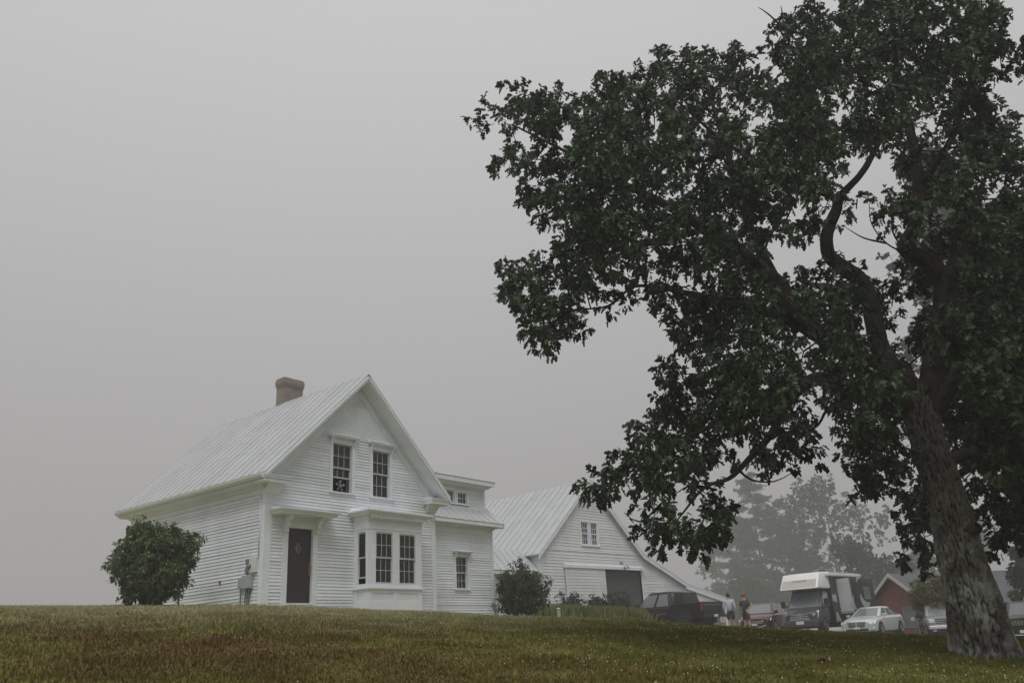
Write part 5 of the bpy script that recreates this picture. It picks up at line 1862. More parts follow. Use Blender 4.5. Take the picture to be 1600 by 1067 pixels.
SKIN = M('skin', (0.40, 0.24, 0.18), 0.55, var=0.08)
def person(px, hd, head, label, pose, shirt, shorts, hat=None, hair=(0.03, 0.022, 0.018), h=1.78):
    loc, rz = place(px, hd, head)
    t = thing('person', label, 'person', loc, rz)
    k = h / 1.78
    # local: facing +x, y left, z up
    J = dict(pel=(0, 0, .95), sp=(0.0, 0, 1.15), ch=(0.0, 0, 1.36), nk=(-.01, 0, 1.52), hd0=(.015, 0, 1.60), hd1=(.03, 0, 1.70), hd2=(.02, 0, 1.755))
    J.update(pose)
    order = ['pel', 'sp', 'ch', 'nk', 'hd0', 'hd1', 'hd2', 'shl', 'ell', 'wrl', 'hal', 'shr', 'elr', 'wrr', 'har', 'hpl', 'knl', 'anl', 'tol', 'hpr', 'knr', 'anr', 'tor']
    rad = [(.15, .12), (.145, .105), (.17, .12), .058, (.07, .085), (.082, .10), (.06, .075), .062, .045, .032, (.045, .025), .062, .045, .032, (.045, .025), .092, .062, .042, .04, .092, .062, .042, .04]
    idx = {n: i for i, n in enumerate(order)}
    ed = [('pel', 'sp'), ('sp', 'ch'), ('ch', 'nk'), ('nk', 'hd0'), ('hd0', 'hd1'), ('hd1', 'hd2'), ('ch', 'shl'), ('shl', 'ell'), ('ell', 'wrl'), ('wrl', 'hal'),
          ('ch', 'shr'), ('shr', 'elr'), ('elr', 'wrr'), ('wrr', 'har'), ('pel', 'hpl'), ('hpl', 'knl'), ('knl', 'anl'), ('anl', 'tol'), ('pel', 'hpr'), ('hpr', 'knr'), ('knr', 'anr'), ('anr', 'tor')]
    pts = [tuple(c * k for c in J[n]) for n in order]
    # fingers: five short chains on each hand
    edges = [(idx[a], idx[b]) for a, b in ed]
    radii = list(rad)
    for s, hn, wn in ((1, 'hal', 'wrl'), (-1, 'har', 'wrr')):
        H, Wv = Vector(J[hn]), Vector(J[wn])
        dv = (H - Wv).normalized()
        sd_ = dv.cross(Vector((0, 1, 0)))
        sd_ = sd_.normalized() if sd_.length > .1 else Vector((1, 0, 0))
        inn = Vector((0, -s, 0))
        for f in range(5):
            o = (f - 1.5) * 0.021 if f < 4 else 0
            if f < 4:
                p0 = H + sd_ * o + dv * 0.03
                p1 = p0 + dv * (0.035, .04, .042, .034)[f] + inn * 0.006
                p2 = p1 + dv * 0.028 + inn * 0.02
            else:
                p0 = H + sd_ * 0.035 - dv * 0.02
                p1 = p0 + sd_ * 0.02 + dv * 0.025
                p2 = p1 + dv * 0.028 + inn * 0.008
            i = len(pts)
            pts += [tuple(c * k for c in p) for p in (p0, p1, p2)]
            radii += [.010, .009, .007]
            edges += [(idx[hn], i), (i, i + 1), (i + 1, i + 2)]
    me = skin_mesh('body', pts, edges, [tuple(c * k for c in r) if hasattr(r, '__len__') else r * k for r in radii])
    link('body', me, SKIN, t)
    V = lambda n: Vector(J[n]) * k
    # shirt: torso and sleeves
    sl = pose.get('sleeve', 0.55)
    P = [V('pel') + Vector((0, 0, pose.get('hem', -.02))), V('sp'), V('ch'), V('nk') + Vector((0, 0, -.045)),
         V('shl'), V('shl').lerp(V('ell'), min(1, sl)), V('shr'), V('shr').lerp(V('elr'), min(1, sl))]
    E = [(0, 1), (1, 2), (2, 3), (2, 4), (4, 5), (2, 6), (6, 7)]
    R = [(.185, .15), (.17, .135), (.195, .145), (.085, .08), .085, .068, .085, .068]
    if sl > 1:
        P += [V('ell').lerp(V('wrl'), sl - 1), V('elr').lerp(V('wrr'), sl - 1)]
        E += [(5, 8), (7, 9)]
        R += [.05, .05]
    link('shirt', skin_mesh('shirt', [tuple(p) for p in P], E, [tuple(c * k for c in r) if hasattr(r, '__len__') else r * k for r in R]), shirt, t)
    P = [V('pel') + Vector((0, 0, .10)), V('pel') + Vector((0, 0, -.02)), V('hpl'), V('hpl').lerp(V('knl'), .93), V('hpr'), V('hpr').lerp(V('knr'), .93)]
    E = [(0, 1), (1, 2), (2, 3), (1, 4), (4, 5)]
    R = [(.16, .13), (.17, .135), .115, .098, .115, .098]
    link('shorts', skin_mesh('shorts', [tuple(p) for p in P], E, [tuple(c * k for c in r) if hasattr(r, '__len__') else r * k for r in R]), shorts, t)
    for a, b in (('anl', 'tol'), ('anr', 'tor')):
        A, B = V(a), V(b)
        P = [A + Vector((-.05, 0, -.035)), A.lerp(B, .5) + Vector((0, 0, -.01)), B]
        link('shoe', skin_mesh('shoe', [tuple(p) for p in P], [(0, 1), (1, 2)], [(.05, .05), (.052, .045), (.045, .03)]), BLACKPL, t)
    c = V('hd1')
    m = MB()
    hm = M('hair_%d' % int(px), hair, 0.7, var=0.2) if not hat else hat
    rings = []
    for (f, zz) in ((1.02, -.03), (1.06, .02), (1.0, .07), (.72, .105), (.25, .12)):
        ring = []
        for j in range(16):
            a = 2 * math.pi * j / 16
            low = -.05 if (zz == -.03 and math.cos(a) < 0 and not hat) else 0
            ring.append((c.x - .005 + .108 * f * math.cos(a), c.y + .092 * f * math.sin(a), c.z + zz + low))
        rings.append(ring)
    m.loft(rings)
    ho = m.build('cap' if hat else 'hair', hm, t, smooth=True)
    if hat:
        b = MB()
        b.hexa([(c.x + .09, -.07, c.z - .005), (c.x + .19, -.045, c.z - .02), (c.x + .19, .045, c.z - .02), (c.x + .09, .07, c.z - .005), (c.x + .09, -.07, c.z + .012), (c.x + .19, -.045, c.z - .008), (c.x + .19, .045, c.z - .008), (c.x + .09, .07, c.z + .012)])
        b.build('cap_visor', hat, ho)
    # face: eyes, nose, ears
    f = MB()
    f.loft([[(c.x + .095, -.012, c.z + .005), (c.x + .095, .012, c.z + .005), (c.x + .09, .016, c.z - .04), (c.x + .09, -.016, c.z - .04)], [(c.x + .105, -.006, c.z), (c.x + .105, .006, c.z), (c.x + .122, .01, c.z - .038), (c.x + .122, -.01, c.z - .038)]])
    for s in (-1, 1):
        f.hexa([(c.x - .02, s * .083, c.z - .03), (c.x + .01, s * .083, c.z - .03), (c.x + .01, s * .099, c.z - .03), (c.x - .02, s * .102, c.z - .03), (c.x - .025, s * .083, c.z + .03), (c.x + .01, s * .083, c.z + .03), (c.x + .01, s * .1, c.z + .03), (c.x - .025, s * .106, c.z + .03)])
    f.build('face_features', SKIN, t, smooth=True)
    return t
stand = dict(shl=(0, .19, 1.43), ell=(-.03, .27, 1.14), wrl=(.03, .27, .90), hal=(.05, .26, .83), shr=(0, -.19, 1.43), elr=(-.03, -.27, 1.14), wrr=(.03, -.27, .90), har=(.05, -.26, .83),
             hpl=(0, .10, .90), knl=(.02, .11, .50), anl=(-.02, .12, .09), tol=(.14, .14, .03), hpr=(0, -.10, .90), knr=(.02, -.11, .50), anr=(-.02, -.12, .09), tor=(.14, -.14, .03))
p1 = dict(stand); p1.update(sleeve=1.75, hem=-.06, anl=(-.10, .10, .13), tol=(.04, .11, .03), knl=(.0, .10, .50), anr=(.06, -.12, .09), tor=(.22, -.13, .03), knr=(.08, -.11, .5))
person(1144, 44.5, math.radians(172), 'man in pale blue shirt and dark shorts walking away by the barn', p1,
       M('pale_blue_shirt', (0.42, 0.46, 0.52), 0.85, var=0.12, scale=12, bump=0.3, bscale=20), M('dark_navy_shorts', (0.03, 0.034, 0.045), 0.85, var=0.15, scale=12))
p2 = dict(stand); p2.update(sleeve=0.8, hem=-.08, elr=(.08, -.28, 1.16), wrr=(.30, -.20, 1.28), har=(.37, -.17, 1.31), ell=(.02, .28, 1.15), wrl=(.06, .26, .92), hal=(.07, .25, .85))
ph = person(1168.5, 44.8, math.radians(150), 'man in dark shirt and red cap holding a hand raised', p2,
       M('dark_blue_tee', (0.035, 0.037, 0.055), 0.85, var=0.15, scale=12, bump=0.3, bscale=20), M('charcoal_shorts', (0.035, 0.035, 0.034), 0.85, var=0.15, scale=12), hat=M('faded_red_cap', (0.25, 0.05, 0.05), 0.8, var=0.12))
# ------------------------------------------------------------------ foliage tools
def leaf_material(name, c0, c1, c2=None, scale=1.1, trans=0.25, rough=0.5, spec=0.35):
    m = bpy.data.materials.new(name)
    m.use_nodes = True
    n = m.node_tree
    b = n.nodes['Principled BSDF']
    b.inputs['Roughness'].default_value = rough
    b.inputs['Specular IOR Level'].default_value = spec
    t = n.nodes.new('ShaderNodeTexCoord')
    a = n.nodes.new('ShaderNodeTexNoise'); a.inputs['Scale'].default_value = scale; a.inputs['Detail'].default_value = 3
    w = n.nodes.new('ShaderNodeTexWhiteNoise')
    vq = n.nodes.new('ShaderNodeVectorMath'); vq.operation = 'SNAP'
    vq.inputs[1].default_value = (0.11, 0.11, 0.11)
    n.links.new(t.outputs['Object'], a.inputs['Vector'])
    n.links.new(t.outputs['Object'], vq.inputs[0])
    n.links.new(vq.outputs[0], w.inputs['Vector'])
    ad = n.nodes.new('ShaderNodeMath'); ad.operation = 'MULTIPLY_ADD'
    n.links.new(w.outputs['Value'], ad.inputs[0]); ad.inputs[1].default_value = 0.35
    n.links.new(a.outputs['Fac'], ad.inputs[2])
    r = n.nodes.new('ShaderNodeValToRGB')
    e = r.color_ramp.elements
    e[0].position, e[0].color = 0.42, (*c0, 1)
    e[1].position, e[1].color = 0.95, (*(c2 or c1), 1)
    k = e.new(0.70); k.color = (*c1, 1)
    n.links.new(ad.outputs[0], r.inputs['Fac'])
    n.links.new(r.outputs['Color'], b.inputs['Base Color'])
    tr = n.nodes.new('ShaderNodeBsdfTranslucent')
    n.links.new(r.outputs['Color'], tr.inputs['Color'])
    mx_ = n.nodes.new('ShaderNodeMixShader'); mx_.inputs[0].default_value = trans
    n.links.new(b.outputs[0], mx_.inputs[1]); n.links.new(tr.outputs[0], mx_.inputs[2])
    n.links.new(mx_.outputs[0], n.nodes['Material Output'].inputs['Surface'])
    MATS[name] = m
    return m

OAK_HALF = np.array([(0, 0), (.28, .20), (.13, .35), (.44, .50), (.17, .62), (.25, .80), (0, 1)], float)
OVAL_HALF = np.array([(0, 0), (.20, .18), (.30, .45), (.18, .78), (0, 1)], float)
DIAM_HALF = np.array([(0, 0), (.34, .45), (0, 1)], float)

def unit(a):
    return a / np.maximum(np.linalg.norm(a, axis=-1, keepdims=True), 1e-9)

def leaf_mesh(name, C, D, S, half, up_bias=1.0, droop=0.25, fold=0.35, wide=1.0):
    """Leaves at C growing along D with length S; each is two lobed half blades folded on the midrib."""
    n = len(C)
    t = unit(D)
    nn = unit(rng.normal(0, 0.55, (n, 3)) + np.array([0, 0, up_bias]))
    s = unit(np.cross(t, nn))
    nn = np.cross(s, t)
    out = []
    for sg in (-1, 1):
        u = half[:, 0] * wide
        v = half[:, 1]
        P = (C[:, None, :] + t[:, None, :] * (v[None, :, None] * S[:, None, None])
             + s[:, None, :] * (sg * math.cos(fold) * u[None, :, None] * S[:, None, None])
             + nn[:, None, :] * ((math.sin(fold) * u)[None, :, None] * S[:, None, None])
             - np.array([0, 0, 1.0]) * ((v ** 2)[None, :, None] * S[:, None, None] * droop))
        if sg < 0:
            P = P[:, ::-1, :]
        out.append(P)
    k = len(half)
    V = np.concatenate(out, 0).reshape(-1, 3)
    F = np.arange(len(V)).reshape(-1, k)
    return fast_mesh(name, V, F)

def in_poly(px, py, poly):
    poly = np.asarray(poly, float)
    x0, y0 = poly[:, 0], poly[:, 1]
    x1, y1 = np.roll(x0, -1), np.roll(y0, -1)
    px = np.asarray(px)[:, None]
    py = np.asarray(py)[:, None]
    c = ((y0 > py) != (y1 > py)) & (px < (x1 - x0) * (py - y0) / (y1 - y0 + 1e-12) + x0)
    return c.sum(1) % 2 == 1
def edge_dist(px, py, poly):
    poly = np.asarray(poly, float)
    a = poly
    b = np.roll(poly, -1, 0)
    p = np.stack([px, py], -1)[:, None, :]
    ab = b - a
    tt = np.clip(((p - a) * ab).sum(-1) / ((ab * ab).sum(-1) + 1e-9), 0, 1)
    return np.linalg.norm(p - (a + ab * tt[..., None]), axis=-1).min(1)

def rays(px, py):
    d = (np.array(FW)[None] + np.array(RT)[None] * ((px - 800) / FPX)[:, None] + np.array(UP)[None] * ((533.5 - py) / FPX)[:, None])
    return d / np.hypot(d[:, 0], d[:, 1])[:, None]

def clump_points(poly, holes, hd0, depth, want, spacing, inset, keepout=None, trunk_hd=None, hd_fn=None, tries=40, boughs=0.0):
    """Foliage clump centres filling the crown's volume, thinner towards its rim."""
    poly = np.asarray(poly, float)
    lo, hi = poly.min(0), poly.max(0)
    got = np.zeros((0, 3))
    for _ in range(tries):
        m_ = want * 2
        px = rng.uniform(lo[0], hi[0], m_)
        py = rng.uniform(lo[1], hi[1], m_)
        ok = in_poly(px, py, poly)
        px, py = px[ok], py[ok]
        ed = edge_dist(px, py, poly)
        ok = ed > inset
        px, py, ed = px[ok], py[ok], ed[ok]
        for (hx, hy, rx, ry) in holes:
            ok = ((px - hx) / rx) ** 2 + ((py - hy) / ry) ** 2 > 1
            px, py, ed = px[ok], py[ok], ed[ok]
        half = np.clip(0.5 + ed * 0.020, 0.5, depth)
        u = rng.uniform(-1, 1, len(px))
        u = np.sign(u) * np.abs(u) ** 0.65
        base = hd0 if hd_fn is None else hd_fn(px, py)
        hd = base + u * half
        if keepout is not None:
            bad = in_poly(px, py, keepout) & (hd < trunk_hd + 0.6)
            px, py, hd = px[~bad], py[~bad], hd[~bad]
        P = np.array(CAM)[None] + rays(px, py) * hd[:, None]
        for p in P:
            if boughs and noise.noise(Vector(p) * boughs) < -0.14:
                continue
            if len(got) == 0 or np.min(((got - p) ** 2).sum(1)) > spacing ** 2:
                got = np.vstack([got, p])
                if len(got) >= want:
                    return got
    return got

def grow_twigs(m, nodes, clumps, r_tip=0.007, r_base=0.028, sides=5, bow=0.12):
    """Join every clump to the nearest wood by a bowed branch; new branches carry later ones."""
    nodes = np.array(nodes, float)
    d0 = np.array([np.min(((nodes - c) ** 2).sum(1)) for c in clumps])
    for i in np.argsort(d0):
        c = clumps[i]
        dd = ((nodes - c) ** 2).sum(1)
        j = int(np.argmin(dd))
        a = nodes[j]
        L = math.sqrt(dd[j])
        if L < 0.05:
            continue
        kk = max(2, int(L / 0.35) + 1)
        off = rng.normal(0, bow * min(L, 1.2), 3)
        pts = []
        for k in range(kk + 1):
            tt = k / kk
            p = a * (1 - tt) + c * tt + off * math.sin(math.pi * tt) + np.array([0, 0, 0.10 * L * math.sin(math.pi * tt)])
            p = p + rng.normal(0, 0.02, 3) * (0 < k < kk)
            pts.append(p)
        rb = min(r_base, 0.010 + 0.009 * L)
        m.tube(pts, [rb + (r_tip - rb) * k / kk for k in range(kk + 1)], sides, cap=False)
        nodes = np.vstack([nodes, np.array(pts[1:])])
    return nodes

def shoots(clumps, centre, n_shoot, n_leaf, spread, size, down=0.15, leafrand=0.35):
    """Leaf rosettes at shoot tips around each clump centre."""
    nc = len(clumps)
    out = unit(clumps - centre)
    base = np.repeat(clumps, n_shoot, 0)
    od = np.repeat(out, n_shoot, 0)
    d = unit(od * 0.5 + rng.normal(0, 0.75, base.shape))
    tip = base + d * (rng.uniform(0.25, 1.0, (len(base), 1)) * spread)
    C = np.repeat(tip, n_leaf, 0)
    D0 = np.repeat(d, n_leaf, 0)
    D = unit(D0 * 0.55 + rng.normal(0, 0.7, C.shape) + np.array([0, 0, -down]))
    C = C + rng.normal(0, 0.035, C.shape)
    S = size * (1 + rng.uniform(-leafrand, leafrand, len(C)))
    return C, D, S, tip, base

def bark_material(name, dark, light, lichen, ls=2.0):
    m = bpy.data.materials.new(name)
    m.use_nodes = True
    n = m.node_tree
    b = n.nodes['Principled BSDF']
    b.inputs['Roughness'].default_value = 0.95
    b.inputs['Specular IOR Level'].default_value = 0.15
    at_ = n.nodes.new('ShaderNodeAttribute'); at_.attribute_name = 'ridge'
    t = n.nodes.new('ShaderNodeTexCoord')
    f = n.nodes.new('ShaderNodeTexNoise'); f.inputs['Scale'].default_value = 22; f.inputs['Detail'].default_value = 5
    l = n.nodes.new('ShaderNodeTexNoise'); l.inputs['Scale'].default_value = ls; l.inputs['Detail'].default_value = 6; l.inputs['Roughness'].default_value = 0.7
    n.links.new(t.outputs['Object'], f.inputs['Vector']); n.links.new(t.outputs['Object'], l.inputs['Vector'])
    ad = n.nodes.new('ShaderNodeMath'); ad.operation = 'MULTIPLY_ADD'
    n.links.new(f.outputs['Fac'], ad.inputs[0]); ad.inputs[1].default_value = 0.5
    n.links.new(at_.outputs['Fac'], ad.inputs[2])
    r = n.nodes.new('ShaderNodeValToRGB')
    r.color_ramp.elements[0].position = 0.30; r.color_ramp.elements[0].color = (*dark, 1)
    r.color_ramp.elements[1].position = 1.05; r.color_ramp.elements[1].color = (*light, 1)
    n.links.new(ad.outputs[0], r.inputs['Fac'])
    lr = n.nodes.new('ShaderNodeValToRGB')
    lr.color_ramp.elements[0].position = 0.44; lr.color_ramp.elements[0].color = (0, 0, 0, 1)
    lr.color_ramp.elements[1].position = 0.56; lr.color_ramp.elements[1].color = (1, 1, 1, 1)
    n.links.new(l.outputs['Fac'], lr.inputs['Fac'])
    ml = n.nodes.new('ShaderNodeMath'); ml.operation = 'MULTIPLY'; ml.use_clamp = True
    n.links.new(lr.outputs['Color'], ml.inputs[0]); n.links.new(at_.outputs['Fac'], ml.inputs[1])
    # lichen, kept low; its upward fade puts the crown's shade into the colour
    sp = n.nodes.new('ShaderNodeSeparateXYZ')
    n.links.new(t.outputs['Object'], sp.inputs[0])
    hz_ = n.nodes.new('ShaderNodeMapRange')
    hz_.inputs['From Min'].default_value = 1.0; hz_.inputs['From Max'].default_value = 2.8
    hz_.inputs['To Min'].default_value = 1.0; hz_.inputs['To Max'].default_value = 0.12
    n.links.new(sp.outputs['Z'], hz_.inputs['Value'])
    m2 = n.nodes.new('ShaderNodeMath'); m2.operation = 'MULTIPLY'
    n.links.new(ml.outputs[0], m2.inputs[0]); n.links.new(hz_.outputs[0], m2.inputs[1])
    ml = m2
    mx_ = n.nodes.new('ShaderNodeMix'); mx_.data_type = 'RGBA'
    n.links.new(ml.outputs[0], mx_.inputs[0]); n.links.new(r.outputs['Color'], mx_.inputs[6])
    mx_.inputs[7].default_value = (*lichen, 1)
    n.links.new(mx_.outputs[2], b.inputs['Base Color'])
    bp = n.nodes.new('ShaderNodeBump'); bp.inputs['Strength'].default_value = 0.7; bp.inputs['Distance'].default_value = 0.02
    n.links.new(f.outputs['Fac'], bp.inputs['Height'])
    n.links.new(bp.outputs['Normal'], b.inputs['Normal'])
    MATS[name] = m
    return m

def smooth_path(pts, rad, step=0.12):
    """Catmull-Rom resample."""
    P = [Vector(p) for p in pts]
    P = [P[0] * 2 - P[1]] + P + [P[-1] * 2 - P[-2]]
    R = [rad[0]] + list(rad) + [rad[-1]]
    out, ro = [], []
    for i in range(1, len(P) - 2):
        L = (P[i + 1] - P[i]).length
        k = max(2, int(L / step))
        for j in range(k):
            t = j / k
            p = 0.5 * ((2 * P[i]) + (P[i + 1] - P[i - 1]) * t + (2 * P[i - 1] - 5 * P[i] + 4 * P[i + 1] - P[i + 2]) * t * t + (3 * P[i] - P[i - 1] - 3 * P[i + 1] + P[i + 2]) * t ** 3)
            out.append(p)
            ro.append(R[i] + (R[i + 1] - R[i]) * t)
    out.append(P[-2]); ro.append(R[-2])
    return out, ro

def bark_tube(name, pts, rad, mat, parent, sides=24, step=0.10, depth=0.06, flare=None, freq=9.0, stretch=0.16):
    """A limb with furrowed bark as geometry; stores ridge height for the material."""
    P, R = smooth_path(pts, rad, step)
    N = len(P)
    V, ridge = [], []
    t = (P[1] - P[0]).normalized()
    a = t.orthogonal().normalized()
    s_acc = 0.0
    for k in range(N):
        t = (P[min(k + 1, N - 1)] - P[max(k - 1, 0)]).normalized()
        a = (a - t * a.dot(t)).normalized()
        b = t.cross(a)
        if k: s_acc += (P[k] - P[k - 1]).length
        for j in range(sides):
            w = 2 * math.pi * j / sides
            d = a * math.cos(w) + b * math.sin(w)
            r = R[k]
            q = Vector((math.cos(w) * R[0] * freq, math.sin(w) * R[0] * freq, s_acc * freq * stretch))
            wx = noise.noise(Vector((q.x * .5, q.y * .5, s_acc * 1.6)))
            q2 = Vector((q.x + wx * .8, q.y - wx * .8, q.z))
            n1 = abs(noise.noise(q2))
            n2 = abs(noise.noise(q2 * 1.9 + Vector((7.3, 1.7, 4.1 + s_acc * 0.8))))
            n3 = abs(noise.noise(Vector((q2.x * .8, q2.y * .8, s_acc * 9.0))))
            fur = min(1.0, n1 * 6.0) * (0.45 + 0.55 * min(1.0, n2 * 5.0)) * (0.75 + 0.25 * min(1.0, n3 * 7.0))
            h = max(0.0, min(1.0, fur * 0.9 + 0.12 * noise.noise(q2 * 5.0)))
            fl = flare(w, s_acc) if flare else 0.0
            lump = noise.noise(Vector((P[k].x * 1.3 + d.x, P[k].y * 1.3 + d.y, P[k].z * 1.3))) * 0.06 * r
            V.append(P[k] + d * (r + fl + lump + (h - 0.75) * depth * min(1.0, r / 0.25)))
            ridge.append(h)
    F = []
    for k in range(N - 1):
        for j in range(sides):
            j2 = (j + 1) % sides
            F.append((k * sides + j, k * sides + j2, (k + 1) * sides + j2, (k + 1) * sides + j))
    me = bpy.data.meshes.new(name)
    me.from_pydata([tuple(v) for v in V], [], F)
    at_ = me.attributes.new('ridge', 'FLOAT', 'POINT')
    at_.data.foreach_set('value', ridge)
    o = link(name, me, mat, parent, smooth=True)
    return o, P

# ------------------------------------------------------------------ the oak
OAKB = on_ground(1537, 15.6)
BARK = bark_material('oak_bark', (0.010, 0.008, 0.006), (0.115, 0.104, 0.09), (0.36, 0.38, 0.35))
BARK2 = bark_material('limb_bark', (0.014, 0.011, 0.010), (0.060, 0.050, 0.043), (0.085, 0.08, 0.065), 1.2)
OAKLEAF = leaf_material('oak_leaf', (0.011, 0.018, 0.011), (0.046, 0.076, 0.040), (0.120, 0.178, 0.096), trans=0.18, spec=0.25)
oak = thing('oak_tree', 'large old oak with leaning furrowed trunk and dense dark crown', 'tree', OAKB)
def rel(pts):
    return [tuple(Vector(p) - OAKB) for p in pts]
th = 15.6
trunk_img = [(1541, 1032, 15.6, .50), (1536, 1005, 15.6, .465), (1524, 950, 15.6, .415), (1508, 895, 15.6, .36), (1494, 839, 15.6, .33), (1481, 786, 15.6, .305), (1466, 740, 15.6, .29), (1450, 690, 15.6, .28), (1439, 640, 15.6, .285), (1437, 600, 15.6, .26)]
tp = [at(a, b, c) for a, b, c, r in trunk_img]
tp[0] = tp[0] + Vector((0, 0, -0.25))
def flare(w, s):
    return max(0.0, 1 - s / 0.9) ** 2 * (0.09 + 0.10 * math.sin(3 * w + 0.8) + 0.05 * math.sin(7 * w + 1))
to, TP = bark_tube('trunk', rel(tp), [r for *_, r in trunk_img], BARK, oak, sides=150, step=0.025, depth=0.075, flare=flare, freq=17.0, stretch=0.16)
NODES = [p + OAKB for p in TP[len(TP) * 3 // 4::6]]
limbs = {
    # upright leader with an elbow, then its right-hand branch
    'a': [(1448, 640, 15.6, .22), (1462, 560, 15.5, .22), (1476, 480, 15.4, .19), (1474, 440, 15.3, .175), (1450, 408, 15.2, .15), (1414, 389, 15.0, .13), (1430, 350, 14.9, .12), (1436, 295, 14.9, .105), (1425, 220, 14.8, .085), (1405, 130, 14.8, .06), (1395, 40, 14.7, .035), (1390, -60, 14.6, .02)],
    'b': [(1476, 452, 15.3, .15), (1492, 415, 15.4, .11), (1540, 357, 15.6, .09), (1592, 315, 15.9, .07), (1660, 280, 16.2, .045), (1730, 250, 16.4, .02)],
    # second leader
    'c': [(1436, 625, 15.6, .22), (1405, 585, 15.9, .20), (1376, 546, 16.1, .175), (1352, 450, 16.3, .165), (1318, 418, 16.3, .15), (1295, 398, 16.2, .135), (1293, 362, 16.2, .12), (1308, 325, 16.2, .105), (1309, 305, 16.2, .095)],
    'd': [(1309, 310, 16.2, .08), (1352, 262, 16.4, .065), (1385, 190, 16.7, .05), (1400, 100, 17.0, .03)],
    'e': [(1309, 310, 16.2, .075), (1265, 294, 16.0, .06), (1200, 262, 15.7, .05), (1130, 220, 15.4, .038), (1060, 160, 15.1, .022)],
    # the long left limb
    'f': [(1430, 612, 15.6, .22), (1370, 578, 15.0, .19), (1300, 535, 14.4, .175), (1240, 490, 14.0, .16), (1216, 446, 13.8, .15), (1160, 398, 13.5, .13), (1104, 358, 13.2, .10), (1040, 320, 13.0, .075), (960, 280, 12.8, .05), (880, 235, 12.7, .028), (800, 195, 12.6, .014)],
    'g': [(1300, 535, 14.4, .13), (1220, 495, 14.6, .10), (1130, 470, 14.7, .075), (1040, 452, 14.6, .040), (990, 448, 14.6, .028), (950, 478, 14.5, .020), (885, 486, 14.4, .013), (835, 505, 14.4, .007)],
    # lower left limb, arching then drooping
    'h': [(1430, 632, 15.6, .2), (1378, 620, 15.1, .19), (1325, 606, 14.6, .155), (1276, 592, 14.2, .115), (1236, 622, 13.9, .085), (1206, 676, 13.8, .062), (1160, 728, 13.6, .045), (1138, 748, 13.7, .034), (1100, 762, 13.5, .024), (1068, 800, 13.5, .015), (1046, 828, 13.5, .008)],
    'i': [(1232, 625, 13.9, .075), (1150, 650, 14.0, .055), (1060, 690, 14.0, .035), (980, 740, 14.1, .018), (935, 775, 14.1, .009)],
    'j': [(1330, 612, 14.7, .06), (1316, 626, 14.9, .036), (1292, 640, 15.1, .028), (1278, 664, 15.2, .022), (1250, 682, 15.3, .016), (1236, 706, 15.3, .008)],
    # right-hand limbs
    'k': [(1452, 650, 15.6, .17), (1490, 595, 15.5, .15), (1549, 538, 15.3, .12), (1600, 500, 15.1, .10), (1690, 430, 14.8, .07), (1780, 330, 14.6, .035)],
    'l': [(1478, 720, 15.7, .13), (1522, 712, 16.0, .085), (1580, 775, 16.3, .06), (1640, 830, 16.6, .03)],
    'm': [(1216, 446, 13.8, .10), (1170, 350, 13.6, .075), (1140, 250, 13.5, .055), (1110, 150, 13.4, .03), (1098, 80, 13.4, .012)],
    'n': [(1104, 358, 13.2, .06), (1020, 380, 13.4, .045), (930, 400, 13.6, .03), (850, 430, 13.7, .014)],
    'o': [(1436, 295, 14.9, .07), (1490, 210, 14.5, .05), (1520, 110, 14.2, .03), (1540, 30, 14.0, .015)],
}
for key, L in limbs.items():
    pts = [at(a, b, c) for a, b, c, r in L]
    o, PP = bark_tube('limb', rel(pts), [r for *_, r in L], BARK2, oak, sides=18 if L[0][3] > .12 else 10, step=0.10, depth=0.03, freq=9.0)
    NODES += [p + OAKB for p in PP[2::3]]
# healed stub on the trunk's right side
st_ = [at(1505, 832, 15.5), at(1522, 826, 15.35), at(1529, 822, 15.3)]
bark_tube('limb_stub', rel(st_), [.13, .10, .08], BARK2, oak, sides=18, step=0.05, depth=0.05)

CROWN = [(748, 178), (775, 165), (800, 150), (850, 136), (900, 140), (925, 110), (975, 108), (1005, 116), (1040, 70), (1068, 80), (1085, 36), (1105, 66), (1130, 80), (1160, 68), (1190, 72), (1200, 40), (1240, 20), (1290, 8), (1320, -20), (1400, -70), (1550, -40), (1592, 30), (1610, 100), (1575, 145), (1560, 190), (1600, 240), (1760, 200), (1850, 320), (1850, 640),
         (1740, 800), (1600, 760), (1540, 760), (1500, 730), (1440, 720), (1405, 775), (1380, 760), (1345, 778), (1325, 770), (1320, 735), (1290, 715), (1262, 742), (1240, 748), (1222, 738), (1200, 722), (1180, 748), (1165, 726), (1142, 722), (1128, 772), (1174, 798), (1175, 830),
         (1140, 842), (1105, 855), (1072, 842), (1050, 868), (1018, 850), (998, 812), (1005, 790), (975, 798), (960, 778), (945, 788), (905, 778), (922, 745), (942, 725), (926, 688), (960, 676), (988, 690), (998, 660), (1010, 625), (996, 598), (1030, 596), (1043, 570), (1043, 520),
         (1053, 492), (1040, 470), (1020, 488), (985, 470), (955, 497), (925, 530), (905, 510), (882, 553), (850, 548), (815, 508), (790, 478), (758, 447), (788, 430), (783, 400), (800, 376), (850, 382), (848, 350), (833, 330), (798, 302), (782, 260), (788, 225), (763, 205)]
HOLES = [(1292, 652, 36, 50), (1358, 288, 66, 46), (1362, 380, 74, 48), (1225, 412, 74, 36), (1118, 447, 38, 26), (863, 433, 30, 26), (905, 470, 28, 20), (1108, 765, 36, 28), (1000, 775, 30, 24), (1412, 500, 26, 40), (1585, 185, 36, 34), (1418, 570, 22, 34), (1075, 800, 26, 16), (1240, 330, 26, 18), (1080, 260, 22, 16), (960, 330, 24, 14), (1180, 180, 22, 14), (1300, 170, 24, 18), (1470, 330, 24, 26)]
KEEP = [(1408, 560), (1470, 520), (1500, 560), (1530, 700), (1650, 1040), (1430, 1040), (1405, 760)]
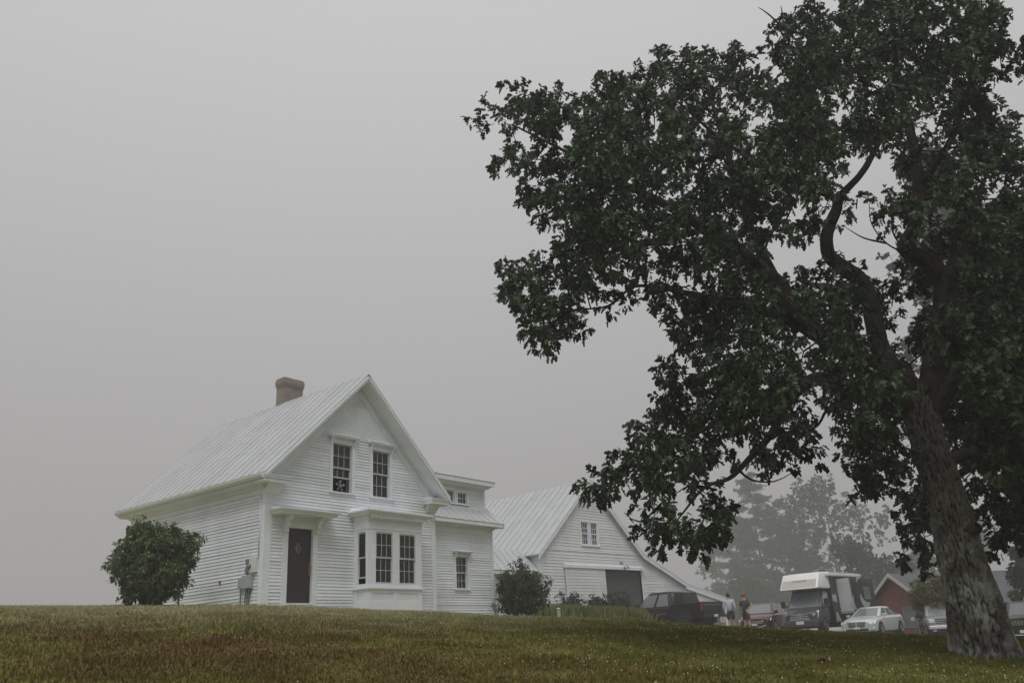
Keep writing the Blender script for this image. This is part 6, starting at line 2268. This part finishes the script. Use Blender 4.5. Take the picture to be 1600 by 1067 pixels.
def crown_hd(px, py):
    # the left limb leans towards the viewer, the rest stands over the trunk
    return 15.2 - 1.7 * np.clip((1350 - px) / 500, 0, 1)
clumps = clump_points(CROWN, HOLES, 15, 3.3, 1050, 0.42, 12, KEEP, 15.6, crown_hd, boughs=0.85)
# keep the view of the great limbs mostly open
lx, ly, lh, lo_ = [], [], [], []
for key, opn in (('a', .65), ('c', .65), ('f', .25), ('h', .0), ('b', .45), ('k', .3)):
    for (a0, a1) in zip(limbs[key][:-1], limbs[key][1:]):
        if a0[3] < 0.08:
            continue
        for q in np.linspace(0, 1, 6):
            lx.append(a0[0] + (a1[0] - a0[0]) * q); ly.append(a0[1] + (a1[1] - a0[1]) * q); lh.append(a0[2] + (a1[2] - a0[2]) * q); lo_.append(opn)
lx, ly, lh, lo_ = np.array(lx), np.array(ly), np.array(lh), np.array(lo_)
cx_, cy_ = project(clumps)
ch = np.hypot(clumps[:, 0] - CAM.x, clumps[:, 1] - CAM.y)
dd_ = np.hypot(cx_[:, None] - lx[None], cy_[:, None] - ly[None])
jn = dd_.argmin(1)
hide = (dd_.min(1) < 44) & (ch < lh[jn] + 0.25) & (rng.random(len(clumps)) < lo_[jn])
clumps = clumps[~hide]
centre = np.array(at(1380, 520, 15.2))
tw = MB()
grow_twigs(tw, np.array([tuple(p) for p in NODES]), clumps, 0.006, 0.03)
# bare twigs in the gap of the crown
for L in ([(1474, 440), (1420, 400), (1385, 380), (1362, 350), (1358, 318)], [(1420, 400), (1395, 362), (1398, 330), (1412, 310)], [(1385, 380), (1350, 372), (1322, 356)], [(1470, 398), (1440, 370), (1400, 372)],
          [(1155, 735), (1175, 750), (1210, 752), (1235, 740)], [(1120, 765), (1080, 758), (1050, 775)], [(1225, 45), (1200, 22), (1185, 12)], [(1215, 40), (1222, 22), (1220, 10)], [(1040, 780), (1000, 815), (975, 800)]):
    hh = 15.0 if L[0][0] > 1300 else 13.6
    pts, rr_ = smooth_path([at(a, b, hh + 0.1 * math.sin(a)) for a, b in L], [0.022 - 0.016 * k / (len(L) - 1) for k in range(len(L))], 0.1)
    tw.tube(pts, rr_, 5, cap=False)
tw.v = [(v[0] - OAKB.x, v[1] - OAKB.y, v[2] - OAKB.z) for v in tw.v]
o = tw.build('twigs', BARK2, oak, smooth=True, fix=False)
tag(o, kind='stuff')
C, D, S, tips, bases = shoots(clumps, centre, 10, 12, 0.43, 0.106, down=0.25)
C = C - np.array(OAKB)
# the leaves that show largest are parts of their own
dist = np.linalg.norm(C + np.array(OAKB) - np.array(CAM), axis=1)
qx, qy = project(C + np.array(OAKB))
vis = (qx > 0) & (qx < 1600) & (qy > 0) & (qy < 1067)
order = np.argsort(np.where(vis, dist / S, 1e9))
own, rest = order[:300], order[300:]
o = link('foliage', leaf_mesh('oak_foliage', C[rest], D[rest], S[rest], OAK_HALF, up_bias=0.55), OAKLEAF, oak)
tag(o, kind='stuff')
one = leaf_mesh('oak_leaf', np.zeros((1, 3)), np.array([[1.0, 0, 0]]), np.array([1.0]), OAK_HALF, up_bias=60)
one.materials.append(OAKLEAF)
for i in own:
    l = bpy.data.objects.new('leaf', one)
    COL.objects.link(l)
    l.parent = oak
    q = Vector(D[i]).to_track_quat('X', 'Z')
    l.location = C[i]
    l.rotation_mode = 'QUATERNION'
    l.rotation_quaternion = q
    l.scale = (S[i],) * 3

# ------------------------------------------------------------------ second oak, behind on the right
OAK2 = on_ground(1655, 22.5)
oak2 = thing('oak_tree', 'dark shaded oak with smaller trunk standing behind the leaning oak', 'tree', OAK2)
def rel2(pts):
    return [tuple(Vector(p) - OAK2) for p in pts]
N2 = []
for nm, L in (('trunk', [(1655, 1020, 22.5, .45), (1648, 900, 22.5, .38), (1630, 750, 22.5, .34), (1615, 640, 22.5, .31), (1597, 584, 22.5, .29), (1566, 535, 22.5, .25), (1527, 500, 22.4, .20), (1510, 440, 22.3, .15), (1500, 360, 22.2, .10)]),
              ('limb', [(1615, 640, 22.5, .2), (1660, 520, 22.8, .15), (1720, 400, 23.0, .1), (1760, 300, 23.0, .05)]),
              ('limb', [(1630, 750, 22.5, .16), (1560, 720, 22.2, .12), (1500, 740, 21.8, .09), (1450, 800, 21.6, .05), (1430, 850, 21.5, .03)]),
              ('limb', [(1640, 800, 22.5, .12), (1600, 800, 22, .08), (1570, 830, 21.5, .04)])):
    pts = [at(a, b, c) for a, b, c, r in L]
    if nm == 'trunk':
        pts[0] = pts[0] + Vector((0, 0, -0.6))
    o, PP = bark_tube(nm, rel2(pts), [r for *_, r in L], BARK2, oak2, sides=20, step=0.15, depth=0.04)
    N2 += [p + OAK2 for p in PP[2::3]]
CR2 = [(1470, 450), (1490, 370), (1530, 330), (1600, 300), (1780, 230), (1950, 450), (1900, 860), (1760, 900), (1650, 830), (1600, 862), (1560, 872), (1535, 858), (1520, 800), (1505, 830), (1470, 860), (1440, 905), (1415, 885), (1398, 835), (1395, 790), (1425, 730), (1450, 650), (1465, 560)]
cl2 = clump_points(CR2, [(1500, 672, 14, 10), (1455, 540, 10, 14), (1570, 470, 14, 10)], 22.3, 2.6, 620, 0.5, 12)
tw = MB()
grow_twigs(tw, np.array([tuple(p) for p in N2]), cl2, 0.007, 0.03)
tw.v = [(v[0] - OAK2.x, v[1] - OAK2.y, v[2] - OAK2.z) for v in tw.v]
tag(tw.build('twigs', BARK2, oak2, smooth=True, fix=False), kind='stuff')
C, D, S, _, _ = shoots(cl2, np.array(at(1620, 600, 22.5)), 5, 10, 0.52, 0.17, down=0.25)
tag(link('foliage', leaf_mesh('oak2_foliage', C - np.array(OAK2), D, S, OAK_HALF), leaf_material('oak_leaf_far', (0.012, 0.018, 0.009), (0.028, 0.038, 0.017), (0.06, 0.07, 0.028)), oak2), kind='stuff')

# ------------------------------------------------------------------ trees in the mist
PINEW = M('pine_wood', (0.06, 0.05, 0.042), 0.9, var=0.2)
FARLEAF = leaf_material('far_leaf', (0.030, 0.045, 0.028), (0.050, 0.070, 0.040), scale=0.3)
FARPINE = leaf_material('pine_needles', (0.020, 0.034, 0.026), (0.034, 0.052, 0.038), scale=0.4)
def far_tree(px, hd, top_y, wpx, label, n_cl=220, lobes=6, leaf=0.32, low=0.18, seed=0, mat=None, cat='tree', name='broadleaf_tree'):
    r = np.random.default_rng(seed + 100)
    b = on_ground(px, hd)
    top = at(px, top_y, hd)
    H = top.z - b.z
    Wd = wpx / FPX * (top - CAM).dot(FW)
    t = thing(name, label, cat, b, group='trees in the mist')
    # crown: several lobes of different size at different heights
    cl = []
    for k in range(lobes):
        a = 2 * math.pi * r.random()
        zz = low + (0.95 - low) * ((k + 0.6) / lobes)
        rad = Wd * 0.5 * (1.0 - 0.72 * max(0, zz - 0.35)) * r.uniform(.42, .8)
        off = Wd * (0.12 + 0.28 * r.random()) * (1.15 - zz)
        c = np.array([math.cos(a) * off, math.sin(a) * off, zz * H])
        q = unit(r.normal(0, 1, (n_cl // lobes, 3))) * (r.random((n_cl // lobes, 1)) ** 0.4)
        cl.append(c + q * np.array([rad, rad, min(rad * .75, H * 0.16)]))
    cl = np.vstack(cl)
    cl = cl[(cl[:, 2] > H * low * 0.7) & (cl[:, 2] < H)]
    m = MB()
    tr_pts = [(0, 0, -0.5), (0.1, 0, H * .2), (-.1, .1, H * .5), (0, 0, H * .9)]
    m.tube(tr_pts, [H * .015, H * .011, H * .007, H * .002], 8)
    m.build('trunk', PINEW, t, smooth=True, fix=False)
    m = MB()
    nodes = np.array([[0, 0, H * (0.12 + .75 * k / 14)] for k in range(15)])
    grow_twigs(m, nodes, cl, 0.012, 0.09, 4)
    tag(m.build('branches', PINEW, t, fix=False), kind='stuff')
    C, D, S, _, _ = shoots(cl, np.array([0, 0, H * .5]), 6, 8, leaf * 3.0, leaf * 1.25, down=0.1)
    tag(link('crown', leaf_mesh('far_crown', C, D, S, DIAM_HALF, wide=1.3), mat or FARLEAF, t), kind='stuff')
    return t
def far_pine(px, hd, top_y, wpx, label, seed=0, low=0.12, lean=0.0):
    r = np.random.default_rng(seed + 7)
    b = on_ground(px, hd)
    top = at(px, top_y, hd)
    H = top.z - b.z
    Wd = wpx / FPX * (top - CAM).dot(FW)
    t = thing('pine_tree', label, 'tree', b, group='trees in the mist')
    m = MB()
    m.tube([(0, 0, -.5), (0, 0, H * .5), (0, 0, H)], [H * .012, H * .008, .02], 8)
    m.build('trunk', PINEW, t, smooth=True, fix=False)
    m = MB()
    cl = []
    z = low
    while z < 0.985:
        nb = r.integers(3, 6)
        for k in range(nb):
            a = r.random() * 6.28
            L = Wd * .5 * (1 - z) ** 0.62 * r.uniform(.55, 1.12)
            if L < .2: L = .25
            e = np.array([math.cos(a) * L, math.sin(a) * L, z * H + L * r.uniform(-.05, .22)])
            s_ = np.array([0, 0, z * H])
            mid = (s_ + e) / 2 + np.array([0, 0, -.04 * L])
            m.tube([s_, mid, e], [.06, .04, .012], 4, cap=False)
            for q in np.linspace(.3, 1.0, max(3, int(L / .45))):
                p = s_ + (e - s_) * q
                wob = r.normal(0, .10 * L * q + .05, 3) * np.array([1, 1, .25])
                cl.append(p + wob)
        z += r.uniform(.022, .045)
    tag(m.build('branches', PINEW, t, fix=False), kind='stuff')
    cl = np.array(cl)
    C, D, S, _, _ = shoots(cl, np.array([0, 0, H * .4]), 6, 9, 0.8, 0.62, down=-0.1)
    D[:, 2] *= 0.5
    tag(link('crown', leaf_mesh('pine_crown', C, D, S, DIAM_HALF, wide=.5), FARPINE, t), kind='stuff')
    return t
far_pine(1205, 212, 732, 165, 'tall misty pine with layered boughs behind the motorhome', 1)
far_pine(1168, 242, 790, 120, 'smaller fainter pine beside the tall misty pine', 5)
far_tree(1325, 188, 742, 230, 'broad grey-green tree in the mist behind the brick house', 492, 9, .36, .2, 3)
far_tree(1372, 134, 835, 150, 'darker rounded tree just behind the red brick house', 351, 7, .30, .1, 4)
far_tree(1262, 205, 770, 150, 'misty broadleaf tree rising behind the motorhome roof', 304, 6, .36, .15, 8)
far_tree(1130, 229, 845, 70, 'faint small tree at the misty end of the barn', 187, 5, .34, .08, 6)
far_tree(1180, 172, 905, 110, 'low leafy bushes massed behind the two men', 257, 6, .28, .05, 9, cat='bush', name='bush')
far_tree(1470, 197, 850, 150, 'misty tree behind the roof of the brick house', 281, 6, .34, .15, 10)
far_tree(1560, 225, 780, 120, 'faintest tree in the mist beyond the grey-roofed brick house', 281, 6, .36, .15, 12)
far_tree(1640, 64, 790, 110, 'leafy tree at the yard edge beyond the off-roader', 304, 6, .26, .15, 13)
far_tree(1640, 75, 120, 260, 'tall misty tree rising above and behind both oaks', 609, 9, .30, .25, 14)

# ------------------------------------------------------------------ shrubs
def shrub(px, hd, wpx, hpx, label, leafsize, mat, n_cl, seed, stems=9, spread=0.16, flat=0.9, name='shrub', base_y=None, per=(4, 8), group=None, half=OVAL_HALF, ragged=0.25, openness=0.0):
    r = np.random.default_rng(seed)
    b = on_ground(px, hd)
    sc_ = FPX / (b - CAM).dot(FW)
    W2, H = wpx / sc_ / 2, hpx / sc_
    t = thing(name, label, 'shrub', b, group=group)
    q = unit(r.normal(0, 1, (n_cl * 3, 3))) * (r.random((n_cl * 3, 1)) ** (0.33 if openness == 0 else .5))
    lump = np.array([1 + ragged * noise.noise(Vector(v * 1.6 + seed)) * 1.6 for v in unit(q)])[:, None]
    q = q * lump
    P = q * np.array([W2 * .93, W2 * .93, H * .5]) + np.array([0, 0, H * .52])
    narrow = np.clip(0.45 + P[:, 2] / (H * .35), .4, 1.0)
    P[:, 0] *= narrow
    P[:, 1] *= narrow
    P = P[P[:, 2] > .12][:n_cl]
    m = MB()
    nodes = []
    for k in range(stems):
        a = 6.28 * k / stems
        e = np.array([math.cos(a) * W2 * .55, math.sin(a) * W2 * .55, H * r.uniform(.5, .8)])
        s_ = np.array([math.cos(a) * W2 * .15, math.sin(a) * W2 * .15, -0.1])
        pts = [s_, s_ * .5 + e * .5 + np.array([0, 0, H * .08]), e]
        m.tube(pts, [.03, .02, .008], 5, cap=False)
        for w_ in np.linspace(.2, 1, 6):
            nodes.append(s_ * (1 - w_) + e * w_)
    grow_twigs(m, nodes, P, .003, .012, 4, .08)
    tag(m.build('stems', M('shrub_stem', (0.05, 0.035, 0.028), .9, var=.2), t, fix=False), kind='stuff')
    C, D, S, _, _ = shoots(P, np.array([0, 0, H * .35]), per[0], per[1], spread, leafsize, down=.15)
    ok = C[:, 2] > .02
    tag(link('foliage', leaf_mesh('shrub_foliage', C[ok], D[ok], S[ok], half, droop=.35), mat, t), kind='stuff')
    return t
LILAC = leaf_material('lilac_leaf', (0.052, 0.084, 0.036), (0.105, 0.150, 0.062), (0.155, 0.205, 0.088), scale=2.0)
DARKSH = leaf_material('dark_shrub_leaf', (0.040, 0.030, 0.028), (0.050, 0.052, 0.035), (0.062, 0.070, 0.045), scale=2.0)
YELSH = leaf_material('yellow_green_leaf', (0.070, 0.075, 0.018), (0.115, 0.112, 0.026), (0.155, 0.140, 0.034), scale=0.8)
shrub(233, 24.6, 128, 130, 'rounded green lilac bush beside the clapboard side wall', .085, LILAC, 640, 3, ragged=.26, spread=.2)
shrub(818, 33.5, 92, 80, 'green bush between the wing and the barn door', .075, leaf_material('bush_leaf', (0.045, 0.066, 0.036), (0.070, 0.095, 0.048), scale=2.), 460, 5, spread=.15)
for k, (px, hd, w, h) in enumerate(((893, 41, 44, 48), (938, 42, 50, 50), (972, 43.5, 48, 46))):
    shrub(px, hd, w, h, ('dusky open-branched shrub nearest the wing in front of the barn', 'dusky shrub in the middle of the bed before the barn door', 'dusky shrub against the dark barn doorway by the black pickup')[k],
          .085, DARKSH, 130, 20 + k, stems=6, spread=.18, ragged=.5, openness=.2, per=(3, 7))
shrub(1468, 55, 60, 96, 'yellow-green bush in front of the red brick house', .13, YELSH, 420, 31, spread=.26, per=(4, 8), ragged=.4)
# ornamental grass bed in front of the barn
def tall_grass(px0, px1, hd, hpx, n, label):
    a, b = on_ground(px0, hd), on_ground(px1, hd + 1.5)
    sc_ = FPX / (a - CAM).dot(FW)
    H = hpx / sc_
    u = rng.random(n)
    x = a.x + (b.x - a.x) * u + rng.normal(0, .35, n)
    y = a.y + (b.y - a.y) * u + rng.normal(0, .35, n)
    z = ground_z(x, y)
    hh = H * (0.55 + .45 * np.abs(np.sin(u * 17 + 1))) * rng.uniform(.55, 1.05, n)
    ang = rng.uniform(0, 6.28, n)
    ln = rng.uniform(.1, .45, n) * hh
    wv = rng.uniform(.008, .02, n)
    P = np.stack([x, y, z - .02], -1)
    sd = np.stack([-np.sin(ang) * wv, np.cos(ang) * wv, 0 * wv], -1)
    mid = P + np.stack([np.cos(ang) * ln * .35, np.sin(ang) * ln * .35, hh * .6], -1)
    tip = P + np.stack([np.cos(ang) * ln, np.sin(ang) * ln, hh], -1)
    V = np.stack([P - sd, P + sd, mid + sd * .8, tip, mid - sd * .8], 1).reshape(-1, 3)
    F = np.arange(len(V)).reshape(-1, 5)
    o = link('tall_grass', fast_mesh('tall_grass', V, F), leaf_material('tall_grass_blade', (0.22, 0.26, 0.10), (0.34, 0.37, 0.16), (0.45, 0.46, 0.24), scale=1.5))
    tag(o, label, 'grass', kind='stuff')
tall_grass(862, 992, 38.5, 31, 11000, 'pale green tall grass bed in front of the barn shrubs')
# ------------------------------------------------------------------ small things
pp = on_ground(874.5, 36.0)
t = thing('garden_post', 'short pale wooden post at the end of the grass bed', 'post', pp)
MB().box(-.06, .06, -.06, .06, -.2, .52).build('post', M('weathered_post', (0.42, 0.42, 0.36), .85, var=.2, scale=8), t, bevel=.008)
MB().hexa([(-.075, -.075, .5205), (.075, -.075, .5205), (.075, .075, .5205), (-.075, .075, .5205), (-.02, -.02, .57), (.02, -.02, .57), (.02, .02, .57), (-.02, .02, .57)]).build('post_cap', M('weathered_post_cap', (0.45, 0.45, 0.40), .85, var=.2), t)

# fallen dry oak leaf on the lawn
d = ray(1290, 1033)
lp = None
for k in range(60, 240):
    hd = k * 0.1
    P = CAM + d * hd
    if P.z < gz(P.x, P.y) + 0.03:
        lp = P
        break
lp = lp or on_ground(1290, 12)
lt = thing('fallen_leaf_cluster', 'small cluster of curled dry red-brown leaves on the lawn', 'leaf', (lp.x, lp.y, gz(lp.x, lp.y) + .03), 0.6)
DRY = M('dry_red_leaf', (0.13, 0.035, 0.022), .7, var=.25, scale=20)
for k in range(4):
    me = leaf_mesh('dry_leaf', np.array([[0.03 * k - .05, .02 * (k % 2), .005 * k]]), np.array([[math.cos(k * 1.7), math.sin(k * 1.7), .35]]), np.array([.15]), OAK_HALF, up_bias=6, droop=.4, fold=.9)
    link('leaf', me, DRY if k != 2 else M('pale_dry_leaf', (0.40, 0.34, 0.30), .7, var=.1), lt)

# satellite dish disc by the brick house corner
ds = on_ground(1429, 58)
t = thing('satellite_dish', 'small pale dish on a pole beside the red brick house', 'dish', ds)
MB().tube([(0, 0, -.2), (0, 0, 1.0)], .03, 8).build('pole', GREYD, t)
dv = (CAM - ds); dv.z = 0; dv.normalize()
m = MB()
m.lathe([(.02, .0), (.08, .01), (.12, .03), (.12, .035), (.075, .018), (.02, .008)], 20, (0, 0, 0), 'x')
o = m.build('dish', M('pale_dish', (0.55, 0.55, 0.55), .5, var=.05), t, smooth=True)
o.location = (0, 0, 1.05)
o.rotation_euler = (0, 0, math.atan2(dv.y, dv.x))

# ------------------------------------------------------------------ mist
hz = MB().box(-300, 275, -305, 265, -45.0, 32.0).mesh('haze')
hm = bpy.data.materials.new('mist')
hm.use_nodes = True
n = hm.node_tree
n.nodes.clear()
out = n.nodes.new('ShaderNodeOutputMaterial')
pv = n.nodes.new('ShaderNodeVolumePrincipled')
pv.inputs['Color'].default_value = (0.93, 0.935, 0.94, 1)
pv.inputs['Density'].default_value = 0.0022
pv.inputs['Anisotropy'].default_value = 0.2
n.links.new(pv.outputs[0], out.inputs['Volume'])
ho = link('haze', hz, hm)
tag(ho, 'even morning mist filling the air over the farm', 'mist', kind='stuff')
